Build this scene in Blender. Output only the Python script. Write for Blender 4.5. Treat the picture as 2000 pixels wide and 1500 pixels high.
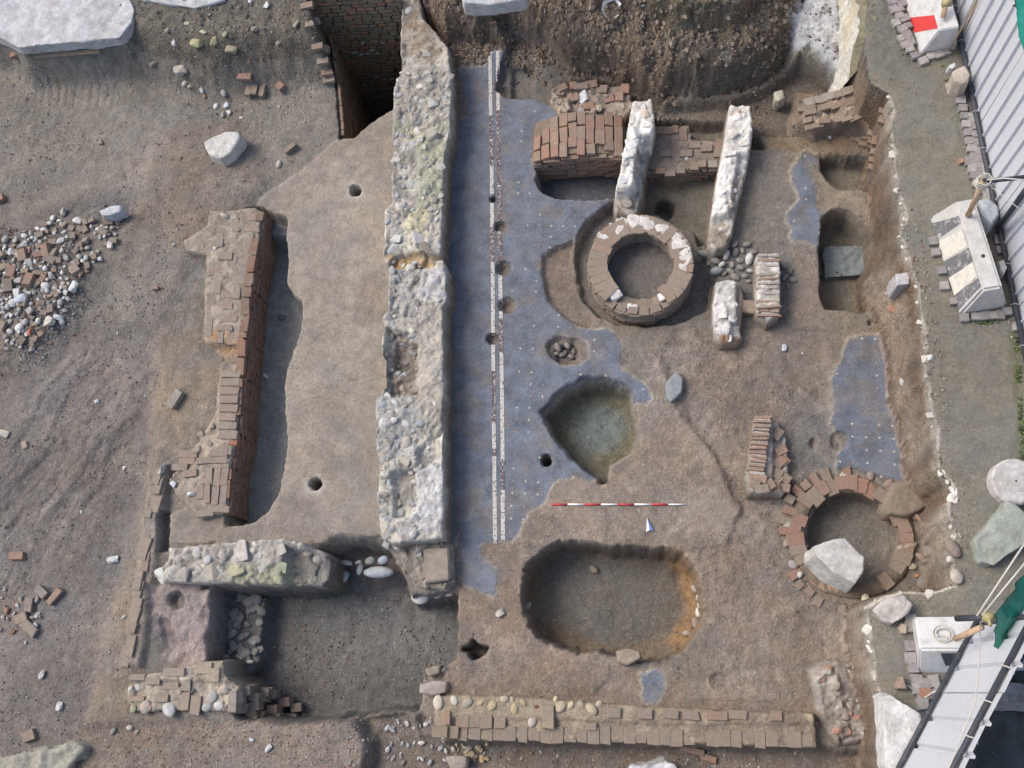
import bpy, bmesh, math, random
import numpy as np
from mathutils import Vector, Matrix, Quaternion, Euler

for o in list(bpy.data.objects): bpy.data.objects.remove(o)
SC = bpy.context.scene
COL = SC.collection
R = math.radians
random.seed(7); rng = np.random.default_rng(7)

# ------------------------------------------------------------------ camera
FPX, CAMH = 2000.0, 11.9
_d = Vector((250, -600, -FPX)).normalized()          # where straight down lies in the picture
CQ = _d.rotation_difference(Vector((0, 0, -1)))
cam = bpy.data.cameras.new('Camera'); cam_o = bpy.data.objects.new('Camera', cam); COL.objects.link(cam_o)
cam.sensor_width = 36; cam.lens = 36 * FPX / 2000; cam.clip_end = 3000
cam_o.location = (0, 0, CAMH); cam_o.rotation_mode = 'QUATERNION'; cam_o.rotation_quaternion = CQ
SC.camera = cam_o
# ------------------------------------------------------------------ light
SUN_AZ, SUN_EL = R(160), R(50)       # light arrives from the west, a little north
w = bpy.data.worlds.new('World'); SC.world = w; w.use_nodes = True
nt = w.node_tree; nt.nodes.clear()
sky = nt.nodes.new('ShaderNodeTexSky'); sky.sky_type = 'NISHITA'; sky.sun_disc = False
sky.sun_elevation = SUN_EL; sky.sun_rotation = R(90) - SUN_AZ; sky.air_density = 1.0; sky.dust_density = 3.5
bg = nt.nodes.new('ShaderNodeBackground'); bg.inputs[1].default_value = 0.105
wo = nt.nodes.new('ShaderNodeOutputWorld')
nt.links.new(sky.outputs[0], bg.inputs[0]); nt.links.new(bg.outputs[0], wo.inputs[0])
sun = bpy.data.lights.new('Sun', 'SUN'); sun.energy = 1.2; sun.angle = R(28); sun.color = (1.0, 0.94, 0.85)
sun_o = bpy.data.objects.new('Sun', sun); COL.objects.link(sun_o)
sd_ = Vector((math.cos(SUN_EL) * math.cos(SUN_AZ), math.cos(SUN_EL) * math.sin(SUN_AZ), math.sin(SUN_EL)))
sun_o.rotation_euler = (-sd_).to_track_quat('-Z', 'Y').to_euler(); sun_o.location = (0, 0, 30)
SC.view_settings.view_transform = 'Standard'; SC.view_settings.look = 'None'
SC.view_settings.gamma = 1; SC.view_settings.use_curve_mapping = False
SC.view_settings.exposure = 0.88
SC.render.resolution_x = 1024; SC.render.resolution_y = 768

# ------------------------------------------------------------------ helpers
def W(px, py, z=0.0):
    r = CQ @ Vector((px - 1000, 750 - py, -FPX)); t = (z - CAMH) / r.z
    return (r.x * t, r.y * t)
def W3(px, py, z=0.0):
    x, y = W(px, py, z); return Vector((x, y, z))

_T = rng.random((256, 256))
def vnoise(x, y, seed=0):
    x = x + seed * 17.31; y = y + seed * 9.77
    xi = np.floor(x).astype(np.int64); yi = np.floor(y).astype(np.int64)
    fx = x - xi; fy = y - yi
    fx = fx * fx * (3 - 2 * fx); fy = fy * fy * (3 - 2 * fy)
    a = _T[xi & 255, yi & 255]; b = _T[(xi + 1) & 255, yi & 255]
    c = _T[xi & 255, (yi + 1) & 255]; d = _T[(xi + 1) & 255, (yi + 1) & 255]
    return (a * (1 - fx) + b * fx) * (1 - fy) + (c * (1 - fx) + d * fx) * fy
def fbm(x, y, f=1.0, o=4, seed=0, gain=0.5):
    s = 0; a = 1; n = 0
    for i in range(o):
        s = s + a * (vnoise(x * f, y * f, seed + i * 3) - 0.5); n += a; a *= gain; f *= 2.03
    return s / n * 2
def worley(x, y, f, seed=0, tilt=False):
    """distance to nearest and second nearest cell point, id of the nearest"""
    x = x * f + seed * 5.3; y = y * f + seed * 3.7
    xi = np.floor(x).astype(np.int64); yi = np.floor(y).astype(np.int64)
    d1 = np.full(x.shape, 9.0); d2 = np.full(x.shape, 9.0); cid = np.zeros(x.shape); tx = np.zeros(x.shape); ty = np.zeros(x.shape)
    for i in (-1, 0, 1):
        for j in (-1, 0, 1):
            cx = xi + i; cy = yi + j
            px = cx + _T[cx & 255, cy & 255]; py = cy + _T[(cx + 91) & 255, (cy + 37) & 255]
            d = np.hypot(x - px, y - py); h = _T[(cx + 13) & 255, (cy + 171) & 255]
            n = d < d1
            if tilt:
                ga = 6.283 * _T[(cx + 47) & 255, (cy + 29) & 255]; tx = np.where(n, (x - px) * np.cos(ga) + (y - py) * np.sin(ga), tx)
            d2 = np.where(n, d1, np.minimum(d2, d)); cid = np.where(n, h, cid); d1 = np.where(n, d, d1)
    return (d1, d2, cid, tx) if tilt else (d1, d2, cid)
def sm(t): t = np.clip(t, 0, 1); return t * t * (3 - 2 * t)
def sdf(P, X, Y):
    P = np.asarray(P, float); n = len(P)
    d = np.full(X.shape, 1e9); ins = np.zeros(X.shape, bool)
    for i in range(n):
        ax, ay = P[i]; bx, by = P[(i + 1) % n]
        ex, ey = bx - ax, by - ay; L = ex * ex + ey * ey + 1e-12
        t = np.clip(((X - ax) * ex + (Y - ay) * ey) / L, 0, 1)
        d = np.minimum(d, (X - ax - t * ex) ** 2 + (Y - ay - t * ey) ** 2)
        if ay != by:
            c = (ay > Y) != (by > Y)
            ins ^= c & (X < (bx - ax) * (Y - ay) / (by - ay) + ax)
    d = np.sqrt(d); return np.where(ins, -d, d)
def circ(cx, cy, rx, ry=None, n=20, a0=0):
    ry = ry or rx
    return [(cx + rx * math.cos(a0 + 2 * math.pi * i / n), cy + ry * math.sin(a0 + 2 * math.pi * i / n)) for i in range(n)]

# ------------------------------------------------------------------ node materials
MATS = {}
class NB:
    def __init__(s, name):
        s.m = bpy.data.materials.new(name); s.m.use_nodes = True; s.t = s.m.node_tree; s.t.nodes.clear()
        s.o = s.n('ShaderNodeOutputMaterial'); s.b = s.n('ShaderNodeBsdfPrincipled')
        s.l(s.b.outputs[0], s.o.inputs[0]); MATS[name] = s.m
        s.pos = s.n('ShaderNodeNewGeometry').outputs['Position']
    def n(s, t, **k):
        x = s.t.nodes.new(t)
        for a, b in k.items(): setattr(x, a, b)
        return x
    def l(s, a, b): s.t.links.new(a, b)
    def noise(s, scale, det=4, rough=0.6, vec=None):
        x = s.n('ShaderNodeTexNoise'); x.inputs['Scale'].default_value = scale
        x.inputs['Detail'].default_value = det; x.inputs['Roughness'].default_value = rough
        s.l(vec or s.pos, x.inputs['Vector']); return x.outputs['Fac']
    def vor(s, scale, feat='F1', vec=None):
        x = s.n('ShaderNodeTexVoronoi', feature=feat); x.inputs['Scale'].default_value = scale
        s.l(vec or s.pos, x.inputs['Vector']); return x
    def rng(s, v, a, b, c=0.0, d=1.0):
        x = s.n('ShaderNodeMapRange'); s.l(v, x.inputs[0])
        for i, q in enumerate((a, b, c, d)): x.inputs[i + 1].default_value = q
        return x.outputs[0]
    def mul(s, a, b):
        x = s.n('ShaderNodeMath', operation='MULTIPLY'); s.l(a, x.inputs[0])
        if isinstance(b, (int, float)): x.inputs[1].default_value = b
        else: s.l(b, x.inputs[1])
        return x.outputs[0]
    def add(s, a, b):
        x = s.n('ShaderNodeMath', operation='ADD'); s.l(a, x.inputs[0])
        if isinstance(b, (int, float)): x.inputs[1].default_value = b
        else: s.l(b, x.inputs[1])
        return x.outputs[0]
    def mix(s, fac, a, b, bt='MIX'):
        x = s.n('ShaderNodeMix', data_type='RGBA', blend_type=bt)
        if isinstance(fac, (int, float)): x.inputs[0].default_value = fac
        else: s.l(fac, x.inputs[0])
        for q, i in ((a, 6), (b, 7)):
            if isinstance(q, tuple): x.inputs[i].default_value = q + (1,)
            else: s.l(q, x.inputs[i])
        return x.outputs[2]
    def gain(s, col, f):         # colour times a grey factor
        x = s.n('ShaderNodeVectorMath', operation='SCALE'); s.l(col, x.inputs[0]); s.l(f, x.inputs['Scale']); return x.outputs[0]
    def bump(s, h, dist, st=1.0, nrm=None):
        x = s.n('ShaderNodeBump'); x.inputs['Strength'].default_value = st; x.inputs['Distance'].default_value = dist
        s.l(h, x.inputs['Height'])
        if nrm: s.l(nrm, x.inputs['Normal'])
        return x.outputs[0]
    def fin(s, col, rough, nrm=None, spec=0.3, metal=0):
        if isinstance(col, tuple): s.b.inputs['Base Color'].default_value = col + (1,)
        else: s.l(col, s.b.inputs['Base Color'])
        if isinstance(rough, (int, float)): s.b.inputs['Roughness'].default_value = rough
        else: s.l(rough, s.b.inputs['Roughness'])
        s.b.inputs['Specular IOR Level'].default_value = spec; s.b.inputs['Metallic'].default_value = metal
        if nrm: s.l(nrm, s.b.inputs['Normal'])
        return s.m
    def attr(s, name='col'):
        x = s.n('ShaderNodeAttribute'); x.attribute_name = name; return x.outputs['Color']
    def ocol(s):
        x = s.n('ShaderNodeObjectInfo'); return x.outputs['Color'], x.outputs['Random']

def mk_earth(name, spk=0.5, red=0.5, bump=0.012, contrast=0.3):
    b = NB(name); c = b.attr()
    g = b.noise(7, 6, 0.65); c = b.gain(c, b.rng(g, 0.25, 0.75, 1 - contrast, 1 + contrast))
    g2 = b.noise(70, 4, 0.7); c = b.gain(c, b.rng(g2, 0.25, 0.75, 0.58, 1.42)); g3 = b.noise(23, 6, 0.75); c = b.gain(c, b.rng(g3, 0.25, 0.75, 0.72, 1.28))
    cl = b.noise(2.6, 3, 0.6); c = b.mix(b.rng(cl, 0.42, 0.68, 0, 0.35), c, (0.16, 0.165, 0.165))
    v = b.vor(34); vc = b.n('ShaderNodeSeparateColor'); b.l(v.outputs['Color'], vc.inputs[0])
    msk = b.mul(b.rng(v.outputs['Distance'], 0.25, 0.36, 1, 0), b.rng(vc.outputs[0], 0.88, 0.90, 0, spk * 0.8))
    c = b.mix(msk, c, (0.45, 0.43, 0.40))
    msk2 = b.mul(b.rng(v.outputs['Distance'], 0.3, 0.42, 1, 0), b.rng(vc.outputs[0], 0.06, 0.04, 0, red))
    c = b.mix(msk2, c, (0.30, 0.12, 0.07))
    v3 = b.vor(13); vd = b.n('ShaderNodeSeparateColor'); b.l(v3.outputs['Color'], vd.inputs[0])
    m3 = b.mul(b.rng(v3.outputs['Distance'], 0.1, 0.22, 1, 0), b.rng(vd.outputs[1], 0.86, 0.9, 0, spk * .8)); c = b.mix(m3, c, (0.33, 0.31, 0.285))
    c = b.mix(b.mul(b.rng(b.noise(4.5, 7, 0.78), 0.56, 0.66, 0, 1), 0.28), c, (0.11, 0.098, 0.085))
    h = b.add(b.mul(b.noise(28, 8, 0.7), 1.0), b.mul(v.outputs['Distance'], -0.25))
    return b.fin(c, 0.95, b.bump(h, bump * 2.2, 0.9), 0.2)
mk_earth('earth'); mk_earth('floor_mortar', 0.35, 0.15, 0.005, 0.26); mk_earth('path', 0.15, 0.05, 0.005, 0.24)
mk_earth('bank', 0.5, 0.5, 0.03, 0.4)

b = NB('mosaic'); c = b.attr()
v = b.vor(95); vs = b.n('ShaderNodeSeparateColor'); b.l(v.outputs['Color'], vs.inputs[0])
c = b.gain(c, b.rng(vs.outputs[0], 0, 1, 0.72, 1.28)); c = b.gain(c, b.rng(b.noise(5, 5, 0.6), 0.25, 0.75, 0.56, 1.42))
c = b.mix(b.rng(b.noise(3.3, 7, 0.75), 0.48, 0.7, 0, 0.6), c, (0.15, 0.128, 0.115)); c = b.mix(b.rng(b.noise(1.3, 5, 0.7), 0.5, 0.65, 0, 0.3), c, (0.17, 0.175, 0.2))
c = b.mix(b.rng(b.noise(17, 4, 0.7), 0.6, 0.8, 0, 0.35), c, (0.06, 0.06, 0.075))
b.fin(c, b.rng(b.noise(9, 3), 0.3, 0.7, 0.55, 0.8), b.bump(b.add(b.mul(v.outputs['Distance'], -0.5), b.noise(40, 3)), 0.004, 0.7), 0.4)

b = NB('tessera'); c = b.attr(); c = b.gain(c, b.rng(b.noise(60, 3), 0.2, 0.8, 0.75, 1.2)); b.fin(c, 0.7)

b = NB('masonry'); c = b.attr()
c = b.gain(c, b.rng(b.noise(9, 6, 0.7), 0.25, 0.75, 0.7, 1.3)); c = b.gain(c, b.rng(b.noise(60, 5, 0.75), 0.25, 0.75, 0.65, 1.35))
v = b.vor(38); vc = b.n('ShaderNodeSeparateColor'); b.l(v.outputs['Color'], vc.inputs[0])
c = b.mix(b.mul(b.rng(v.outputs['Distance'], 0.3, 0.4, 1, 0), b.rng(vc.outputs[0], 0.82, 0.84, 0, 0.5)), c, (0.22, 0.2, 0.185))
b.fin(c, 0.92, b.bump(b.add(b.noise(22, 8, 0.72), b.mul(v.outputs['Distance'], -0.2)), 0.03, 0.9), 0.2)

b = NB('stone'); c, r = b.ocol()
c = b.gain(c, b.rng(b.noise(16, 5, 0.65), 0.25, 0.75, 0.72, 1.25)); c = b.mix(b.rng(b.noise(9, 5, 0.7), 0.5, 0.75, 0, 0.45), c, (0.24, 0.2, 0.165))
b.fin(c, 0.85, b.bump(b.noise(40, 6, 0.7), 0.01, 0.6), 0.25)

b = NB('brick'); c, r = b.ocol()
c = b.gain(c, b.rng(b.noise(24, 5, 0.7), 0.25, 0.75, 0.7, 1.3)); c = b.mix(b.rng(b.noise(7, 6, 0.7), 0.34, 0.66, 0.1, 0.75), c, (0.245, 0.2, 0.163))
c = b.mix(b.rng(b.noise(33, 4, 0.7), 0.66, 0.72, 0, 0.5), c, (0.38, 0.35, 0.31))
b.fin(c, 0.92, b.bump(b.noise(50, 6, 0.7), 0.012, 0.7), 0.2)

b = NB('concrete'); c, r = b.ocol()
c = b.gain(c, b.rng(b.noise(6, 7, 0.7), 0.25, 0.75, 0.78, 1.18)); c = b.gain(c, b.rng(b.noise(55, 4, 0.7), 0.25, 0.75, 0.85, 1.12))
c = b.mix(b.rng(b.noise(4, 7, 0.75), 0.56, 0.74, 0, 0.45), c, (0.33, 0.27, 0.22))
b.fin(c, 0.85, b.bump(b.noise(45, 7, 0.7), 0.008, 0.6), 0.25)

def mk_paint(name, col, wear, wear_col, rough=0.6, wf=12, lo=0.52, hi=0.62):
    b = NB(name)
    c = b.mix(b.mul(b.rng(b.noise(wf, 8, 0.75), lo, hi, 0, 1), wear), col, wear_col)
    c = b.gain(c, b.rng(b.noise(30, 4), 0.2, 0.8, 0.9, 1.08))
    b.fin(c, rough, b.bump(b.noise(40, 5), 0.004, 0.4), 0.3)
mk_paint('paint_white', (0.62, 0.62, 0.62), 0.6, (0.4, 0.37, 0.33), wf=7, lo=.5, hi=.66)
mk_paint('paint_red', (0.62, 0.06, 0.055), 0.3, (0.7, 0.5, 0.47), lo=0.6, hi=0.7)
mk_paint('paint_grey', (0.16, 0.16, 0.17), 0.9, (0.5, 0.5, 0.49))
mk_paint('paint_cream', (0.68, 0.65, 0.58), 0.6, (0.42, 0.41, 0.4))
mk_paint('paint_rust', (0.62, 0.38, 0.2), 0.6, (0.6, 0.55, 0.48))
mk_paint('sheet_white', (0.56, 0.58, 0.63), 0.5, (0.5, 0.49, 0.48), 0.45, 5, 0.5, 0.8)
mk_paint('pipe_dark', (0.045, 0.05, 0.062), 0.6, (0.1, 0.1, 0.11), 0.5)
mk_paint('pipe_rusty', (0.5, 0.36, 0.24), 0.5, (0.25, 0.14, 0.09), 0.7)
mk_paint('brass', (0.35, 0.3, 0.16), 0.5, (0.12, 0.11, 0.09), 0.4)
mk_paint('rope', (0.55, 0.53, 0.48), 0.3, (0.4, 0.38, 0.33), 0.9)
mk_paint('rod_red', (0.55, 0.05, 0.06), 0.1, (0.4, 0.1, 0.1), 0.5)
mk_paint('rod_white', (0.85, 0.85, 0.85), 0.1, (0.6, 0.6, 0.6), 0.5)
mk_paint('arrow_blue', (0.12, 0.18, 0.4), 0.1, (0.2, 0.2, 0.3), 0.5)
mk_paint('wood', (0.3, 0.23, 0.17), 0.5, (0.2, 0.15, 0.11), 0.85)
b = NB('net_green'); b.fin(b.mix(b.noise(11, 5), (0.0, 0.13, 0.095), (0.02, 0.27, 0.2)), 0.38, b.bump(b.noise(14, 4), 0.02, 0.5), 0.5)
b = NB('lime'); c, r = b.ocol()
c = b.gain(c, b.rng(b.noise(14, 7, 0.7), 0.25, 0.75, 0.7, 1.2)); c = b.mix(b.rng(b.noise(5, 7, 0.75), 0.44, 0.68, 0, 0.62), c, (0.27, 0.24, 0.2)); c = b.mix(b.rng(b.noise(19, 5, 0.7), 0.6, 0.7, 0, 0.4), c, (0.2, 0.18, 0.15))
b.fin(c, 0.9, b.bump(b.noise(30, 8, 0.7), 0.02, 0.8), 0.2)

# ------------------------------------------------------------------ scene objects
def tag(o, label=None, cat=None, group=None, kind=None):
    if label: o['label'] = label
    if cat: o['category'] = cat
    if group: o['group'] = group
    if kind: o['kind'] = kind
    return o
def thing(name, label, cat, loc, group=None):
    o = bpy.data.objects.new(name, None); COL.objects.link(o); o.location = loc; o.empty_display_size = 0.1
    return tag(o, label, cat, group)
def link(name, me, mat, parent=None, color=None):
    o = bpy.data.objects.new(name, me); COL.objects.link(o)
    if mat and not me.materials: me.materials.append(MATS[mat])
    if color: o.color = tuple(color) + (1,)
    if parent: o.parent = parent
    return o
def off(parent):                     # world offset of a part's parents
    v = Vector((0, 0, 0))
    while parent: v += parent.location; parent = parent.parent
    return v
def wlink(name, me, mat, parent=None, color=None):   # mesh made in world coordinates
    o = link(name, me, mat, parent, color); o.location = -off(parent); return o
def pymesh(name, V, F, smooth=False, cols=None):
    me = bpy.data.meshes.new(name); me.from_pydata([tuple(v) for v in V], [], F); me.update()
    if smooth: me.polygons.foreach_set('use_smooth', [True] * len(me.polygons))
    if cols is not None:
        a = me.color_attributes.new('col', 'FLOAT_COLOR', 'POINT')
        c = np.ones((len(V), 4), np.float32); c[:, :3] = cols; a.data.foreach_set('color', c.ravel())
    return me
def gridmesh(name, X, Y, Z, keep, C=None):
    """mesh from a height grid, only the faces in keep"""
    ny, nx = X.shape; idx = np.arange(nx * ny).reshape(ny, nx)
    q = np.stack([idx[:-1, :-1], idx[:-1, 1:], idx[1:, 1:], idx[1:, :-1]], -1)[keep].reshape(-1, 4)
    used = np.unique(q); mp = np.zeros(nx * ny, np.int64); mp[used] = np.arange(len(used)); q = mp[q]
    me = bpy.data.meshes.new(name); nf = len(q)
    co = np.stack([X.ravel()[used], Y.ravel()[used], Z.ravel()[used]], -1).astype(np.float32)
    me.vertices.add(len(used)); me.vertices.foreach_set('co', co.ravel())
    me.loops.add(nf * 4); me.loops.foreach_set('vertex_index', q.ravel().astype(np.int32))
    me.polygons.add(nf); me.polygons.foreach_set('loop_start', np.arange(0, nf * 4, 4, dtype=np.int32))
    me.polygons.foreach_set('loop_total', np.full(nf, 4, np.int32))
    me.polygons.foreach_set('use_smooth', np.ones(nf, bool)); me.update(calc_edges=True)
    if C is not None:
        a = me.color_attributes.new('col', 'FLOAT_COLOR', 'POINT')
        c = np.ones((len(used), 4), np.float32); c[:, :3] = C.reshape(-1, 3)[used]; a.data.foreach_set('color', c.ravel())
    return me
# ------------------------------------------------------------------ terrain: one height sheet, split into the grounds it is made of
cs = [W(px, py, z) for px in (-20, 2020) for py in (-20, 1520) for z in (0, 1)]
vx0, vx1 = min(c[0] for c in cs), max(c[0] for c in cs); vy0, vy1 = min(c[1] for c in cs), max(c[1] for c in cs)
ST = 0.02
def axis(a, b): return np.concatenate([np.arange(a - 2.4, a, 0.12), np.arange(a, b, ST), np.arange(b, b + 2.4, 0.12)])
xs, ys = axis(vx0, vx1), axis(vy0, vy1)
X, Y = np.meshgrid(xs, ys)
WX = 0.028 * fbm(X, Y, 5, 3, 1) + 0.012 * fbm(X, Y, 22, 2, 5)
WY = 0.028 * fbm(X, Y, 5, 3, 11) + 0.012 * fbm(X, Y, 22, 2, 15)
Z = np.full(X.shape, 0.06); ZONE = np.zeros(X.shape, np.int8); AMP = np.full(X.shape, 0.016)
C = np.zeros(X.shape + (3,)); RIM = np.zeros(X.shape)
SPOIL = (0.208, 0.188, 0.160); EARTH = (0.212, 0.180, 0.145); REDD = (0.262, 0.212, 0.170); CREAM = (0.292, 0.250, 0.205)
MOIST = (0.155, 0.135, 0.115); WALK = (0.182, 0.170, 0.138); SECT = (0.215, 0.15, 0.105); BANK = (0.23, 0.172, 0.122)
LIME = (0.56, 0.51, 0.44); MOSA = (0.122, 0.139, 0.174); GREEN = (0.13, 0.14, 0.075); BLUEG = (0.155, 0.165, 0.165)
C[:] = SPOIL
GROUND, INNER, MOS, FLO, PATH, BNK = 0, 1, 2, 3, 4, 5

def lay(poly, zp=0.0, z=None, w=0.05, zone=None, col=None, cw=0.06, warp=1.0, rim=0.0, amp=None, dz=None, world=False, op=None):
    P = poly if world else [W(p[0], p[1], zp) for p in poly]
    m = max(w, cw, 0.1) + 0.12
    px = [p[0] for p in P]; py = [p[1] for p in P]
    i0, i1 = np.searchsorted(xs, [min(px) - m, max(px) + m]); j0, j1 = np.searchsorted(ys, [min(py) - m, max(py) + m])
    s_ = (slice(j0, j1), slice(i0, i1))
    if i1 <= i0 or j1 <= j0: return
    sd = sdf(P, X[s_] + warp * WX[s_], Y[s_] + warp * WY[s_])
    s = sm(0.5 - sd / w)
    if z is not None:
        t = Z[s_] * (1 - s) + z * s
        Z[s_] = np.maximum(t, Z[s_]) if op == 'max' else np.minimum(t, Z[s_]) if op == 'min' else t
    if dz is not None: Z[s_] += dz * s
    if col is not None:
        k = sm(0.5 - sd / cw)[..., None]; C[s_] = C[s_] * (1 - k) + np.array(col) * k
    if amp is not None: AMP[s_] = AMP[s_] * (1 - s) + amp * s
    if zone is not None: ZONE[s_][sd < 0] = zone
    if rim: RIM[s_] = np.maximum(RIM[s_] * np.where(sd < -0.03, 0, 1) if zone is not None else RIM[s_], rim * np.exp(-((sd - 0.008) / 0.017) ** 2))
    return s_, sd

# --- left: trampled spoil ground, tracks, runnels
PX = lambda a, zp=0.2: [W(x, y, zp) for x, y in a]
lay([(-200, 560), (60, 640), (300, 640), (340, 900), (250, 1260), (120, 1520), (-200, 1520)], 0.2, dz=-0.05, w=0.5, col=(0.19, 0.165, 0.15), cw=0.6)
u = (X * 0.55 + Y * 0.83); v_ = (X * 0.83 - Y * 0.55)
m1 = np.clip(-sdf(PX([(60, 660), (200, 640), (300, 720), (300, 850), (190, 1020), (110, 1180), (-60, 1240), (-60, 900)]), X, Y) / 0.35, 0, 1)
run = fbm(u * 0.45 + 0.25 * fbm(X, Y, 1.5, 2, 22), v_ * 1.4 + 0.3 * fbm(X, Y, 1.2, 3, 23), 2.0, 5, 21, 0.62)
Z += m1 * run * 0.085
C[:] = C * (1 + m1 * run * 0.25)[..., None]
m2 = np.clip(-sdf(PX([(35, 120), (235, 130), (225, 205), (35, 200)]), X, Y) / 0.12, 0, 1)
Z -= m2 * 0.012 * np.clip(np.sin(X * 2 * math.pi / 0.118) * 2 - 0.6, 0, 1)
lay([(-80, 430), (120, 340), (280, 270), (330, 300), (240, 350), (60, 440), (-80, 500)], 0.2, dz=-0.03, w=0.4, amp=0.006, col=(0.24, 0.205, 0.175), cw=0.3)
lay([(-80, 470), (90, 400), (200, 360), (262, 380), (235, 440), (60, 470), (-80, 560)], 0.2, dz=-0.06, w=0.3, col=(0.155, 0.145, 0.14), cw=0.35)
lay([(-60, 455), (80, 420), (180, 410), (235, 425), (230, 500), (150, 560), (120, 640), (40, 690), (-60, 720)], 0.2, dz=0.14, w=0.55, amp=0.03, col=(0.2, 0.17, 0.145), cw=0.3)
lay([(262, 375), (300, 250), (440, 230), (520, 330), (480, 400), (400, 430), (300, 640), (245, 620), (220, 520), (240, 440)], 0.2, dz=0.05, w=0.25, col=(0.225, 0.185, 0.15), cw=0.3)
# --- bank rising to the north-west, shaft rim
lay([(240, 85), (300, 120), (420, 150), (560, 130), (640, 120), (660, 60), (640, -260), (-200, -260), (-200, 80), (60, 90)], 0.25, z=0.72, w=0.6, amp=0.035, col=(0.20, 0.178, 0.142), cw=0.3, zone=BNK)
lay([(-200, -200), (270, -200), (268, 30), (238, 82), (150, 92), (30, 102), (-10, 70), (-200, 50)], 0.68, z=0.68, w=0.45, op='max', amp=0.012)
# --- the excavated rooms: everything inside
inner = [(870, -20), (870, 1500), (880, 1600), (1725, 1600), (1735, 1400), (1700, 1180), (1840, 1160), (1845, 980), (1790, 800), (1770, 500), (1740, 190), (1640, 160), (1500, 40), (1000, 40)]
lay(inner, 0.0, z=-0.02, w=0.1, zone=INNER, col=EARTH, cw=0.15, amp=0.012, warp=0)
# north bank
bk = [W(x, y, -0.1) for x, y in [(826, 50), (874, 97), (900, 92), (985, 92), (995, 62), (1040, 80), (1075, 105), (1105, 150), (1200, 160), (1300, 200), (1420, 195), (1490, 172), (1535, 120), (1560, 60), (1575, -20), (1590, -400), (790, -400)]]
sdb = sdf(bk, X + 2.2 * WX, Y + 2.2 * WY)
dpt = np.maximum(-sdb, 0)
prof = np.interp(dpt, [0, 0.04, 0.16, 0.28, 0.55, 0.68, 1.0, 1.6], [0, 0.12, 0.5, 0.62, 0.72, 1.05, 1.2, 1.3])
k = dpt > 0
Z = np.where(k, -0.06 + prof, Z); ZONE[k] = BNK
kk = sm(0.5 - sdb / 0.12)[..., None]
strat = fbm(X * 0.5, Z * 6 + Y * 0.4, 2.0, 3, 31)[..., None]
C = C * (1 - kk) + (np.array(BANK) * (1 + 0.35 * strat)) * kk
AMP = np.where(k, 0.055, AMP)
# left shoulder beside the long wall's top
lay([(800, -30), (860, 20), (905, 92), (880, 100), (820, 45), (796, 40)], 0.3, col=(0.26, 0.185, 0.13), cw=0.1)
lay([(1300, 70), (1500, 60), (1540, 110), (1440, 165), (1320, 165)], 0.4, col=(0.15, 0.132, 0.112), cw=0.4)
lay([(1480, -60), (1560, -60), (1550, 60), (1490, 50)], 1.0, col=(0.17, 0.155, 0.09), cw=0.15)
lay([(1250, -30), (1540, -30), (1530, 20), (1260, 25)], 1.2, col=(0.185, 0.16, 0.115), cw=0.15)
# plastered foot beside the white wall
lay([(1540, 20), (1590, -30), (1660, -30), (1652, 190), (1625, 175), (1600, 130), (1560, 110)], 0.3, z=0.3, w=0.35, col=(0.50, 0.51, 0.52), cw=0.12, amp=0.07, zone=INNER, warp=2.5)
lay([(1545, 110), (1585, 100), (1640, 185), (1620, 195), (1580, 160)], 0.1, z=0.22, w=0.15, col=(0.2, 0.18, 0.14), cw=0.12, amp=0.06, warp=2)
# --- mosaic fields (z = 0, reference level)
ml = [(897, 130), (950, 128), (953, 97), (982, 95), (988, 150), (972, 160), (972, 190), (1010, 193), (1050, 195), (1078, 205), (1098, 222), (1070, 232), (1050, 238), (1045, 260), (1038, 310), (1042, 335), (1046, 352), (1056, 372), (1075, 382), (1130, 388), (1198, 386), (1196, 408), (1175, 408), (1150, 425), (1131, 450), (1125, 470), (1105, 470), (1085, 482), (1062, 500), (1048, 517), (1060, 530), (1063, 560), (1070, 585), (1085, 602), (1105, 622), (1130, 637), (1150, 640), (1180, 640), (1200, 655), (1212, 670), (1215, 690), (1210, 715), (1235, 735), (1265, 752), (1272, 775), (1262, 790), (1240, 786), (1200, 830), (1170, 925), (1165, 937), (1150, 942), (1120, 935), (1090, 940), (1074, 955), (1065, 975), (1050, 990), (1030, 1000), (1022, 1020), (1015, 1042), (1000, 1052), (985, 1056), (940, 1064), (935, 1080), (946, 1095), (966, 1110), (968, 1130), (964, 1150), (970, 1166), (955, 1168), (940, 1160), (925, 1155), (910, 1145), (905, 1125), (895, 1105), (901, 1075), (897, 1040), (890, 1062), (868, 1062), (868, 245), (888, 243), (913, 226), (910, 195), (900, 165)]
z3 = lambda a: [(1300 + x / 2.857, y / 2.857) for x, y in a]
m_ne = z3([(750, 840), (800, 828), (850, 860), (872, 910), (822, 920), (815, 960), (830, 1020), (845, 1080), (850, 1150), (865, 1200), (860, 1260), (868, 1300), (860, 1362), (830, 1378), (780, 1340), (720, 1352), (690, 1320), (700, 1270), (680, 1220), (680, 1180), (720, 1140), (742, 1090), (720, 1030), (700, 990), (690, 940), (720, 900)])
m_e = [(1657, 655), (1725, 653), (1735, 680), (1738, 740), (1735, 790), (1745, 812), (1762, 838), (1768, 870), (1778, 920), (1768, 945), (1745, 960), (1700, 930), (1665, 922), (1633, 920), (1640, 887), (1649, 876), (1640, 857), (1621, 830), (1625, 800), (1628, 760), (1625, 735), (1635, 715), (1645, 700), (1652, 675)]
z8 = lambda a: [(600 + x / 2.857, 975 + y / 2.857) for x, y in a]
m_s = z8([(1850, 970), (1900, 970), (1930, 945), (1960, 950), (1985, 985), (1995, 1040), (1980, 1120), (1920, 1150), (1870, 1130), (1855, 1100), (1870, 1060), (1860, 1020)])
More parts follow.
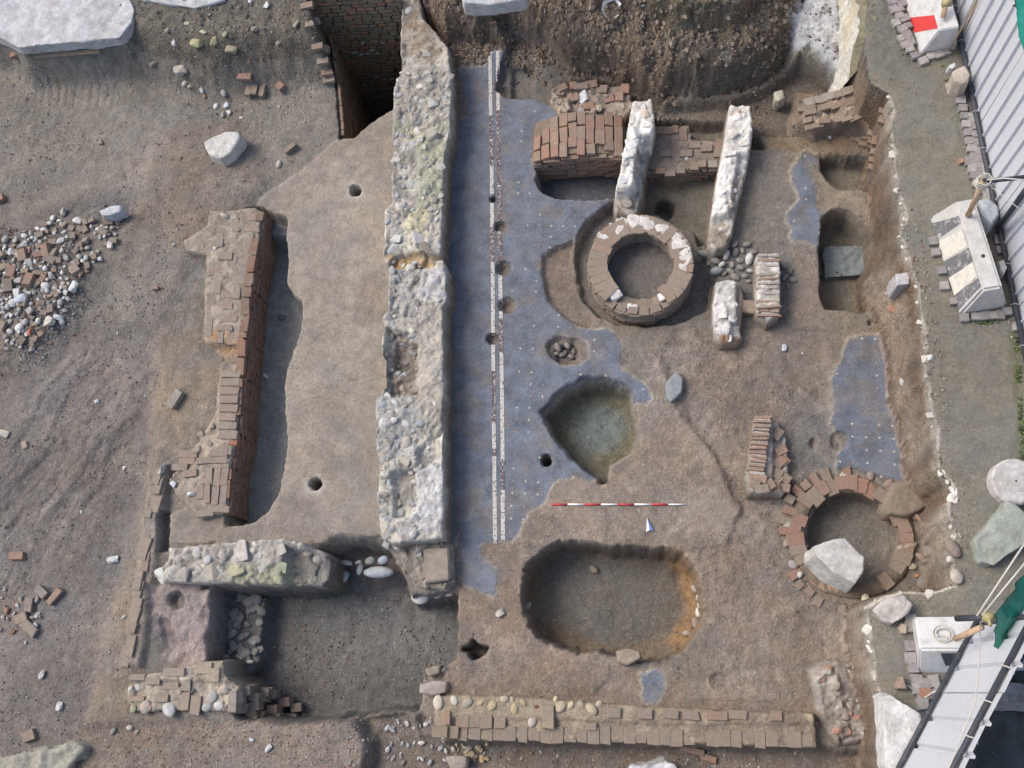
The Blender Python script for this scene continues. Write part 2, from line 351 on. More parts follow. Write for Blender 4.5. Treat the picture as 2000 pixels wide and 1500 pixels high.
# earth surfaces round them
lay([(1000, 945), (1080, 940), (1250, 870), (1240, 780), (1290, 700), (1320, 790), (1350, 830), (1400, 900), (1448, 990), (1420, 1065), (1340, 1075), (1200, 1062), (1080, 1070), (1000, 1060)], 0.0, z=0.008, w=0.06, col=REDD, cw=0.08, amp=0.008)
lay([(1320, 640), (1600, 640), (1620, 700), (1620, 830), (1640, 900), (1560, 920), (1530, 1000), (1450, 1010), (1400, 900), (1340, 800), (1290, 690)], 0.0, dz=-0.03, w=0.10, col=(0.232, 0.188, 0.152), cw=0.2, amp=0.02)
lay([(1300, 1040), (1540, 1000), (1560, 1180), (1700, 1200), (1700, 1340), (1400, 1370), (1380, 1250)], 0.0, col=(0.232, 0.185, 0.148), cw=0.35, amp=0.02)
lay([(1540, 790), (1625, 800), (1640, 910), (1545, 930)], 0.0, col=(0.19, 0.18, 0.17), cw=0.4)
lay([(1420, 300), (1545, 290), (1545, 470), (1560, 560), (1430, 480)], 0.0, col=(0.20, 0.175, 0.145), cw=0.1, amp=0.006)
lay([(1560, 480), (1610, 480), (1612, 600), (1625, 660), (1650, 655), (1640, 700), (1620, 740), (1590, 700), (1540, 600)], 0.0, col=(0.235, 0.19, 0.155), cw=0.06, amp=0.006)
lay([(1608, 300), (1690, 370), (1700, 450), (1620, 410), (1600, 350)], 0.0, col=(0.27, 0.22, 0.165), cw=0.06, amp=0.005)
lay([(880, 1065), (1040, 1065), (1020, 1200), (1060, 1250), (1280, 1320), (1600, 1370), (1600, 1390), (850, 1370), (875, 1300)], 0.0, col=(0.235, 0.18, 0.14), cw=0.08, amp=0.012)
lay([(1085, 1255), (1180, 1290), (1190, 1320), (1160, 1352), (1110, 1345), (1075, 1320), (1060, 1280)], 0.0, dz=0.012, w=0.02, col=(0.24, 0.185, 0.145), amp=0.004)
for mm in (ml, m_ne, m_e, m_s):
    lay(mm, 0.0, z=0.0, w=0.02, zone=MOS, col=MOSA, cw=0.025, rim=1.0, amp=0.004, warp=1.5)
# darker, greyer strip of mosaic down the west edge
lay([(882, 600), (884, 1050), (905, 1060), (897, 1000), (893, 700)], 0.0, col=(0.12, 0.115, 0.12), cw=0.05)
# --- cuts
lay([(975, 150), (985, 95), (1000, 62), (1060, 70), (1110, 130), (1112, 195), (1080, 200), (1040, 192), (985, 190), (968, 172)], 0.0, z=-0.16, w=0.05, zone=INNER, col=(0.175, 0.155, 0.13), amp=0.008)
lay([(1050, 110), (1112, 130), (1112, 195), (1072, 195), (1070, 150)], 0.0, z=-0.08, w=0.04, amp=0.005)
lay([(1000, 120), (1040, 120), (1040, 190), (995, 188)], 0.0, z=-0.25, w=0.06, amp=0.005)
lay([(1100, 160), (1240, 165), (1300, 205), (1425, 200), (1500, 175), (1560, 130), (1650, 190), (1730, 190), (1735, 290), (1600, 305), (1545, 282), (1470, 290), (1410, 270), (1260, 270), (1200, 225)], -0.05, z=-0.2, w=0.1, zone=INNER, col=(0.16, 0.135, 0.108), cw=0.1, amp=0.014)
lay([(1470, 262), (1600, 268), (1690, 300), (1600, 306), (1500, 290)], -0.05, z=-0.03, w=0.06, col=(0.21, 0.165, 0.11), amp=0.008)
lay([(1550, 175), (1740, 185), (1740, 300), (1640, 300), (1552, 255)], 0.0, z=0.02, w=0.1, col=(0.22, 0.155, 0.11), amp=0.02)
lay([(1250, 235), (1428, 240), (1400, 500), (1340, 470), (1230, 420)], -0.2, z=-0.42, w=0.05, zone=INNER, col=(0.18, 0.162, 0.13), amp=0.006)
lay(circ(1296, 410, 17, 19), -0.42, dz=-0.3, w=0.06, amp=0.004)
lay([(1046, 300), (1045, 352), (1056, 373), (1075, 382), (1130, 388), (1210, 386), (1215, 300)], 0.0, z=-0.45, w=0.03, zone=INNER, col=(0.10, 0.11, 0.13), rim=0.8, amp=0.006)
lay([(1197, 396), (1175, 410), (1150, 427), (1132, 450), (1124, 490), (1124, 540), (1140, 585), (1170, 615), (1210, 632), (1270, 636), (1330, 625), (1385, 600), (1400, 545), (1380, 500), (1360, 440), (1280, 400)], 0.0, z=-0.2, w=0.07, zone=INNER, col=(0.17, 0.152, 0.13), rim=0.45, amp=0.01)
lay([(1062, 500), (1085, 482), (1118, 470), (1122, 540), (1140, 590), (1170, 620), (1150, 638), (1105, 620), (1070, 585), (1060, 530)], 0.0, dz=-0.07, w=0.05, col=(0.225, 0.18, 0.145), amp=0.014)
lay([(1400, 480), (1540, 470), (1560, 560), (1530, 640), (1440, 650), (1370, 560)], 0.0, dz=-0.03, w=0.12, col=(0.165, 0.15, 0.135), cw=0.2, amp=0.02)
pitA = [(1236, 790), (1228, 765), (1200, 745), (1160, 738), (1120, 750), (1090, 770), (1070, 795), (1059, 808), (1068, 828), (1085, 852), (1105, 877), (1130, 902), (1150, 921), (1164, 927), (1172, 938), (1185, 935), (1192, 912), (1225, 882), (1239, 850), (1241, 820)]
lay(pitA, 0.0, z=-0.5, w=0.10, zone=INNER, col=(0.17, 0.155, 0.105), cw=0.03, rim=0.8, amp=0.03, warp=1.4)
lay(circ(1168, 838, 52, 50), -0.5, col=(0.17, 0.195, 0.18), cw=0.25)
lay([(1185, 905), (1225, 880), (1238, 900), (1215, 930), (1190, 940), (1180, 925)], 0.0, z=-0.1, w=0.06, col=(0.21, 0.17, 0.14))
pitB = [(1030, 1110), (1060, 1080), (1095, 1062), (1130, 1060), (1180, 1068), (1260, 1070), (1330, 1082), (1355, 1110), (1370, 1180), (1365, 1225), (1330, 1262), (1290, 1288), (1230, 1290), (1170, 1270), (1130, 1275), (1085, 1255), (1050, 1240), (1025, 1200), (1020, 1160)]
lay(pitB, 0.0, z=-0.62, w=0.075, zone=INNER, col=(0.205, 0.155, 0.105), cw=0.03, amp=0.03, warp=1.6)
lay([(1300, 1078), (1345, 1090), (1368, 1180), (1360, 1230), (1320, 1265), (1300, 1250), (1335, 1190), (1330, 1120)], -0.2, col=(0.36, 0.23, 0.12), cw=0.2)
lay([(1065, 1105), (1130, 1090), (1280, 1095), (1325, 1120), (1335, 1200), (1300, 1250), (1200, 1262), (1120, 1240), (1070, 1200)], -0.6, col=(0.15, 0.135, 0.115), cw=0.2, amp=0.02)
lay([(1605, 430), (1625, 410), (1655, 410), (1682, 432), (1700, 455), (1706, 600), (1680, 608), (1650, 600), (1615, 601), (1606, 580), (1603, 500)], 0.0, z=-0.5, w=0.05, zone=INNER, col=(0.185, 0.16, 0.12), amp=0.008)
lay([(1606, 305), (1640, 303), (1710, 308), (1712, 375), (1690, 370), (1640, 366), (1618, 350), (1607, 330)], 0.0, z=-0.3, w=0.04, zone=INNER, col=(0.175, 0.15, 0.12), amp=0.006)
# trowel-cut holes
for cx, cy, rx, ry, dep, zz in ((963, 388, 5, 6, .12, 0), (977, 441, 11, 9, .09, 0), (983, 523, 14, 14, .06, 0), (983, 524, 8, 8, .05, 0), (990, 596, 16, 15, .05, 0), (990, 597, 9, 9, .06, 0), (962, 661, 11, 10, .1, 0), (1068, 899, 12, 12, .04, 0), (1068, 899, 8, 9, .3, 0), (345, 1171, 16, 16, .1, 0), (1640, 860, 15, 18, .05, 0), (1700, 630, 4, 4, .08, 0), (1590, 863, 6, 9, .06, 0), (1405, 1330, 16, 16, .03, 0)):
    lay(circ(cx, cy, rx, ry), zz, dz=-dep, w=0.035, zone=INNER if zz == 0 and rx < 17 else None, col=(0.19, 0.16, 0.13), cw=0.05, warp=0.4, rim=0)
lay([(1064, 680), (1070, 665), (1095, 655), (1125, 660), (1148, 672), (1147, 695), (1130, 710), (1100, 712), (1075, 700)], 0.0, z=-0.09, w=0.05, zone=INNER, col=(0.21, 0.175, 0.145), rim=0.8, amp=0.01)
lay([(1080, 682), (1095, 668), (1120, 668), (1128, 690), (1110, 705), (1088, 702)], 0.0, z=-0.18, w=0.04, col=(0.15, 0.13, 0.115))
lay(z8([(820, 825), (890, 815), (925, 780), (955, 805), (1010, 830), (985, 860), (945, 885), (915, 890), (890, 850)]), 0.0, dz=-0.35, w=0.03, col=(0.16, 0.14, 0.12))
# well two: filled shaft and rubbly surround
lay(circ(1668, 1048, 130, 130), 0.0, z=-0.02, w=0.1, zone=INNER, col=(0.19, 0.15, 0.12), cw=0.12, amp=0.02)
lay(circ(1665, 1048, 87, 88), 0.0, z=-0.34, w=0.04, col=(0.18, 0.16, 0.135), amp=0.01, warp=0.2)
lay([(1540, 1190), (1690, 1150), (1690, 1230), (1600, 1240), (1520, 1240)], 0.0, amp=0.022)
# --- raised mortar floor west of the long wall
flo = [(790, 205), (750, 210), (735, 225), (715, 240), (700, 255), (690, 265), (665, 265), (640, 285), (615, 305), (590, 330), (560, 350), (530, 368), (510, 385), (500, 402), (480, 470), (470, 700), (420, 960), (330, 1005), (325, 1062), (640, 1062), (665, 1060), (690, 1052), (745, 1046), (800, 1046)]
lay(flo, 0.1, z=0.1, w=0.05, zone=FLO, col=CREAM, cw=0.04, rim=0.7, amp=0.004)
lay([(345, 990), (440, 1000), (520, 1000), (580, 960), (640, 1010), (640, 1062), (330, 1062)], 0.1, col=(0.235, 0.20, 0.165), cw=0.2, amp=0.01)
lay([(700, 540), (745, 520), (750, 620), (715, 640), (690, 620)], 0.1, col=(0.24, 0.20, 0.165), cw=0.12, amp=0.014)
for cx_, cy_ in ((695, 372), (616, 944)):
    lay(circ(cx_, cy_, 20, 19), .1, col=(0.42, 0.38, 0.33), cw=0.08, warp=2.5); lay(circ(cx_, cy_, 10.5, 10.5), .1, dz=-0.3, w=0.03, col=(0.2, 0.168, 0.138), cw=0.03, warp=0.5)
# trench beside the brick wall
lay([(500, 405), (530, 415), (548, 430), (558, 450), (560, 500), (558, 555), (570, 575), (585, 590), (588, 615), (582, 650), (575, 680), (560, 720), (552, 760), (555, 800), (557, 880), (552, 920), (547, 950), (540, 970), (525, 995), (500, 1015), (480, 1023), (440, 1024), (440, 700), (480, 410)], 0.1, z=-0.45, w=0.045, zone=INNER, col=(0.26, 0.27, 0.265), cw=0.03, rim=0.5, amp=0.014)
lay([(518, 412), (555, 425), (560, 450), (515, 445)], 0.1, z=-0.15, w=0.05)
# ground left of / under the brick wall, footing strip
lay([(300, 640), (400, 640), (395, 700), (430, 700), (420, 800), (380, 870), (330, 900), (300, 1000), (330, 1060), (300, 1140), (240, 1420), (160, 1440), (210, 1200), (290, 900)], 0.15, z=0.09, w=0.3, col=(0.245, 0.20, 0.155), cw=0.25)
lay([(290, 905), (330, 905), (310, 1060), (300, 1140), (275, 1300), (245, 1300), (268, 1120)], 0.12, z=0.15, w=0.08, col=(0.30, 0.245, 0.195), cw=0.08, amp=0.02)
lay([(312, 1000), (328, 1000), (325, 1075), (308, 1075)], 0.1, z=-0.05, w=0.05, col=(0.16, 0.15, 0.135))
# --- sunken room in the south-west
room = [(400, 1150), (620, 1150), (640, 1090), (690, 1062), (750, 1075), (780, 1120), (800, 1172), (885, 1165), (885, 1282), (858, 1302), (830, 1320), (812, 1390), (740, 1388), (690, 1402), (560, 1412), (470, 1402), (440, 1330), (415, 1290)]
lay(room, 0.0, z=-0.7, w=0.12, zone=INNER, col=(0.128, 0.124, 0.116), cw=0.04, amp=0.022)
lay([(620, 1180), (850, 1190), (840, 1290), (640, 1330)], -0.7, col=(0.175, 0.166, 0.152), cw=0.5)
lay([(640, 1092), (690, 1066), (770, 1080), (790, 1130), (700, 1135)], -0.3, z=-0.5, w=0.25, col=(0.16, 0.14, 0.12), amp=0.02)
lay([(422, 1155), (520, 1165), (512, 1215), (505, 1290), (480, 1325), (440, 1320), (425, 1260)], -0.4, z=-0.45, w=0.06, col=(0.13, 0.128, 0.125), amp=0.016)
lay([(300, 1148), (345, 1140), (420, 1148), (418, 1200), (405, 1250), (408, 1290), (350, 1305), (320, 1280), (298, 1200)], 0.0, z=0.05, w=0.08, zone=INNER, col=(0.34, 0.28, 0.26), cw=0.06, amp=0.05)
lay(circ(345, 1171, 15, 15), 0.05, dz=-0.12, w=0.06, col=(0.22, 0.19, 0.17), cw=0.06)
lay([(306, 1200), (330, 1215), (345, 1260), (330, 1285), (318, 1250)], 0.05, dz=-0.05, w=0.05, col=(0.26, 0.215, 0.195), cw=0.08)
lay([(820, 1318), (872, 1312), (866, 1480), (815, 1480)], -0.1, z=-0.12, w=0.1, col=(0.26, 0.215, 0.185), cw=0.05, amp=0.012)
# --- south strip
lay([(690, 1400), (800, 1390), (815, 1440), (860, 1450), (1610, 1465), (1725, 1480), (1725, 1600), (690, 1600)], 0.0, z=-0.22, w=0.12, zone=INNER, col=(0.19, 0.155, 0.125), cw=0.12, amp=0.02)
lay([(150, 1420), (480, 1402), (600, 1412), (690, 1402), (720, 1450), (705, 1600), (120, 1600)], 0.0, z=0.02, w=0.15, zone=GROUND, col=(0.235, 0.19, 0.155), cw=0.12, amp=0.014)
# --- path on the east side at old street level, section below it
walk = [(1700, 165), (1735, 186), (1742, 215), (1738, 255), (1745, 300), (1745, 345), (1752, 372), (1765, 410), (1768, 430), (1755, 460), (1766, 490), (1776, 520), (1791, 560), (1790, 580), (1798, 620), (1806, 660), (1809, 700), (1805, 740), (1812, 762), (1816, 800), (1826, 842), (1829, 890), (1836, 920), (1858, 945), (1866, 968), (1851, 985), (1850, 1010), (1861, 1040), (1856, 1090), (1863, 1146), (1810, 1158), (1760, 1155), (1722, 1165), (1693, 1185), (1691, 1210), (1698, 1260), (1706, 1290), (1704, 1330), (1713, 1352), (1724, 1382), (1732, 1420), (1738, 1700), (2500, 1700), (2500, -400), (1700, -400), (1692, 0), (1686, 100)]
wP = [W(x, y, 1.0) for x, y in walk]
sdw = sdf(wP, X + 0.7 * WX, Y + 0.7 * WY)
_yt, _ym = W(1700, 172, 1.0)[1], W(1850, 962, 1.0)[1]
secw = np.interp(Y, [W(1830, y_, 1.0)[1] for y_ in (1000, 900, 720, 640, 560, 480, 400, 300)] + [_yt - 0.1, _yt + 0.05], [0.05, 0.09, 0.15, 0.22, 0.27, 0.22, 0.10, 0.06, 0.06, 0.02]) * (1 + 0.4 * fbm(X, Y, 3, 3, 41))
t = np.clip(sdw / np.maximum(secw, 0.05), 0, 1)
hsec = 1.0 - (t ** 0.8)
msk = (sdw < secw + 0.02) & (Z < 1.0)
Z = np.where(msk, np.maximum(Z, Z + (1.0 - Z) * hsec), Z); Z = np.where(sdw < 0, 1.0, Z)
kk = (sm((secw + 0.04 - sdw) / 0.06) * (sdw > 0))[..., None]
C = C * (1 - kk) + np.array(SECT) * (1 + 0.3 * fbm(X, Y, 7, 4, 44))[..., None] * kk
lm = np.clip(fbm(X * 1.2, Y * 0.25, 4.5, 3, 47) * 4 - 0.2, 0, 1) * (np.abs(t - 0.5) < 0.3) * (Y < W(1700, 500, .6)[1])
C = C * (1 - 0.6 * (lm * kk[..., 0])[..., None]) + np.array((0.46, 0.38, 0.3)) * 0.6 * (lm * kk[..., 0])[..., None]
ZONE[(sdw >= 0) & (sdw < secw)] = BNK; AMP = np.where((sdw >= 0) & (sdw < secw), 0.03, AMP)
C = np.where((sdw < 0)[..., None], np.array(WALK), C); ZONE[sdw < 0] = PATH; AMP = np.where(sdw < 0, 0.006, AMP); RIM = np.where(sdw < 0.06, 0, RIM)
# broken lime screed along its edge
ed = np.exp(-((sdw + 0.012) / (0.02 + 0.018 * fbm(X, Y, 6, 2, 51))) ** 2) * (Y < W(1730, 190, 1)[1])
C = C * (1 - 0.95 * ed[..., None]) + np.array((0.60, 0.56, 0.49)) * 0.95 * ed[..., None]
Z += 0.02 * ed * (0.6 + fbm(X, Y, 30, 2, 55))
ed2 = sm((0.16 + sdw) / 0.14) * (sdw < 0); C = C * (1 - 0.25 * ed2[..., None]) + np.array((0.30, 0.26, 0.2)) * 0.25 * ed2[..., None]
# moss and dark earth along the fence foot, street outside
lay([(1690, 0), (1760, 0), (1790, 110), (1750, 150), (1720, 160), (1690, 90)], 1.0, col=(0.15, 0.145, 0.115), cw=0.3, amp=0.02)
lay([(1880, 150), (1905, 310), (1925, 380), (1905, 390), (1880, 300), (1860, 200)], 1.0, col=(0.16, 0.155, 0.12), cw=0.1, amp=0.012)
lay([(1972, 630), (1990, 640), (2000, 1000), (1990, 1000), (1982, 800)], 1.0, col=(0.13, 0.13, 0.075), cw=0.1, amp=0.012)
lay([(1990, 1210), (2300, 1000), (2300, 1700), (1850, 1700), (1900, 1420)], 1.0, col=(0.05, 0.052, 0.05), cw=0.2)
# scraps of pale bedding mortar on the reddish floors, worn scabs on the mosaic
pm = [W(x, y, 0) for x, y in [(1150, 640), (1620, 640), (1625, 900), (1540, 1000), (1560, 1180), (1690, 1200), (1690, 1370), (900, 1360), (890, 1180), (1010, 1190), (1020, 960), (1250, 880), (1260, 700)]]
pk = (sdf(pm, X, Y) < 0) & (ZONE == INNER) & (Z > -0.12) & (Z < 0.1)
q_ = fbm(X + 2 * WX, Y + 2 * WY, 2.1, 6, 91, 0.62); sc = np.where(pk, sm((q_ - 0.10) / 0.06), 0)[..., None]
C = C * (1 - 0.5 * sc) + np.array((0.32, 0.265, 0.215)) * 0.5 * sc; Z += 0.007 * sc[..., 0]
sc = np.where(pk, sm((-q_ - 0.16) / 0.06), 0)[..., None]; C = C * (1 - 0.4 * sc) + np.array((0.14, 0.12, 0.1)) * 0.4 * sc
q_ = fbm(X + WX, Y + WY, 3.2, 5, 95, 0.6); sc = np.where(ZONE == MOS, sm((q_ - 0.2) / 0.06), 0)[..., None]
C = C * (1 - 0.55 * sc) + np.array((0.17, 0.15, 0.135)) * 0.55 * sc
q_ = fbm(X + WX, Y + WY, 1.7, 6, 98, 0.62); sc = np.where(ZONE == FLO, sm((q_ - 0.08) / 0.12), 0)[..., None]; C = C * (1 - 0.22 * sc) + np.array((0.19, 0.165, 0.14)) * 0.22 * sc
# rim fillets, general relief
RR = (RIM * np.isin(ZONE, (MOS, INNER, FLO)))[..., None]
C = C * (1 - 0.8 * RR) + np.array((0.36, 0.31, 0.25)) * 0.8 * RR
Z += 0.006 * RR[..., 0]
Z += AMP * (fbm(X, Y, 2.3, 6, 61, 0.58) * 1.3 + fbm(X, Y, 11, 3, 67) * 0.7)
bk_ = (ZONE == BNK) & (AMP > 0.04)
d1_, d2_, cid_ = worley(X + 2 * WX, Y + 2 * WY, 7.5, 3)
Z += np.where(bk_, 0.05 * (cid_ - 0.5) + 0.02 * sm((d2_ - d1_) * 2) + 0.04 * fbm(X, Y, 9, 4, 83, .6), 0)
big = fbm(X, Y, 0.9, 5, 71, .6)[..., None]; C *= (1 + np.where(ZONE == GROUND, .36, .18)[..., None] * big)
dust = np.where(ZONE == GROUND, sm((fbm(X * .8 + WX * 4, Y * 1.3 + WY * 4, 1.4, 5, 77, .6) - .06) / .2), 0)[..., None]; C = C * (1 - .4 * dust) + np.array((.255, .228, .195)) * .4 * dust
hue = fbm(X, Y, 1.6, 4, 75)[..., None]; C *= (1 + hue * np.array((0.06, 0.0, -0.07)))
C = np.clip(C, 0.02, 0.8)
# brick-lined shaft cut and its floor
shaft = [(618, 15), (640, 100), (655, 172), (662, 266), (690, 262), (715, 240), (735, 225), (775, 203), (778, 150), (780, -20), (770, -60), (600, -60)]
lay(shaft, 0.15, z=-3.2, w=0.03, zone=BNK, col=(0.17, 0.145, 0.115), cw=0.02, warp=0.3)
# beyond the frame everything comes up to street level
mx = np.maximum(np.maximum(vx0 - 0.25 - X, X - vx1 - 0.25), np.maximum(vy0 - 0.25 - Y, Y - vy1 - 0.25))
e = sm(mx / 1.6); Z = Z * (1 - e) + 0.95 * e

def Zat(x, y):
    i = min(max(np.searchsorted(xs, x) - 1, 0), len(xs) - 2); j = min(max(np.searchsorted(ys, y) - 1, 0), len(ys) - 2)
    fx = (x - xs[i]) / (xs[i + 1] - xs[i]); fy = (y - ys[j]) / (ys[j + 1] - ys[j])
    return float((Z[j, i] * (1 - fx) + Z[j, i + 1] * fx) * (1 - fy) + (Z[j + 1, i] * (1 - fx) + Z[j + 1, i + 1] * fx) * fy)
def drop(px, py):
    z = 0.1
    for _ in range(6):
        x, y = W(px, py, z); z = 0.5 * z + 0.5 * Zat(x, y)
    x, y = W(px, py, z); return Vector((x, y, Zat(x, y)))

zf = ZONE[:-1, :-1]
for zid, nm, mat, lab in ((GROUND, 'ground', 'earth', 'trampled grey-brown spoil ground along the west side'), (INNER, 'earth_floor', 'earth', 'excavated brown earth floors and pits inside the rooms'),
                          (MOS, 'mosaic_floor', 'mosaic', 'dark blue-grey mosaic floor with rows of small white crosses'), (FLO, 'mortar_floor', 'floor_mortar', 'smooth pale mortar floor west of the long wall'),
                          (PATH, 'path', 'path', 'grey-green compacted path beside the fence'), (BNK, 'earth_bank', 'bank', 'steep cut earth banks with pebbles around the dig')):
    o = wlink(nm, gridmesh(nm, X, Y, Z, zf == zid, C), mat); tag(o, lab, nm.split('_')[-1], kind='structure')
    if zid == MOS: mosaic_o = o
x0, x1, y0, y1 = xs[0], xs[-1], ys[0], ys[-1]; B = 600
me = pymesh('street', [(-B, -B, .95), (B, -B, .95), (B, B, .95), (-B, B, .95), (x0, y0, .95), (x1, y0, .95), (x1, y1, .95), (x0, y1, .95)], [(0, 1, 5, 4), (1, 2, 6, 5), (2, 3, 7, 6), (3, 0, 4, 7)], cols=np.tile((0.2, 0.19, 0.17), (8, 1)))
tag(wlink('surrounding_ground', me, 'path'), 'plain ground of the town around the dig', 'ground', kind='structure')
# ------------------------------------------------------------------ shared piece meshes
def finish(bm, name, smooth):
    me = bpy.data.meshes.new(name); bm.to_mesh(me); bm.free()
    me.polygons.foreach_set('use_smooth', [smooth] * len(me.polygons)); return me
def brick_mesh(seed, jit=0.012):
    r = random.Random(seed); bm = bmesh.new(); bmesh.ops.create_cube(bm, size=1.0)
    for v in bm.verts: v.co += Vector([r.uniform(-jit, jit) * 2 for _ in range(3)])
    bmesh.ops.scale(bm, vec=(0.25, 0.12, 0.06), verts=bm.verts)
    bmesh.ops.bevel(bm, geom=list(bm.edges) + list(bm.verts), offset=r.uniform(0.004, 0.009), segments=1, affect='EDGES', profile=0.5)
    me = finish(bm, 'brick', False); me.materials.append(MATS['brick']); return me
BRICKS = [brick_mesh(i, 0.012 + 0.012 * (i % 4)) for i in range(10)]
def cobble_mesh(seed):
    r = random.Random(seed); bm = bmesh.new(); bmesh.ops.create_icosphere(bm, subdivisions=2, radius=0.5)
    a = [Vector((r.uniform(-1, 1), r.uniform(-1, 1), r.uniform(-1, 1))).normalized() for _ in range(4)]; s = [r.uniform(-0.14, 0.14) for _ in a]
    ex = r.uniform(0.7, 0.9); ez = r.uniform(0.55, 0.75)
    for v in bm.verts:
        n = v.co.normalized(); k = 1 + sum(q * max(0, n.dot(p)) ** 2 for p, q in zip(a, s))
        v.co = Vector((v.co.x * k, v.co.y * k * ex, v.co.z * k * ez))
    me = finish(bm, 'cobble', True); me.materials.append(MATS['stone']); return me
COBS = [cobble_mesh(i) for i in range(10)]
def rubble_mesh(seed, n=13, flat=0.7, bev=0.05, mat='stone'):
    r = random.Random(seed); bm = bmesh.new()
    for _ in range(n):
        p = Vector((r.uniform(-1, 1), r.uniform(-1, 1), r.uniform(-1, 1))); p = p / max(abs(p.x), abs(p.y), abs(p.z)) * r.uniform(0.8, 1) * 0.5
        bm.verts.new((p.x, p.y * 0.8, p.z * flat))
    h = bmesh.ops.convex_hull(bm, input=bm.verts)
    bmesh.ops.delete(bm, geom=[g for g in h['geom_interior'] if isinstance(g, bmesh.types.BMVert)], context='VERTS')
    bmesh.ops.dissolve_limit(bm, angle_limit=R(12), verts=bm.verts, edges=bm.edges)
    bmesh.ops.bevel(bm, geom=list(bm.edges), offset=bev, segments=1, affect='EDGES', clamp_overlap=True)
    for v in bm.verts: v.co = Vector((max(-.52, min(.52, v.co.x)), max(-.44, min(.44, v.co.y)), max(-.4, min(.4, v.co.z))))
    bmesh.ops.triangulate(bm, faces=bm.faces)
    me = finish(bm, 'rubble', False); me.materials.append(MATS[mat]); return me
RUBS = [rubble_mesh(i) for i in range(12)]
def vary(c, s=0.15, h=0.018, r=random):
    h = min(h, 0.02)
    k = 1 + r.uniform(-s, s); return tuple(min(0.9, max(0.01, q * k * (1 + r.uniform(-h, h)))) for q in c)
def inst(name, me, loc, parent=None, scale=(1, 1, 1), rot=(0, 0, 0), color=(0.3, 0.3, 0.3)):
    o = bpy.data.objects.new(name, me); COL.objects.link(o)
    o.parent = parent; o.location = Vector(loc) - off(parent); o.scale = scale; o.rotation_euler = rot; o.color = tuple(color) + (1,)
    return o
BRK = [(0.27, 0.125, 0.08), (0.25, 0.15, 0.105), (0.23, 0.165, 0.125), (0.30, 0.115, 0.06), (0.24, 0.185, 0.145)]
def dusty(c): return tuple(a * 0.72 + b_ * 0.28 for a, b_ in zip(c, (0.24, 0.2, 0.165)))
def brick(parent, loc, yaw=0, dims=(0.25, 0.12, 0.06), color=None, rx=0, ry=0, name='brick', jit=1.0):
    q = lambda a: random.uniform(-a, a) * jit
    return inst(name, random.choice(BRICKS), Vector(loc) + Vector((q(.004), q(.004), q(.004))), parent, (dims[0] / 0.25 * (1 + q(.03)), dims[1] / 0.12 * (1 + q(.03)), dims[2] / 0.06),
                (rx + q(R(1.5)), ry + q(R(1.5)), yaw + q(R(2))), dusty(color or vary(random.choice(BRK))))
STC = [(0.42, 0.41, 0.39), (0.33, 0.33, 0.32), (0.38, 0.35, 0.30), (0.27, 0.24, 0.21), (0.5, 0.49, 0.47), (0.31, 0.33, 0.35)]
def stone(parent, loc, size, kind='cob', color=None, yaw=None, asp=1.0, flat=1.0, name='stone', tilt=0.25):
    me = random.choice(COBS if kind == 'cob' else RUBS)
    return inst(name, me, loc, parent, (size, size * asp, size * flat), (random.uniform(-tilt, tilt), random.uniform(-tilt, tilt), random.uniform(0, 6.28) if yaw is None else yaw), color or vary(random.choice(STC)))
PXM = 160.0

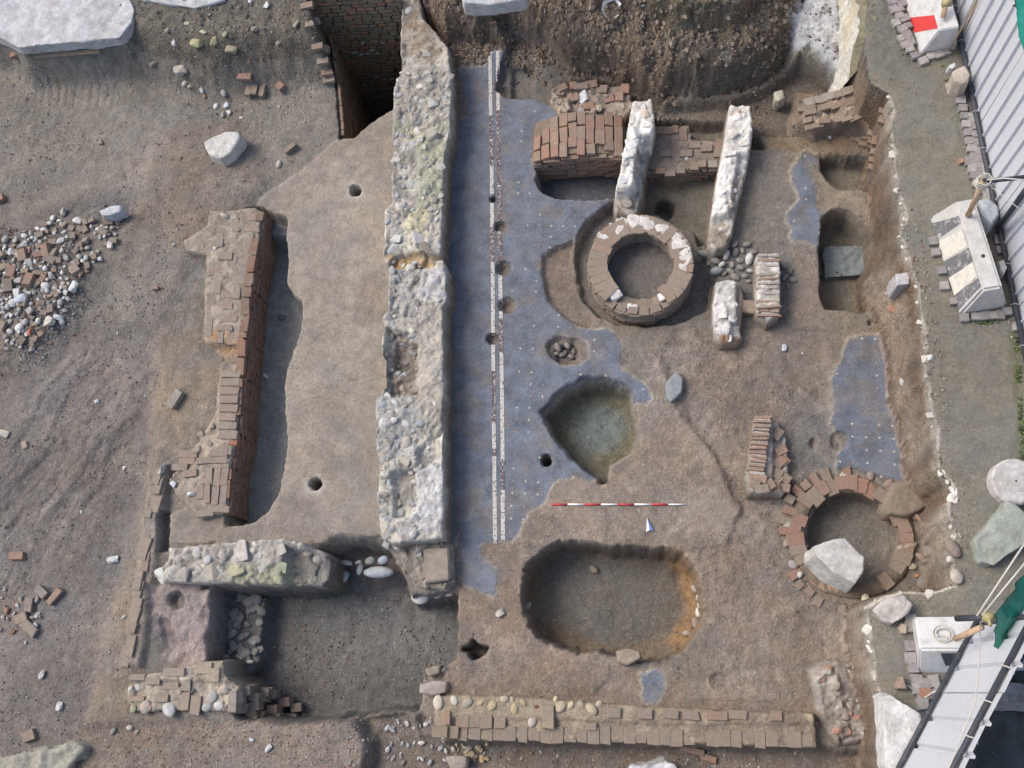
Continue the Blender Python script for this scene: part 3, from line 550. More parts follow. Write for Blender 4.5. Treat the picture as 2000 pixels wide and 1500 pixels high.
class Core:
    """mortar body of a wall: a bumpy height sheet over a footprint, closed by its sides"""
    def __init__(s, poly, ztop, zbase, zp=None, step=0.02, amp=0.02, cob=0.0, cobf=9, batter=0.06, cols=((0.44, 0.42, 0.38), (0.30, 0.29, 0.27)), subs=(), patches=(), flats=(), warp=0.6, seed=1, tilt=None, side=(0.21, 0.17, 0.13)):
        P = [W(x, y, zp if zp is not None else ztop) for x, y in poly]; m = batter + 0.06
        x = np.arange(min(p[0] for p in P) - m, max(p[0] for p in P) + m, step); y = np.arange(min(p[1] for p in P) - m, max(p[1] for p in P) + m, step)
        s.x, s.y = x, y; X, Y = np.meshgrid(x, y)
        wx = 0.02 * fbm(X, Y, 7, 3, seed); wy = 0.02 * fbm(X, Y, 7, 3, seed + 50)
        sd = sdf(P, X + warp * wx, Y + warp * wy); H = np.full(X.shape, float(ztop))
        c0, c1 = np.array(cols[0]), np.array(cols[1]); n = sm(fbm(X, Y, 5, 4, seed + 4) * 1.6 + 0.5)[..., None]; CC = c0 * n + c1 * (1 - n)
        for q, zz, ww in subs:
            k = sm(0.5 - sdf([W(a, b_, ztop) for a, b_ in q], X + wx, Y + wy) / ww); H = H * (1 - k) + zz * k
        H += amp * (fbm(X, Y, 4, 6, seed + 8, 0.68) * 1.7)
        if cob:
            hf = np.full(X.shape, -9.0); cf = np.ones(X.shape)
            for f_, a_ in ((cobf * .8, 1.0), (cobf * 1.7, .6)):      # broken blocks: every cell its own level and tilt
                d1, d2, cid, tl = worley(X + 1.5 * wx, Y + 1.5 * wy, f_, seed + f_, True)
                h_ = cob * a_ * ((cid - .5) * 2.6 + tl * 1.5) - cob * 1.2 * np.clip(1 - (d2 - d1) * 5, 0, 1); cf = np.where(h_ > hf, cid, cf); hf = np.maximum(hf, h_)
            mo = cob * (.1 + 1.2 * fbm(X, Y, 3, 4, seed + 61)); st = hf > mo; add_ = np.maximum(hf, mo)
            for q, ww in flats:
                k = sm(0.5 - sdf([W(a, b_, ztop) for a, b_ in q], X + wx, Y + wy) / ww); add_ = add_ * (1 - k) + .15 * k * mo; st = st & (k < .5)
            H += add_
            CC = np.where(st[..., None], CC * (.62 + .75 * cf)[..., None] * np.where(cf < .3, 1, 1)[..., None], CC)
        for q, cc, ww in patches:
            k = sm(0.5 - sdf([W(a, b_, ztop) for a, b_ in q], X + 3 * wx, Y + 3 * wy) / ww)[..., None] * (0.55 + 0.45 * sm(fbm(X, Y, 9, 3, seed + 90) * 2 + .6)[..., None]); CC = CC * (1 - k) + np.array(cc) * k
        H *= 1.0; s.top = H.copy()
        t = np.clip(sd / batter, 0, 1); ed = np.clip(1 + sd / 0.03, 0, 1)
        H = H - 0.012 * ed ** 2
        Zz = H * (1 - t) + zbase * t
        kk = sm((sd - batter * .12) / (batter * .35))[..., None]; CC = CC * (1 - kk) + np.array(side) * kk
        s.H = H; keep = (sd[:-1, :-1] < batter + step) | (sd[1:, 1:] < batter + step)
        s.args = (X, Y, Zz, keep, np.clip(CC * (1 + 0.2 * fbm(X, Y, 1.7, 3, seed + 33))[..., None], 0.02, 0.85))
        s.sd = sd; s.P = P; s.ztop = ztop; s.zbase = zbase
    def link(s, name, parent, mat='masonry'):
        me = gridmesh(name, *s.args); return wlink(name, me, mat, parent)
    def z(s, x, y):
        i = min(max(int(round((x - s.x[0]) / (s.x[1] - s.x[0]))), 0), len(s.x) - 1); j = min(max(int(round((y - s.y[0]) / (s.y[1] - s.y[0]))), 0), len(s.y) - 1)
        return float(s.H[j, i]), float(s.sd[j, i])
    def at(s, px, py):
        z = s.ztop
        for _ in range(3): x, y = W(px, py, z); z = s.z(x, y)[0]
        x, y = W(px, py, z); return Vector((x, y, z))
def base_of(poly, z, zp): 
    P = [W(x, y, zp) for x, y in poly]; return (sum(p[0] for p in P) / len(P), sum(p[1] for p in P) / len(P), z)
def scatter(core, parent, n, smin, smax, kinds=('cob', 'rub'), cols=None, sink=0.12, edge=-0.03, region=None, gap=0.75, seed=0, flat=0.7, placed=None):
    r = random.Random(seed); placed = placed if placed is not None else []; P = [W(x, y, core.ztop) for x, y in region] if region else core.P
    bx = [p[0] for p in P]; by = [p[1] for p in P]; k = 0
    for _ in range(n * 12):
        if k >= n: break
        x = r.uniform(min(bx), max(bx)); y = r.uniform(min(by), max(by)); z, sd = core.z(x, y)
        if sd > edge: continue
        if region and sdf(P, np.array([x]), np.array([y]))[0] > 0: continue
        s = r.uniform(smin, smax)
        if any((x - a) ** 2 + (y - b_) ** 2 < (gap * 0.5 * (s + c)) ** 2 for a, b_, c in placed): continue
        placed.append((x, y, s)); k += 1
        stone(parent, (x, y, z - s * flat * sink), s, r.choice(kinds), vary(r.choice(cols or STC), 0.15, 0.04, r), asp=r.uniform(0.75, 1), flat=flat)

# ------------------------------------------------------------------ mosaic bands and crosses
def tess_mesh(name, quads, cols):
    V, F, K = [], [], []
    for q, c in zip(quads, cols):
        n = len(V); V += q; F.append((n, n + 1, n + 2, n + 3)); K += [c] * 4
    return pymesh(name, V, F, cols=np.array(K))
def on_mos(x, y, tol=0.03):
    i = min(max(np.searchsorted(xs, x), 0), len(xs) - 1); j = min(max(np.searchsorted(ys, y), 0), len(ys) - 1)
    return ZONE[j, i] == MOS and abs(Z[j, i]) < tol
for bi, line in enumerate(([(957, 97), (958, 200), (960, 300), (962, 500), (963.5, 700), (965, 860), (967, 1060)], [(972, 97), (972.5, 190), (974, 300), (976.5, 500), (979.5, 700), (981.5, 860), (982.5, 1055)])):
    pts = [W3(x, y, 0) for x, y in line]; L = [0]
    for a, b_ in zip(pts, pts[1:]): L.append(L[-1] + (b_ - a).length)
    quads, cols = [], []; s = 0.0; r = random.Random(bi)
    while s < L[-1]:
        x = np.interp(s, L, [p.x for p in pts]); y = np.interp(s, L, [p.y for p in pts]); py = np.interp(s, L, [q[1] for q in line])
        dirt = (vnoise(np.array(s * 1.7), np.array(bi * 9.1), 3) + 0.35 * vnoise(np.array(s * 9), np.array(bi * 3.0), 5)) / 1.35
        worn = dirt > (0.53 if 220 < py < 480 or 560 < py < 650 else 0.66)
        for c in range(3):
            cx = x + (c - 1) * 0.0155
            if on_mos(cx, y) or on_mos(x, y):
                z = Zat(cx, y) + 0.004; h = 0.0070; j = lambda: r.uniform(-0.001, 0.001)
                quads.append([(cx - h + j(), y - h + j(), z), (cx + h + j(), y - h + j(), z), (cx + h + j(), y + h + j(), z), (cx - h + j(), y + h + j(), z)])
                if worn: cols.append(vary((0.16, 0.115, 0.115), 0.3, 0.05, r) if r.random() < 0.8 else (0.45, 0.42, 0.4))
                else: cols.append(vary((0.60, 0.57, 0.53), 0.12, 0.03, r) if r.random() < 0.9 else vary((0.25, 0.2, 0.18), 0.3, 0.03, r))
        s += 0.0155
    o = wlink('white_band', tess_mesh('white_band', quads, cols), 'tessera', mosaic_o); tag(o, kind='stuff')
quads, cols = [], []; r = random.Random(3)
a0 = W3(1008, 440, 0); ux = Vector((0.1505, -0.010, 0)); uy = Vector((0.006, 0.1505, 0))
for i in range(-1, 40):
    for j in range(-35, 16):
        if (i + j) % 1: continue
        p = a0 + ux * i + uy * j
        if p.x < W(997, 700, 0)[0] or not on_mos(p.x, p.y, 0.012): continue
        kind = r.random()
        if kind < 0.22: continue
        base = (0.50, 0.47, 0.41) if kind < 0.55 else (0.28, 0.22, 0.19)
        for dx, dy in ((0.009, 0), (-0.009, 0), (0, 0.009), (0, -0.009)):
            x, y = p.x + dx + r.uniform(-.003, .003), p.y + dy + r.uniform(-.003, .003); h = 0.0055; z = Zat(x, y) + 0.0045
            quads.append([(x - h, y - h, z), (x + h, y - h, z), (x + h, y + h, z), (x - h, y + h, z)]); cols.append(vary(base, 0.15, 0.03, r))
o = wlink('white_crosses', tess_mesh('white_crosses', quads, cols), 'tessera', mosaic_o); tag(o, kind='stuff')

# ------------------------------------------------------------------ the long rubble wall
wl = [(785, -30), (782, 100), (785, 132), (776, 150), (768, 170), (766, 300), (766, 398), (752, 412), (750, 510), (759, 520), (759, 605), (748, 615), (745, 690), (752, 702), (752, 755), (745, 770), (735, 782), (735, 880), (740, 900), (738, 1000), (746, 1050), (770, 1062), (868, 1052), (865, 1030), (866, 780), (866, 600), (874, 580), (872, 520), (862, 500), (865, 400), (868, 300), (880, 250), (882, 150), (876, 95), (850, 60), (825, 30), (815, -30)]
root = thing('rubble_wall', 'long pale rubble and mortar wall running down the middle beside the mosaic', 'wall', base_of(wl, -0.05, 0.35))
core = Core(wl, 0.40, -0.08, amp=0.05, cob=0.034, cobf=6, step=0.016, flats=[([(814, 598), (868, 598), (868, 800), (814, 790)], .05), ([(818, 900), (866, 870), (866, 1042), (800, 1042), (815, 960)], .08), ([(783, -30), (840, -30), (880, 110), (880, 150), (785, 140)], .2), ([(770, 245), (815, 240), (815, 390), (770, 395)], .1), ([(775, 925), (812, 920), (812, 1010), (775, 1008)], .05)], batter=0.03, cols=((0.50, 0.47, 0.41), (0.33, 0.305, 0.265)), seed=3, side=(0.2, 0.155, 0.11),
    subs=[([(753, 640), (812, 655), (814, 775), (755, 772)], 0.24, 0.06), ([(770, 660), (812, 668), (812, 720), (765, 715)], 0.14, 0.06), ([(766, 925), (812, 915), (815, 985), (800, 1015), (772, 1010)], 0.31, 0.05), ([(775, 500), (870, 500), (872, 522), (758, 524)], 0.31, 0.05), ([(783, -30), (830, -30), (850, 60), (872, 95), (870, 130), (785, 130)], 0.36, 0.1), ([(815, 880), (862, 840), (860, 900), (815, 920)], 0.33, 0.05)],
    patches=[([(766, 655), (812, 660), (812, 770), (760, 765)], (0.24, 0.2, 0.165), 0.08), ([(766, 130), (880, 130), (870, 240), (766, 240)], (0.36, 0.33, 0.285), 0.3), ([(756, 525), (815, 525), (815, 640), (750, 640)], (0.36, 0.345, 0.32), 0.15), ([(740, 780), (815, 780), (815, 900), (740, 900)], (0.42, 0.42, 0.4), 0.15), ([(815, 600), (865, 600), (862, 790), (815, 800)], (0.42, 0.38, 0.325), 0.06), ([(760, 240), (865, 240), (860, 410), (820, 420), (825, 300)], (0.40, 0.39, 0.27), 0.25), ([(820, 300), (862, 300), (862, 400), (820, 400)], (0.36, 0.37, 0.28), 0.25), ([(785, 410), (830, 410), (835, 455), (790, 455)], (0.56, 0.52, 0.36), 0.12), ([(760, 500), (872, 500), (872, 522), (760, 525)], (0.44, 0.30, 0.16), 0.06), ([(785, -30), (830, -30), (850, 60), (870, 100), (840, 120), (785, 100)], (0.30, 0.235, 0.175), 0.2), ([(740, 920), (770, 920), (775, 1000), (745, 1040)], (0.52, 0.49, 0.43), 0.1), ([(815, 920), (862, 890), (864, 1040), (790, 1045)], (0.55, 0.54, 0.53), 0.1), ([(820, 520), (872, 520), (870, 590), (820, 590)], (0.5, 0.49, 0.49), 0.08)])  # the ochre strip across the wall is warm sunlight put into the colour
core.link('mortar_core', root)
# beige render on the mosaic side
big = [(789, 401, 21, 'c', 5), (807, 409, 14, 'c', 4), (757, 433, 15, 'c', 5), (775, 435, 14, 'c', 0), (852, 428, 15, 'r', 4), (851, 456, 19, 'r', 2), (816, 463, 38, 'r', 4), (773, 468, 31, 'r', 4), (769, 488, 32, 'r', 4), (832, 483, 29, 'r', 3), (855, 480, 17, 'r', 0), (805, 479, 17, 'c', 3), (783, 452, 23, 'c', 1), (767, 512, 13, 'c', 0), (811, 513, 17, 'c', 4), (793, 535, 13, 'c', 5), (812, 545, 25, 'r', 3), (776, 544, 24, 'r', 1), (768, 569, 20, 'r', 3), (813, 591, 19, 'r', 3), (857, 587, 13, 'c', 4), (768, 632, 19, 'r', 5), (760, 660, 30, 'c', 2), (804, 625, 23, 'r', 2), (789, 671, 18, 'r', 1), (803, 655, 18, 'r', 1), (805, 675, 16, 'r', 3), (805, 689, 16, 'r', 5), (792, 708, 17, 'c', 3), (807, 700, 12, 'r', 3), (784, 759, 17, 'r', 2), (757, 764, 14, 'c', 4), (770, 690, 15, 'r', 3), (775, 715, 16, 'r', 3), (800, 752, 12, 'r', 3), (746, 791, 21, 'c', 5), (772, 786, 22, 'c', 4), (750, 827, 30, 'c', 4), (822, 826, 24, 'c', 5), (847, 810, 22, 'r', 2), (793, 828, 26, 'c', 4), (768, 851, 14, 'c', 1), (795, 865, 29, 'c', 2), (753, 865, 30, 'r', 2), (776, 872, 15, 'c', 1), (789, 899, 38, 'r', 2), (747, 1001, 22, 'r', 1), (804, 983, 20, 'c', 1), (780, 1004, 26, 'c', 0), (771, 966, 18, 'c', 3), (807, 1043, 20, 'c', 4), (755, 1050, 18, 'c', 1), (800, 20, 24, 'c', 4), (785, 142, 13, 'c', 4), (777, 157, 12, 'c', 4), (830, 105, 34, 'r', 2), (800, 210, 22, 'r', 1), (845, 200, 34, 'r', 0), (845, 265, 36, 'r', 2), (790, 290, 16, 'c', 4), (775, 380, 18, 'r', 0)]
pl = []
for px, py, s, kd, ci in big:
    p = core.at(px, py); s = s / PXM; stone(root, p - Vector((0, 0, s * 0.06)), s, 'cob' if kd == 'c' else 'rub', vary(STC[ci], 0.1), flat=0.75, asp=random.uniform(0.75, 0.95)); pl.append((p.x, p.y, s))
scatter(core, root, 120, 0.05, 0.17, region=[(765, 120), (880, 120), (865, 400), (865, 520), (760, 520), (752, 420), (766, 400)], cols=[(0.5, 0.48, 0.44), (0.4, 0.385, 0.35), (0.3, 0.275, 0.24), (0.34, 0.345, 0.345)], kinds=('rub', 'rub', 'cob'), sink=0.15, seed=5, placed=pl, flat=0.5)
scatter(core, root, 75, 0.05, 0.15, region=[(745, 520), (815, 520), (815, 1045), (740, 1045)], cols=[(0.5, 0.48, 0.45), (0.4, 0.38, 0.34), (0.3, 0.265, 0.23), (0.33, 0.335, 0.34)], kinds=('rub', 'rub', 'cob'), sink=0.15, seed=6, placed=pl, flat=0.55)
scatter(core, root, 25, 0.05, 0.10, region=[(815, 780), (866, 780), (866, 1045), (815, 1045)], cols=[(0.5, 0.49, 0.47), (0.38, 0.37, 0.34)], sink=0.4, seed=9, placed=pl, flat=0.45)

# ragged southern butt of the long wall, with a squared block on cobbles
bp = [(750, 1056), (790, 1048), (868, 1052), (878, 1066), (882, 1135), (870, 1150), (810, 1148), (790, 1125), (770, 1090)]
root = thing('wall_stub', 'stepped rubble end of the long wall with a squared brown block', 'wall stub', base_of(bp, -0.6, 0.1))
core = Core(bp, 0.14, -0.65, amp=0.03, cob=0.06, cobf=8, batter=0.12, cols=((0.30, 0.265, 0.225), (0.24, 0.21, 0.18)), seed=8, subs=[([(740, 1070), (800, 1070), (820, 1155), (770, 1140)], 0.0, 0.15)])
core.link('mortar_core', root)
p = W3(851, 1104, 0.2)
def slab_mesh(name, pts, z0, z1, bev=0.01, inset=0.0, noise=0.0):
    bm = bmesh.new(); cx = sum(p[0] for p in pts) / len(pts); cy = sum(p[1] for p in pts) / len(pts)
    b0 = [bm.verts.new((p[0], p[1], z0)) for p in pts]; t0 = [bm.verts.new((p[0] + (cx - p[0]) * inset, p[1] + (cy - p[1]) * inset, z1)) for p in pts]; n = len(pts)
    bm.faces.new(b0[::-1]); bm.faces.new(t0)
    for i in range(n): bm.faces.new((b0[i], b0[(i + 1) % n], t0[(i + 1) % n], t0[i]))
    bmesh.ops.recalc_face_normals(bm, faces=bm.faces)
    if bev: bmesh.ops.bevel(bm, geom=list(bm.edges), offset=bev, segments=2, affect='EDGES')
    return finish(bm, name, False)
def pslab(name, px, z0, z1, mat, parent=None, color=None, bev=0.01, inset=0.0, zp=None):
    pts = [W(x, y, z1 if zp is None else zp) for x, y in px]
    A = sum(pts[i][0] * pts[(i + 1) % len(pts)][1] - pts[(i + 1) % len(pts)][0] * pts[i][1] for i in range(len(pts)))
    if A < 0: pts = pts[::-1]
    return wlink(name, slab_mesh(name, pts, z0, z1, bev, inset), mat, parent, color)
pslab('squared_block', [(826, 1071), (876, 1070), (878, 1132), (832, 1138)], 0.05, 0.23, 'stone', root, (0.29, 0.245, 0.205), 0.015)
pl = []
for px, py, s, ci in ((820, 1164, 36, 4), (852, 1160, 24, 2), (876, 1157, 22, 4)):
    stone(root, W3(px, py, -0.12), s / PXM, 'cob', vary(STC[ci], 0.08), yaw=0.1, flat=0.8)
for px, py, s, ci in ((757, 1062, 22, 1), (775, 1066, 18, 1), (805, 1048, 22, 4), (827, 1050, 16, 3), (845, 1060, 16, 3), (790, 1080, 20, 3), (800, 1100, 20, 3), (812, 1122, 20, 3), (780, 1100, 16, 3), (820, 1085, 14, 1), (798, 1120, 14, 3), (862, 1058, 18, 2)):
    p = core.at(px, py); stone(root, p, s / PXM, 'rub', vary(STC[ci], 0.1), flat=0.7)
# cobbles sticking out of the bank under the floor edge
for i, (px, py, s, asp, ya, c, zz) in enumerate(((741, 1117, 62, 0.36, 0.05, (0.40, 0.43, 0.46), -0.35), (748, 1094, 22, .8, .6, (0.33, 0.38, 0.46), -0.2), (703, 1112, 24, .5, 1.3, (0.36, 0.39, 0.39), -0.4), (672, 1126, 26, .7, 1.1, (0.40, 0.43, 0.43), -0.5), (655, 1112, 22, .5, .1, (0.3, 0.34, 0.33), -0.45), (677, 1099, 26, .45, -.2, (0.36, 0.4, 0.38), -0.35), (722, 1095, 20, .8, .3, (0.25, 0.28, 0.26), -0.3), (650, 1133, 14, .7, .3, (0.34, 0.36, 0.35), -0.55), (700, 1098, 14, .6, .3, (0.3, 0.33, 0.3), -0.3), (662, 1100, 12, .6, .3, (0.3, 0.33, 0.3), -0.35))):
    lab = ('flat blue-grey boulder jutting from the bank under the pale floor edge', 'small blue cobble just above the flat blue-grey boulder in the bank')[i] if i < 2 else None
    o = inst('cobble', COBS[i % 10], W3(px, py, zz), None, (s / PXM, s / PXM * asp / 0.8, s / PXM * 0.5), (0, 0, ya), c)
    tag(o, lab or 'rounded grey-green cobble sticking out of the bank below the pale floor', 'cobble', 'cobbles in the bank below the floor edge')

# ------------------------------------------------------------------ brick wall beside the trench
def dirvec(a, b_): d = (b_ - a); L = d.length; return d / L, L
bw = [(410, 412), (498, 404), (512, 412), (505, 470), (484, 560), (478, 640), (474, 680), (470, 735), (466, 800), (460, 868), (448, 910), (443, 1000), (390, 1015), (340, 965), (330, 940), (345, 900), (385, 860), (420, 800), (430, 700), (398, 668), (398, 560), (404, 500), (362, 490), (358, 470), (405, 440)]
root = thing('brick_wall', 'dusty old brick wall beside the long dark trench', 'wall', base_of(bw, -0.45, 0.2))
core = Core(bw, 0.175, -0.5, amp=0.016, cob=0.012, cobf=8, batter=0.03, cols=((0.32, 0.275, 0.225), (0.28, 0.235, 0.19)), seed=12, subs=[([(402, 672), (474, 676), (470, 705), (400, 705)], 0.08, 0.08), ([(330, 880), (420, 800), (430, 860), (380, 900), (340, 960)], 0.12, 0.1)],
    patches=[([(400, 650), (460, 650), (460, 690), (400, 690)], (0.36, 0.22, 0.12), 0.12), ([(400, 690), (440, 690), (430, 760), (395, 760)], (0.34, 0.27, 0.17), 0.15)])
core.link('rubble_fill', root)
edge = [W3(*q, 0.2) for q in ((512, 412), (486, 560), (477, 660), (470, 735), (462, 850), (447, 915), (443, 1003))]
for course in range(10):                   # east face, stretchers and headers
    z = 0.165 - course * 0.064
    for a, b_ in zip(edge, edge[1:]):
        d, L = dirvec(a, b_); nrm = Vector((-d.y, d.x, 0)); yaw = math.atan2(d.y, d.x); s = 0.0 if course % 2 else -0.1
        while s < L - 0.05:
            l = 0.24 if random.random() < 0.75 else 0.12
            m = min(s + l, L); s0 = max(s, 0.0)
            if m - s0 > 0.05 and not (course == 0 and random.random() < 0.25):
                p = a + d * ((s0 + m) / 2) - nrm * 0.0; p.z = z
                inw = Vector((d.y, -d.x, 0)) * (1 if d.y < 0 else -1)
                brick(root, p + inw * 0.03 * 1 + Vector((random.uniform(-.004, .004), 0, 0)), yaw, (m - s0 - 0.01, 0.11, 0.055), vary((0.1, 0.06, 0.04), 0.2)).color = vary(random.choice([(0.23, 0.115, 0.072), (0.2, 0.115, 0.077), (0.26, 0.115, 0.067)]), 0.2) + (1,)
            s += l
DUST = [(0.31, 0.245, 0.2), (0.31, 0.26, 0.215), (0.33, 0.235, 0.19), (0.30, 0.262, 0.222)]
tops = []
for y in range(730, 858, 17): tops.append((452 - (y - 730) * 0.06, y, 38, 15, 0))        # headers in a row
for y in (884, 898): tops += [(428, y, 36, 14, 0), (368, y + 3, 36, 14, 0)]
tops += [(398, 900, 30, 13, 0.1), (352, 912, 34, 14, 0), (372, 925, 28, 14, 0.2), (425, 930, 14, 36, 0), (440, 930, 14, 36, 0), (438, 966, 14, 36, 0), (421, 968, 14, 36, 0), (405, 965, 14, 36, .1), (410, 930, 14, 34, .1), (432, 995, 36, 13, 0), (402, 1004, 36, 12, .1), (392, 960, 14, 30, .1), (440, 883, 34, 14, 0)]
tops += [(498, 425, 30, 16, 0), (492, 447, 34, 16, 0), (488, 470, 16, 34, 0), (485, 505, 18, 30, 0), (474, 547, 44, 16, 0), (476, 528, 16, 30, 0), (472, 600, 16, 34, 0), (468, 650, 18, 36, 0), (448, 622, 34, 16, 0), (445, 598, 20, 14, 0), (440, 640, 30, 14, 0), (452, 660, 16, 26, .1), (412, 600, 16, 34, 0), (408, 640, 16, 40, 0), (425, 560, 16, 30, 0), (440, 500, 30, 16, 0), (450, 470, 30, 16, .1), (460, 440, 16, 32, .2), (430, 470, 14, 30, .1), (420, 530, 30, 15, .1), (447, 575, 32, 15, 0), (430, 655, 15, 30, 0), (462, 572, 14, 28, .0), (455, 515, 14, 28, 0)]
for px, py, wx_, wy_, ya in tops:
    p = core.at(px, py); l, wd = max(wx_, wy_) / PXM, min(wx_, wy_) / PXM; yaw = ya + (0 if wx_ > wy_ else math.pi / 2) - 0.02
    brick(root, p - Vector((0, 0, 0.02 if py < 700 else .004)), yaw, (l, wd, 0.055), vary(random.choice(DUST), 0.07))
stone(root, core.at(440, 422), 0.15, 'cob', (0.42, 0.40, 0.35), yaw=-0.5, asp=.6); stone(root, core.at(318, 915), 0.18, 'rub', (0.45, 0.43, 0.4), yaw=1.2, asp=.5)
stone(root, core.at(338, 945), 0.1, 'rub', (0.55, 0.56, 0.6)); stone(root, core.at(375, 965), 0.12, 'rub', (0.6, 0.58, 0.53), asp=.6); stone(root, core.at(420, 485), 0.06, 'cob', (0.6, 0.6, 0.58))
stone(root, core.at(435, 850), 0.1, 'rub', (0.3, 0.25, 0.2)); stone(root, core.at(415, 833), 0.08, 'rub', (0.33, 0.27, 0.22)); stone(root, core.at(395, 850), 0.12, 'rub', (0.29, 0.24, 0.2)); stone(root, core.at(410, 865), 0.12, 'rub', (0.28, 0.24, 0.2)); stone(root, core.at(385, 880), 0.12, 'rub', (0.3, 0.25, 0.2))

# ------------------------------------------------------------------ brick-lined shaft
A = W3(622, -50, 0.15); Bp = W3(780, -50, 0.15)
sx0, sx1 = W(622, 20, 0.15)[0] - 0.02, W(784, 20, 0.15)[0]; syN = W(700, 4, 0.55)[1] + 0.10; syS = W(662, 268, 0.1)[1]
root = thing('brick_shaft', 'deep narrow shaft lined with mossy brick at the top of the picture', 'shaft', ((sx0 + sx1) / 2, (syN + syS) / 2, -3.2))
back = pymesh('mortar_lining', [(sx0, syN + .03, -3.2), (sx1, syN + .03, -3.2), (sx1, syN + .03, 0.7), (sx0, syN + .03, 0.7), (sx1 + .01, syN, -3.2), (sx1 + .01, syS, -3.2), (sx1 + .01, syS, -.1), (sx1 + .01, syN, -.1)], [(0, 1, 2, 3), (4, 5, 6, 7)], cols=np.tile((0.15, 0.13, 0.105), (8, 1)))
wlink('mortar_lining', back, 'masonry', root)
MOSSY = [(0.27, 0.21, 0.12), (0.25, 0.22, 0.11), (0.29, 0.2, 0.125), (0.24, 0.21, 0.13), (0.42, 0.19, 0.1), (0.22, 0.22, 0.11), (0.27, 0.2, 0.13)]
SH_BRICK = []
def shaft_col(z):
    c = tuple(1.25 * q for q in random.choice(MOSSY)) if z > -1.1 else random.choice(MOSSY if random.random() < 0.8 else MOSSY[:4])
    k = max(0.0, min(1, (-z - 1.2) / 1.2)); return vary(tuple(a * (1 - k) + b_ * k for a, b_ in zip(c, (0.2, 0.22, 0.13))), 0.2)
rows = 0; z = 0.62
while z > -2.5:
    x = sx0 + random.uniform(-0.1, 0)
    while x < sx1 + 0.05:
        l = random.choice((0.13, 0.13, 0.15, 0.22))
        a_, b2 = max(x, sx0), min(x + l, sx1 + 0.06)
        if b2 - a_ > 0.05: SH_BRICK.append((a_, b2, z))
        x += l
    z -= 0.073 + random.uniform(-0.004, 0.004)
SH_BRICK = SH_BRICK[:290]; zlast = SH_BRICK[-1][2]
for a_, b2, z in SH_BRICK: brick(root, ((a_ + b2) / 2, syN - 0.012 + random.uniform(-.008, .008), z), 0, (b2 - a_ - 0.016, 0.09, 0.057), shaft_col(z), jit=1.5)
V, F, K = [], [], []
def addbox(x0, x1, y0, y1, z0, z1, c):
    n = len(V); V.extend([(x0, y0, z0), (x1, y0, z0), (x1, y1, z0), (x0, y1, z0), (x0, y0, z1), (x1, y0, z1), (x1, y1, z1), (x0, y1, z1)])
    F.extend([tuple(n + i for i in q) for q in ((0, 3, 2, 1), (4, 5, 6, 7), (0, 1, 5, 4), (1, 2, 6, 5), (2, 3, 7, 6), (3, 0, 4, 7))]); K.extend([c] * 8)
def segbox(p, q, d, h, z, c):           # one course brick along a slanting rim
    t = (q - p).normalized(); n2 = Vector((-t.y, t.x, 0)) * d; k = len(V)
    for zz in (z - h, z + h): V.extend([tuple(Vector((v.x, v.y, zz))) for v in (p - n2, q - n2, q + n2, p + n2)])
    F.extend([tuple(k + i for i in f) for f in ((0, 3, 2, 1), (4, 5, 6, 7), (0, 1, 5, 4), (1, 2, 6, 5), (2, 3, 7, 6), (3, 0, 4, 7))]); K.extend([c] * 8)
RIMP = [W3(622, 28, .5), W3(641, 100, .25), W3(656, 172, .1), W3(664, 262, .06)]
z = 0.0
while z > -3.1:
    for a_, b2 in zip(RIMP, RIMP[1:]):
        Ls = (b2 - a_).xy.length; s0 = 0
        while s0 < Ls - .03:
            l = random.choice((.13, .24)); p_ = a_.lerp(b2, s0 / Ls); q_ = a_.lerp(b2, min(s0 + l - .012, Ls) / Ls); sh = Vector((.03 + random.uniform(-.006, .006), 0, 0)); segbox(p_ + sh, q_ + sh, .02, .029, z, vary((0.22, 0.155, 0.105), 0.25)); s0 += l
    z -= .073
z = 0.0
while z > -3.1:                          # west side courses and the deep courses in the dark
    y = syS - 0.05
    while y < syN - 0.05:
        y += 1
    if z < zlast - 0.04:
        x = sx0
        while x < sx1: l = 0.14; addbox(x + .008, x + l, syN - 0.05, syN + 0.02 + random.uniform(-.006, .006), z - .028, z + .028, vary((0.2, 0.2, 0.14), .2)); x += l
    z -= 0.073
o = wlink('side_courses', pymesh('side_courses', V, F, cols=np.array(K)), 'masonry', root); tag(o, kind='stuff')
for px, py, zz in ((718, 104, -1.0), (736, 104, -1.0), (727, 98, -.95), (705, 106, -1.0), (748, 82, -.75), (768, 101, -1.0), (708, 84, -.75), (766, 65, -.55), (737, 150, -1.5), (712, 166, -1.65), (712, 160, -1.6), (730, 158, -1.6), (752, 155, -1.55), (765, 154, -1.55), (693, 102, -.95), (695, 163, -1.6)):
    t_ = (syN - 0.05 - W(px, py, 0)[1])
    zz = CAMH - CAMH * (syN - 0.05) / W(px, py, 0)[1]
    x, y = W(px, py, zz); stone(root, (x, y, zz), random.uniform(0.05, 0.1), 'cob', vary((0.5, 0.5, 0.46), 0.1), yaw=0.2, asp=.6, flat=.6)
# quoin bricks along the shaft's broken west rim
for i, (px, py) in enumerate(((617, 30), (622, 45), (628, 62), (632, 78), (636, 95), (640, 108), (643, 120), (646, 132), (649, 144), (653, 158))):
    p = drop(px - 6, py); brick(root, (p.x - 0.02, p.y, p.z + 0.02), R(10), (0.16, 0.09, 0.06), vary((0.33, 0.29, 0.23) if i % 2 else (0.3, 0.2, 0.14), .1), name='rim_brick')
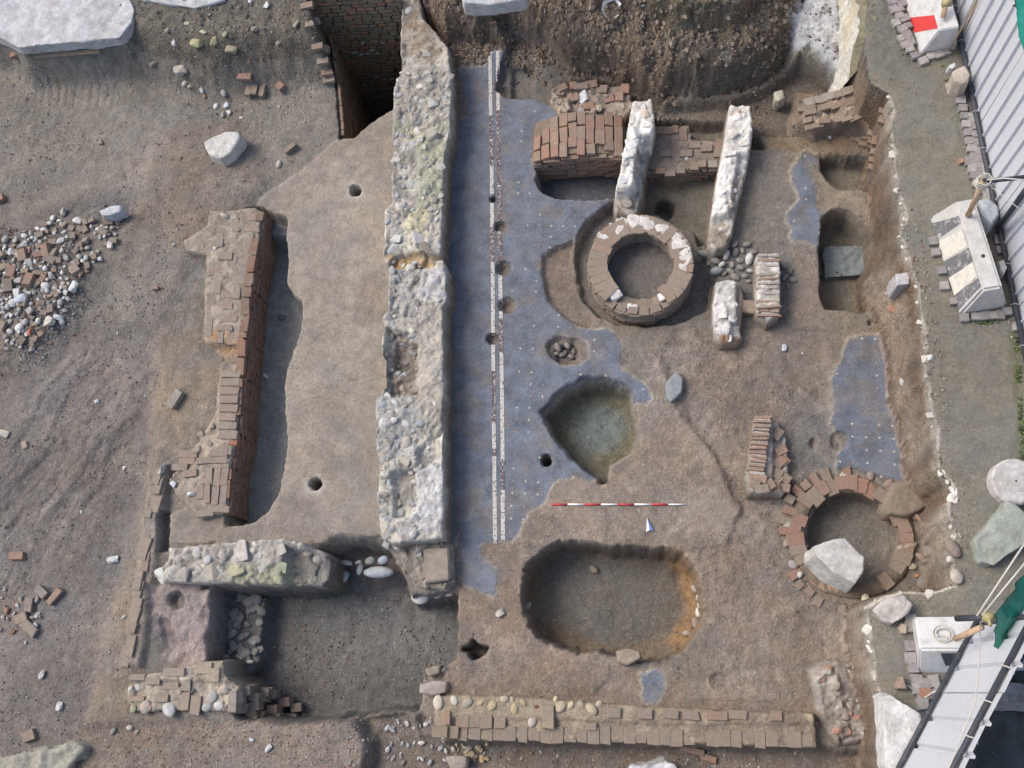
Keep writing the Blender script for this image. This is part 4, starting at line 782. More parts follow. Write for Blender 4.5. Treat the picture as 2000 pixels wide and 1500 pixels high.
# ------------------------------------------------------------------ brick vault block
c0 = W3(1041, 316, 0.12); c1 = W3(1216, 308, 0.12); u, L = dirvec(c0, c1); vv = Vector((-u.y, u.x, 0)); yaw = math.atan2(u.y, u.x)
root = thing('brick_vault', 'domed block of reddish bricks with a sheer face over a small dark pit', 'vault', c0 + u * L / 2 + vv * 0.3 - Vector((0, 0, 0.55)))
arch = lambda t: 0.23 - 0.14 * abs(2 * t - 1.08) ** 2.2
D = 0.62
V, F = [], []
for i in range(13):
    t = i / 12; p = c0 + u * (L * t) + vv * 0.05; q = c0 + u * (L * t) + vv * D; zt = arch(t) - 0.03
    V += [(p.x, p.y, -0.5), (p.x, p.y, zt), (q.x, q.y, zt - .02), (q.x, q.y, -0.5)]
for i in range(12):
    for k in range(3): a = i * 4 + k; F.append((a, a + 4, a + 5, a + 1))
F += [(0, 1, 2, 3), (48, 51, 50, 49)]
wlink('mortar_core', pymesh('mortar_core', V, F, cols=np.tile((0.22, 0.17, 0.13), (len(V), 1))), 'masonry', root)
n = 10; RV = [(0.34, 0.17, 0.115), (0.32, 0.19, 0.135), (0.30, 0.2, 0.15), (0.38, 0.17, 0.10), (0.36, 0.215, 0.13)]
for i in range(n):
    t = (i + .5) / n; dep = D - 0.02 - (0.16 if i < 1 else 0.08 if i < 2 else 0); y = -0.005 if i not in (4, 7, 8) else (0.12 if i != 8 else 0.08)
    y += random.uniform(-0.01, 0.03); k = 0
    sl = math.atan2(arch(t + .02) - arch(t - .02), 0.04 * L)
    while y < dep - 0.08:
        l = 0.22 if k or i % 2 else 0.15
        if y + l > dep + 0.06: l = dep + 0.04 - y
        p = c0 + u * (L * t) + vv * (y + l / 2); zz = arch(t) - 0.02 * (y / D)
        o = brick(root, (p.x, p.y, zz - 0.024 + random.uniform(-.006, .01)), yaw + math.pi / 2, (l - 0.008, L / n - 0.008, 0.06), vary(random.choice(RV), .12), rx=-sl * 0 , jit=1.2)
        o.rotation_euler = (sl, 0, yaw + math.pi / 2) if False else (Matrix.Rotation(yaw, 3, 'Z') @ Matrix.Rotation(-sl, 3, 'Y') @ Matrix.Rotation(math.pi / 2 + random.uniform(-.02, .02), 3, 'Z')).to_euler()
        y += l; k += 1
for i in (4, 7, 8):                        # the lower course that shows where a brick is missing
    t = (i + .5) / n; p = c0 + u * (L * t) + vv * 0.07; brick(root, (p.x, p.y, arch(t) - 0.085), yaw + math.pi / 2, (0.14, L / n - .008, 0.05), vary((0.27, 0.22, 0.17), .1))
for cse in range(8):
    x = -0.06 if cse % 2 else 0.0
    while x < L - 0.04:
        l = random.choice((0.24, 0.12, 0.24)); a_, b2 = max(x, 0), min(x + l, L)
        zz = arch((a_ + b2) / 2 / L) - 0.085 - cse * 0.064
        if b2 - a_ > 0.05 and zz > -0.5: p = c0 + u * ((a_ + b2) / 2) + vv * (0.045 + random.uniform(-.006, .006)); brick(root, (p.x, p.y, zz), yaw, (b2 - a_ - .012, 0.1, 0.052), vary(random.choice([(0.30, 0.17, 0.12), (0.28, 0.16, 0.11), (0.27, 0.185, 0.14)]), .15))
        x += l

vb = [(1078, 172), (1100, 168), (1160, 163), (1170, 170), (1228, 168), (1232, 195), (1240, 205), (1220, 228), (1170, 226), (1140, 222), (1100, 225), (1090, 218), (1076, 195)]
root = thing('ruined_brickwork', 'ragged patch of broken bricks and mortar just behind the brick vault', 'brickwork', base_of(vb, -0.2, 0.15))
core = Core(vb, 0.12, -0.25, amp=0.04, cob=0.05, cobf=9, batter=0.05, cols=((0.33, 0.265, 0.205), (0.25, 0.2, 0.16)), seed=21); core.link('mortar_core', root)
for px, py, s, ya in ((1100, 172, 18, .4), (1135, 170, 26, 0), (1155, 166, 24, .05), (1120, 168, 14, .1), (1220, 175, 20, 1.5), (1180, 175, 18, 1.4), (1096, 182, 16, -.2), (1122, 192, 16, .1), (1210, 190, 18, 1.5), (1150, 208, 22, .1), (1190, 195, 20, .2)):
    brick(root, core.at(px, py) + Vector((0, 0, .01)), ya, (s / 148, 0.1, 0.05), vary(random.choice([(0.36, 0.2, 0.14), (0.3, 0.22, 0.17), (0.37, 0.17, 0.1)]), .1))
for px, py, s, c in ((1140, 190, 30, (0.6, 0.59, 0.57)), (1215, 208, 14, (0.38, 0.34, 0.27)), (1135, 218, 18, (0.33, 0.33, 0.33)), (1105, 212, 24, (0.3, 0.25, 0.2)), (1120, 205, 16, (0.4, 0.34, 0.27)), (1170, 210, 18, (0.34, 0.28, 0.22)), (1085, 188, 14, (0.42, 0.37, 0.3)), (1185, 170, 10, (0.5, 0.5, 0.5)), (1200, 220, 14, (0.3, 0.25, .2)), (1090, 198, 14, (.36, .3, .24))):
    stone(root, core.at(px, py), s / 148, 'rub', c, flat=.6)

# ------------------------------------------------------------------ white lime-rubble walls
LW = [(0.72, 0.69, 0.64), (0.64, 0.62, 0.59), (0.54, 0.5, 0.45), (0.78, 0.76, 0.72)]
wa = [(1236, 207), (1272, 203), (1278, 240), (1270, 278), (1258, 320), (1252, 370), (1244, 413), (1202, 411), (1200, 385), (1212, 340), (1222, 280), (1230, 235)]
root = thing('lime_wall', 'low white lime-rubble wall between the brick vault and the sunken chamber', 'wall', base_of(wa, -0.4, 0.3))
core = Core(wa, 0.34, -0.45, zp=0.25, amp=0.03, cob=0.03, cobf=8, batter=0.05, cols=((0.72, 0.69, 0.63), (0.58, 0.55, 0.5)), seed=24, subs=[([(1195, 370), (1260, 370), (1260, 420), (1195, 420)], 0.12, 0.1), ([(1252, 265), (1290, 262), (1285, 430), (1228, 420), (1240, 340)], 0.10, 0.05)],
    patches=[([(1190, 375), (1260, 375), (1260, 425), (1190, 425)], (0.33, 0.28, 0.23), 0.1), ([(1245, 285), (1290, 270), (1280, 420), (1230, 410)], (0.25, 0.24, 0.22), 0.05)])
core.link('mortar_core', root)
for px, py, s, c in ((1252, 230, 26, LW[3]), (1262, 222, 22, (0.62, 0.5, 0.4)), (1240, 260, 30, LW[3]), (1232, 280, 26, LW[3]), (1226, 305, 24, LW[0]), (1228, 330, 20, LW[1]), (1222, 318, 14, LW[2]), (1218, 352, 20, (0.58, 0.59, 0.6)), (1244, 325, 11, LW[1]), (1263, 265, 16, (0.5, 0.52, 0.55)), (1258, 212, 18, LW[1]), (1264, 245, 22, LW[0]), (1250, 275, 16, LW[1]), (1212, 370, 18, (0.36, 0.32, 0.27)), (1225, 398, 24, (0.33, 0.29, 0.25)), (1210, 400, 18, (0.36, 0.31, 0.26)), (1238, 385, 12, (.3, .28, .26))):
    stone(root, core.at(px, py), s / 150, 'rub', vary(c, .06), flat=.6)
wb = [(1426, 200), (1436, 206), (1465, 208), (1470, 255), (1462, 310), (1450, 360), (1440, 400), (1432, 440), (1420, 474), (1398, 480), (1384, 468), (1388, 440), (1395, 395), (1405, 330), (1418, 262)]
root = thing('lime_wall', 'free-standing white lime wall east of the sunken chamber', 'wall', base_of(wb, -0.4, 0.3))
core = Core(wb, 0.30, -0.45, amp=0.035, cob=0.02, cobf=11, batter=0.05, cols=((0.76, 0.73, 0.68), (0.6, 0.57, 0.53)), seed=27, subs=[([(1380, 420), (1440, 425), (1430, 490), (1375, 480)], 0.15, 0.12), ([(1444, 300), (1480, 300), (1450, 480), (1425, 420)], 0.2, 0.06)],
    patches=[([(1375, 422), (1450, 410), (1440, 490), (1375, 490)], (0.31, 0.27, 0.22), 0.08), ([(1440, 330), (1460, 330), (1440, 430), (1425, 420)], (0.36, 0.31, 0.26), 0.08)])
core.link('mortar_core', root)
for px, py, s, c in ((1440, 222, 18, (0.55, 0.42, 0.36)), (1450, 240, 22, LW[0]), (1432, 260, 22, LW[1]), (1452, 280, 20, LW[1]), (1425, 300, 26, LW[0]), (1447, 312, 18, LW[0]), (1415, 340, 26, LW[3]), (1440, 345, 16, LW[2]), (1408, 375, 24, LW[3]), (1432, 372, 16, LW[1]), (1403, 405, 24, LW[0]), (1425, 400, 16, (0.4, 0.35, 0.3)), (1410, 438, 26, (0.33, 0.28, 0.22)), (1398, 462, 24, (0.34, 0.29, 0.23)), (1420, 435, 9, LW[0]), (1420, 455, 14, (.38, .25, .17)), (1455, 262, 14, LW[2])):
    stone(root, core.at(px, py) - Vector((0, 0, .01)), s / 150, 'rub', vary(c, .06), flat=.5)
# low brick footing between them
wf = [(1272, 250), (1346, 244), (1350, 272), (1418, 276), (1412, 322), (1360, 326), (1330, 340), (1300, 342), (1258, 328)]
root = thing('brick_footing', 'low dusty brick footing spanning between the two white lime walls', 'footing', base_of(wf, -0.42, -0.1))
core = Core(wf, -0.12, -0.5, amp=0.012, cob=0.01, batter=0.03, cols=((0.24, 0.2, 0.165), (0.2, 0.17, 0.14)), seed=30, warp=0.3); core.link('mortar_core', root)
for px, py, l, wd, c in ((1296, 256, 34, 16, 0), (1319, 254, 12, 16, 1), (1334, 262, 16, 28, 0), (1405, 285, 14, 26, 1), (1358, 285, 22, 14, 2), (1380, 290, 22, 14, 2), (1356, 327, 16, 16, 3), (1372, 322, 15, 14, 3), (1392, 322, 18, 16, 4), (1402, 300, 16, 18, 2), (1290, 335, 18, 12, 1), (1310, 340, 20, 12, 2), (1340, 300, 24, 14, 2), (1300, 300, 24, 14, 2), (1330, 335, 16, 12, 2)):
    brick(root, core.at(px, py), (0 if l > wd else math.pi / 2) - .03, (max(l, wd) / 148, min(l, wd) / 148, .055), vary([(0.25, 0.15, 0.115), (0.3, 0.16, 0.11), (0.24, 0.2, 0.165), (0.27, 0.2, 0.15), (0.3, 0.3, 0.29)][c], .08))
for k in range(4):
    for i in range(8):
        t = (i + .5 + .4 * (k % 2)) / 8.5; p = W3(1258 + 154 * t, 334 - 8 * t, -0.15)
        (brick(root, (p.x, p.y - 0.005, -0.17 - k * .07), -.05, (0.13, .09, .055), vary((0.25, .17, .125), .2)) if (i + k) % 3 else stone(root, (p.x, p.y - .005, -0.17 - k * .07), .11, 'rub', vary((.26, .245, .22), .2), flat=.6))
stone(root, core.at(1341, 310), 0.06, 'cob', (0.5, 0.5, 0.48))

# ------------------------------------------------------------------ round wells
def ring(parent, c, r, n, z, dims, a0=0, a1=2 * math.pi, cols=RV, rj=0.01, zj=0.004, skip=0, phase=0, sj=0.0):
    for i in range(n):
        a = a0 + (a1 - a0) * (i + .5 + phase) / n
        if random.random() < skip: continue
        rr = r + random.uniform(-rj, rj)
        brick(parent, (c.x + rr * math.cos(a), c.y + rr * math.sin(a), z + random.uniform(-zj, zj)), a, (dims[0] * (1 + random.uniform(-sj, sj)), dims[1] * (1 + random.uniform(-sj, sj) * .5), dims[2]), vary(random.choice(cols), .12))
def ring_core(name, parent, c, ri, ro, z0, z1, col, n=64, amp=.01, zf=None):
    V, F, K = [], [], []
    for i in range(n):
        a = 2 * math.pi * i / n; ca, sa = math.cos(a), math.sin(a); q = [random.uniform(-amp, amp) for _ in range(4)]; zt = z1 if zf is None else zf(a)
        V += [(c.x + (ri + q[0]) * ca, c.y + (ri + q[0]) * sa, z0), (c.x + (ri + q[0]) * ca, c.y + (ri + q[0]) * sa, zt + q[1]), (c.x + ro * ca, c.y + ro * sa, zt + q[2]), (c.x + (ro + q[3]) * ca, c.y + (ro + q[3]) * sa, z0)]
    for i in range(n):
        j = (i + 1) % n
        for k in range(3): F.append((i * 4 + k, i * 4 + k + 1, j * 4 + k + 1, j * 4 + k))
    me = pymesh(name, V, F, True, np.tile(col, (len(V), 1))); bm = bmesh.new(); bm.from_mesh(me); bmesh.ops.recalc_face_normals(bm, faces=bm.faces); bm.to_mesh(me); bm.free()
    return wlink(name, me, 'masonry', parent)
wc = W3(1251, 513, 0.3); 
root = thing('brick_well', 'raised round brick well with white mortar on its rim', 'well', (wc.x, wc.y, -0.2))
DW = [(0.30, 0.23, 0.175), (0.285, 0.21, 0.16), (0.31, 0.245, 0.19), (0.33, 0.21, 0.15), (0.27, 0.22, 0.175)]
gap = lambda a: R(228) < a % (2 * math.pi) < R(302)
ring_core('mortar_core', root, wc, 0.43, 0.635, -0.25, 0.25, (0.28, 0.23, 0.18), zf=lambda a: 0.18 if gap(a) else 0.283)
ring(root, wc, 0.515, 26, 0.262, (0.235, 0.108, 0.06), R(302), R(588), DW, phase=0)
ring(root, wc, 0.595, 8, 0.165, (0.12, 0.105, 0.055), R(232), R(300), DW)
core = [o for o in root.children if o.name.startswith('mortar_core')][0]
for k in range(6): ring(root, wc, 0.592, 27, 0.19 - k * 0.066, (0.10, 0.12, 0.054), 0, 2 * math.pi, [(0.26, 0.2, 0.155), (0.28, 0.2, 0.15), (0.25, 0.2, 0.16)], phase=.5 * (k % 2), zj=.008, rj=.012)
for k in range(3): ring(root, wc, 0.452, 18, 0.19 - k * 0.066, (0.06, 0.125, 0.05), R(306), R(584), [(0.28, 0.2, 0.15), (0.33, 0.19, 0.13)], phase=.5 * (k % 2), zj=.006, rj=.01)
V = np.array([(wc.x + 0.46 * math.cos(2 * math.pi * i / 40), wc.y + 0.46 * math.sin(2 * math.pi * i / 40), -0.06 + 0.02 * math.sin(i * 2.1)) for i in range(40)] + [(wc.x, wc.y, -0.03)])
wlink('earth_fill', pymesh('earth_fill', V, [(i, (i + 1) % 40, 40) for i in range(40)], True, np.tile((0.165, 0.15, 0.135), (41, 1))), 'earth', root)
for a, rr, s in ((100, .55, .17), (118, .56, .15), (135, .58, .13), (143, .56, .13), (88, .54, .14), (75, .52, .15), (65, .52, .13), (52, .54, .14), (40, .53, .13), (30, .52, .15), (20, .52, .17), (10, .52, .17), (3, .53, .14), (-6, .53, .13), (148, .54, .1), (110, .6, .1), (95, .6, .1), (80, .58, .1)):
    stone(core, (wc.x + rr * math.cos(R(a)), wc.y + rr * math.sin(R(a)), 0.285), s * 1.35, 'rub', vary((0.58, 0.55, 0.51), .08), flat=.16, name='mortar_patch', tilt=.1)
    stone(core, (wc.x + (rr + .03) * math.cos(R(a + 5)), wc.y + (rr + .03) * math.sin(R(a + 5)), 0.28), s * .9, 'rub', vary((0.56, 0.52, 0.47), .1), flat=.25, name='mortar_patch', tilt=.1)
for a, rr, s in ((232, .5, .16), (300, .5, .14), (262, .53, .1), (255, .54, .09)): stone(core, (wc.x + rr * math.cos(R(a)), wc.y + rr * math.sin(R(a)), 0.25 if s > .12 else .2), s, 'rub', vary((0.66, 0.63, 0.6), .06), flat=.5, name='mortar_patch')

w2 = W3(1664, 1047, 0.05)
root = thing('brick_well', 'sunken ring of loose bricks with a big white rock lying on it', 'well', (w2.x, w2.y, -0.3))
ring_core('packing', root, w2, 0.52, 0.68, -0.4, 0.022, (0.2, 0.16, 0.122))
RW = [(0.26, 0.135, 0.095), (0.245, 0.155, 0.112), (0.235, 0.18, 0.138), (0.29, 0.125, 0.078)]
ring(root, w2, 0.595, 23, 0.01, (0.165, 0.125, 0.06), R(-40), R(210), RW, rj=.025, sj=.25, zj=.014, skip=.06)
ring(root, w2, 0.61, 11, -0.015, (0.14, 0.11, 0.06), R(215), R(318), [(0.34, 0.2, 0.115), (0.33, 0.22, 0.14), (0.3, 0.18, 0.11)], rj=.03, sj=.2, zj=.015)
ring(root, w2, 0.60, 22, -0.07, (0.15, 0.13, 0.055), 0, 2 * math.pi, [(0.27, 0.15, 0.105)], rj=.012)
ring(root, w2, 0.59, 22, -0.14, (0.14, 0.13, 0.055), 0, 2 * math.pi, [(0.26, 0.15, 0.105)], rj=.012)
ring(root, w2, 0.76, 11, -0.005, (0.13, 0.1, 0.06), R(75), R(180), RW, rj=.05, skip=.25, sj=.3)
ring(root, w2, 0.79, 12, -0.02, (0.12, 0.08, 0.06), R(190), R(300), RW, rj=.05, skip=.45, sj=.3)
for px, py, s, c, a in ((1649, 932, 25, (0.42, 0.38, 0.31), .8), (1632, 951, 23, (0.55, 0.5, 0.44), .9), (1561, 1122, 15, (0.5, 0.5, 0.48), .8), (1770, 1068, 40, (0.33, 0.27, 0.2), .5), (1780, 1107, 18, (0.4, 0.36, 0.26), .7), (1540, 1025, 22, (0.31, 0.29, 0.26), .7), (1537, 1060, 20, (.28, .24, .2), .6), (1548, 1103, 20, (.3, .28, .26), .8), (1822, 1088, 36, (0.24, 0.19, 0.16), .6), (1805, 1085, 24, (.26, .19, .15), .6), (1790, 1005, 26, (.22, .19, .16), .7), (1830, 1140, 28, (0.42, 0.36, 0.32), .8), (1800, 1140, 30, (0.2, 0.18, 0.155), .8), (1795, 1015, 24, (0.3, 0.19, 0.14), .4), (1690, 1170, 22, (0.5, 0.45, 0.34), .7), (1758, 1100, 24, (.24, .18, .14), .7), (1790, 1125, 10, (.45, .18, .09), .7), (1770, 1040, 34, (.25, .2, .17), .4), (1735, 945, 22, (.27, .2, .16), .7), (1757, 952, 17, (.34, .17, .1), .8), (1700, 930, 20, (.25, .2, .17), .8)):
    p = drop(px, py); tag(stone(root, p + Vector((0, 0, .02)), s / 165, 'cob', c, asp=a / .8, flat=.7))
# ------------------------------------------------------------------ piers
p1 = [(1400, 549), (1425, 545), (1450, 556), (1454, 566), (1446, 640), (1450, 655), (1440, 668), (1408, 668), (1396, 655), (1394, 600)]
root = thing('plastered_pier', 'white-plastered stump of a pier, the left of two by the cobbles', 'pier', base_of(p1, -0.05, 0.2))
core = Core(p1, 0.2, -0.12, amp=0.03, cob=0.025, cobf=10, batter=.04, cols=((0.6, 0.58, 0.55), (0.46, 0.44, 0.41)), seed=33, subs=[([(1440, 556), (1460, 556), (1450, 640), (1440, 640)], .08, .04), ([(1430, 630), (1460, 630), (1450, 672), (1428, 665)], .1, .05)], patches=[([(1398, 655), (1450, 655), (1445, 675), (1400, 672)], (.36, .22, .14), .06), ([(1440, 556), (1460, 556), (1452, 640), (1440, 640)], (.36, .31, .26), .04)]); core.link('mortar_core', root)
for px, py, s, c in ((1412, 560, 22, LW[1]), (1430, 565, 20, (.45, .42, .38)), (1415, 585, 26, LW[1]), (1432, 595, 20, LW[2]), (1412, 612, 24, LW[0]), (1430, 620, 22, LW[1]), (1415, 640, 26, LW[3]), (1435, 640, 16, (.48, .5, .53)), (1424, 660, 16, LW[0])): stone(root, core.at(px, py) - Vector((0, 0, .02)), s / 158, 'rub', vary(c, .06), flat=.4)
p2 = [(1479, 495), (1522, 492), (1525, 598), (1520, 616), (1500, 625), (1479, 606)]
root = thing('brick_pier', 'narrow pier of mortared tiles seen edge-on, the right of two by the cobbles', 'pier', base_of(p2, -0.05, 0.25))
core = Core(p2, 0.24, -0.12, amp=0.025, cob=0.015, cobf=12, batter=.03, cols=((0.56, 0.54, 0.5), (0.42, 0.39, 0.35)), seed=36, warp=.3); core.link('mortar_core', root)
for i, y in enumerate(range(500, 618, 9)):
    if i in (3, 9): continue
    for x, l in (((1501, 42),) if i % 3 else ((1491, 18), (1513, 18))): brick(root, core.at(x, y) - Vector((0, 0, .01)), random.uniform(-.12, .12), (l / 158, 0.03, .06), vary((.36, .235, .17) if i % 4 in (1,) or i > 9 else (.48, .44, .39), .1), jit=2)
pslab('tile_slab', [(1450, 585), (1479, 588), (1478, 613), (1449, 609)], -0.04, 0.06, 'stone', root, (.27, .215, .17), .008)
for (nm, lab, cat, items, grp) in (('cobble', None, 'cobble', ((1375, 498, 26, (0.27, .28, .25), 'cob', 'mossy lump of rock at the west tip of the cobbles beside the well'), (1418, 500, 24, (.5, .49, .45), 'cob', 'upright pale oval cobble in the middle of the cobble patch'), (1463, 507, 26, (.55, .55, .53), 'cob', 'long whitest cobble nearest the tile pier'), (1410, 518, 16, (.5, .5, .48), 'cob', 'small white slanting cobble below the pale oval one'), (1399, 531, 27, (.27, .28, .28), 'cob', 'large round grey cobble above the plastered pier'), (1465, 531, 14, (.46, .46, .44), 'cob', 'small pale cobble touching the tile pier')), 'cobbles beside the piers'),):
    for px, py, s, c, kd, lb in items: tag(stone(None, drop(px, py) + Vector((0, 0, .03)), s / 155, kd, c, yaw=1.3 if s > 20 and c[0] > .4 else None, asp=.75, name=nm), lb, cat, grp)
for px, py, s in ((1430, 518, 17), (1446, 510, 17), (1428, 531, 18), (1446, 524, 16), (1437, 542, 22), (1435, 478, 18), (1459, 478, 20), (1437, 493, 20), (1397, 511, 20), (1406, 489, 22), (1472, 493, 18), (1450, 490, 14), (1420, 480, 14), (1415, 535, 13), (1455, 540, 14), (1385, 515, 14), (1462, 550, 12)):
    tag(stone(None, drop(px, py) + Vector((0, 0, .015)), s / 155, 'cob', vary((.24, .225, .2), .15), asp=.8, flat=.8, name='cobble'), 'dull brown cobble packed between the well and the two piers', 'cobble', 'cobbles beside the piers')
for px, py, s in ((1534, 542, 20), (1551, 548, 18), (1531, 522, 16), (1545, 530, 14), (1540, 560, 14)):
    tag(stone(None, drop(px, py) + Vector((0, 0, .01)), s / 155, 'cob', vary((.19, .19, .18), .12), asp=.7, flat=.8, name='cobble'), 'dark cobble half buried just right of the tile pier', 'cobble', 'dark cobbles right of the pier')

# toppled brick pillar
pp = [(1476, 816), (1506, 813), (1522, 822), (1536, 850), (1540, 900), (1545, 945), (1530, 962), (1465, 962), (1458, 935), (1468, 872)]
root = thing('brick_pillar', 'collapsed brick pillar with white mortar joints, tiles fanned like a spine', 'pillar', base_of(pp, -0.08, .25))
core = Core(pp, 0.2, -0.12, amp=.03, cob=.02, cobf=10, batter=.05, cols=((.46, .43, .4), (.33, .29, .25)), seed=40, subs=[([(1510, 815), (1550, 830), (1550, 970), (1512, 965)], .08, .08)]); core.link('mortar_core', root)
for i in range(13):
    y = 817 + i * 8.6; x = 1490 - i * 1.1
    brick(root, core.at(x, y) + Vector((0, 0, .03)), R(-6) + random.uniform(-.07, .07), (0.185, 0.028 if i % 2 else .03, .09), vary((.36, .21, .15), .12), jit=1.5)
    brick(root, core.at(x, y + 4.3) + Vector((0, 0, .012)), R(-6), (0.175, 0.032, .07), vary((.66, .63, .6), .06), name='mortar_joint')
for px, py, l, ya in ((1518, 850, 24, .9), (1527, 880, 22, .5), (1522, 905, 24, .8), (1515, 940, 24, .9), (1530, 900, 20, .7), (1490, 955, 24, .1), (1475, 945, 20, -.3), (1510, 955, 22, .4), (1535, 935, 18, .9), (1528, 955, 24, -.2), (1480, 935, 30, -.12), (1520, 925, 20, 1.0), (1502, 948, 18, .5)):
    brick(root, core.at(px, py) + Vector((0, 0, .025)), ya, (l / 165, .1, .045), vary(random.choice([(.31, .22, .165), (.34, .2, .14), (.3, .25, .2)]), .1), rx=random.uniform(-.3, .3), jit=2)

# ------------------------------------------------------------------ southern brick wall
pb = [(846, 1362), (880, 1358), (1000, 1361), (1150, 1372), (1280, 1382), (1450, 1390), (1590, 1393), (1598, 1461), (1300, 1452), (1000, 1445), (872, 1445), (850, 1432)]
root = thing('brick_wall', 'long low wall of bricks and warm-toned cobbles along the south edge', 'wall', base_of(pb, -0.2, .2))
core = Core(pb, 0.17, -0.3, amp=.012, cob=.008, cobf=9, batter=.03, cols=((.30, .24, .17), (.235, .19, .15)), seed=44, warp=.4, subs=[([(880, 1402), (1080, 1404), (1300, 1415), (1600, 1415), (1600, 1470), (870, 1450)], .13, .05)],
    patches=[([(845, 1360), (1000, 1358), (1160, 1370), (1240, 1385), (1150, 1415), (1000, 1405), (850, 1440)], (.32, .265, .195), .2)]); core.link('mortar_core', root)  # patch paints warm sunlight into the mortar colour of the west half
for i in range(30):
    t = i / 29; px = 905 + t * 672; py = 1429 + t * 17 + random.uniform(-2, 2)
    if i in (20,): continue
    brick(root, core.at(px, py) - Vector((0, 0, random.choice((.018, .022, .026, .029)))), math.pi / 2 - .03, (random.choice((.165, .165, .13, .18)), .127 if i % 5 else .11, .06), vary(random.choice([(.25, .205, .16), (.26, .20, .155), (.24, .2, .16)]), .05), jit=.6)
for px, py, l, wd, c in ((905, 1408, 24, 24, (.31, .2, .13)), (873, 1402, 14, 26, (.42, .25, .16)), (1072, 1398, 22, 44, (.38, .3, .2)), (930, 1405, 20, 30, (.27, .21, .16)), (952, 1408, 22, 28, (.27, .21, .16)), (978, 1408, 22, 26, (.28, .21, .16)), (860, 1428, 28, 20, (.3, .23, .14)), (885, 1430, 22, 22, (.29, .22, .14)), (1155, 1418, 20, 14, (.31, .25, .2)), (1400, 1398, 40, 16, (.31, .19, .13)), (1440, 1396, 36, 16, (.27, .2, .15)), (1515, 1398, 22, 18, (.3, .18, .12)), (1310, 1395, 30, 16, (.25, .2, .16)), (1350, 1398, 30, 18, (.25, .2, .16)), (1260, 1395, 28, 18, (.27, .21, .16)), (1200, 1392, 26, 18, (.27, .22, .16))):
    brick(root, core.at(px, py) + Vector((0, 0, .01)), (0 if l > wd else math.pi / 2) - .03, (max(l, wd) / 178, min(l, wd) / 178, .055), vary(c, .06))
for px, py, s, c in ((856, 1372, 30, (.58, .53, .43)), (888, 1368, 20, (.5, .47, .4)), (912, 1373, 28, (.37, .32, .25)), (962, 1378, 24, (.42, .34, .22)), (985, 1365, 20, (.42, .36, .27)), (1005, 1385, 24, (.42, .34, .21)), (1040, 1408, 26, (.40, .36, .30)), (1095, 1380, 26, (.42, .36, .26)), (1115, 1378, 18, (.5, .42, .28)), (1155, 1385, 28, (.40, .33, .23)), (940, 1372, 16, (.4, .33, .22)), (1022, 1372, 18, (.38, .31, .2)), (1135, 1375, 16, (.4, .35, .25)), (1085, 1366, 14, (.46, .4, .27)), (1000, 1366, 12, (.42, .36, .26)), (1170, 1375, 16, (.38, .32, .24)), (1048, 1380, 12, (.2, .09, .06))):
    stone(root, core.at(px, py), s / 178, 'cob', vary(c, .06), flat=.7, asp=.9)  # cobble colours carry the same painted sunlight, muted
# mortared lump at its east end
pr = [(1590, 1310), (1620, 1295), (1660, 1300), (1690, 1330), (1700, 1440), (1640, 1450), (1605, 1400)]
root = thing('rubble_lump', 'grey lump of mortared rubble at the east end of the southern wall', 'rubble', base_of(pr, -.1, .1))
core = Core(pr, 0.1, -0.2, amp=.05, cob=.07, cobf=7, batter=.12, cols=((.34, .31, .28), (.25, .215, .185)), seed=47); core.link('mortar_core', root)
scatter(core, root, 26, .06, .14, cols=[(.4, .38, .35), (.3, .26, .22), (.33, .2, .15)], seed=48, flat=.5, sink=.2)

# ------------------------------------------------------------------ south-west room walls
pn = [(330, 1070), (400, 1063), (500, 1054), (560, 1051), (600, 1062), (640, 1082), (636, 1130), (620, 1142), (540, 1143), (430, 1139), (320, 1138), (301, 1125), (310, 1110), (328, 1100)]
root = thing('rubble_wall', 'mossy rubble wall along the north side of the sunken south-west room', 'wall', base_of(pn, -.7, .2))
core = Core(pn, 0.19, -0.75, amp=.03, cob=.05, cobf=6.5, batter=.03, cols=((.44, .41, .36), (.32, .295, .26)), seed=50, subs=[([(560, 1070), (650, 1080), (645, 1150), (560, 1150)], .0, .15)],
    patches=[([(440, 1110), (600, 1100), (600, 1150), (440, 1150)], (.33, .33, .24), .2), ([(580, 1080), (650, 1080), (650, 1150), (580, 1150)], (.2, .195, .175), .1)]); core.link('mortar_core', root)
for px, py, s, c in ((316, 1124, 32, (.55, .55, .52)), (356, 1120, 34, (.34, .31, .27)), (413, 1115, 42, (.38, .35, .3)), (462, 1113, 36, (.44, .42, .28)), (405, 1093, 18, (.42, .43, .44)), (385, 1078, 24, (.5, .48, .45)), (475, 1075, 44, (.46, .43, .38)), (505, 1085, 26, (.46, .45, .42)), (550, 1108, 30, (.25, .3, .21)), (550, 1070, 34, (.40, .37, .33)), (515, 1110, 26, (.38, .38, .33)), (580, 1095, 24, (.3, .28, .25)), (618, 1092, 24, (.33, .32, .29)), (620, 1112, 22, (.32, .33, .33)), (595, 1125, 22, (.28, .29, .24)), (350, 1090, 22, (.42, .39, .34)), (435, 1085, 22, (.44, .41, .36)), (580, 1130, 20, (.3, .33, .2)), (540, 1130, 20, (.33, .35, .2)), (600, 1080, 20, (.3, .27, .24)), (612, 1130, 20, (.28, .3, .22))):
    stone(root, core.at(px, py) - Vector((0, 0, .01)), s / 160, 'rub' if s > 25 else 'cob', vary(c, .06), flat=.55)
ps = [(250, 1318), (330, 1312), (400, 1292), (436, 1290), (440, 1318), (464, 1340), (462, 1394), (420, 1390), (330, 1388), (250, 1392), (245, 1350)]
root = thing('rubble_wall', 'corner of pale bricks and cobbles on the south-west side of the sunken room', 'wall', base_of(ps, -.6, .15))
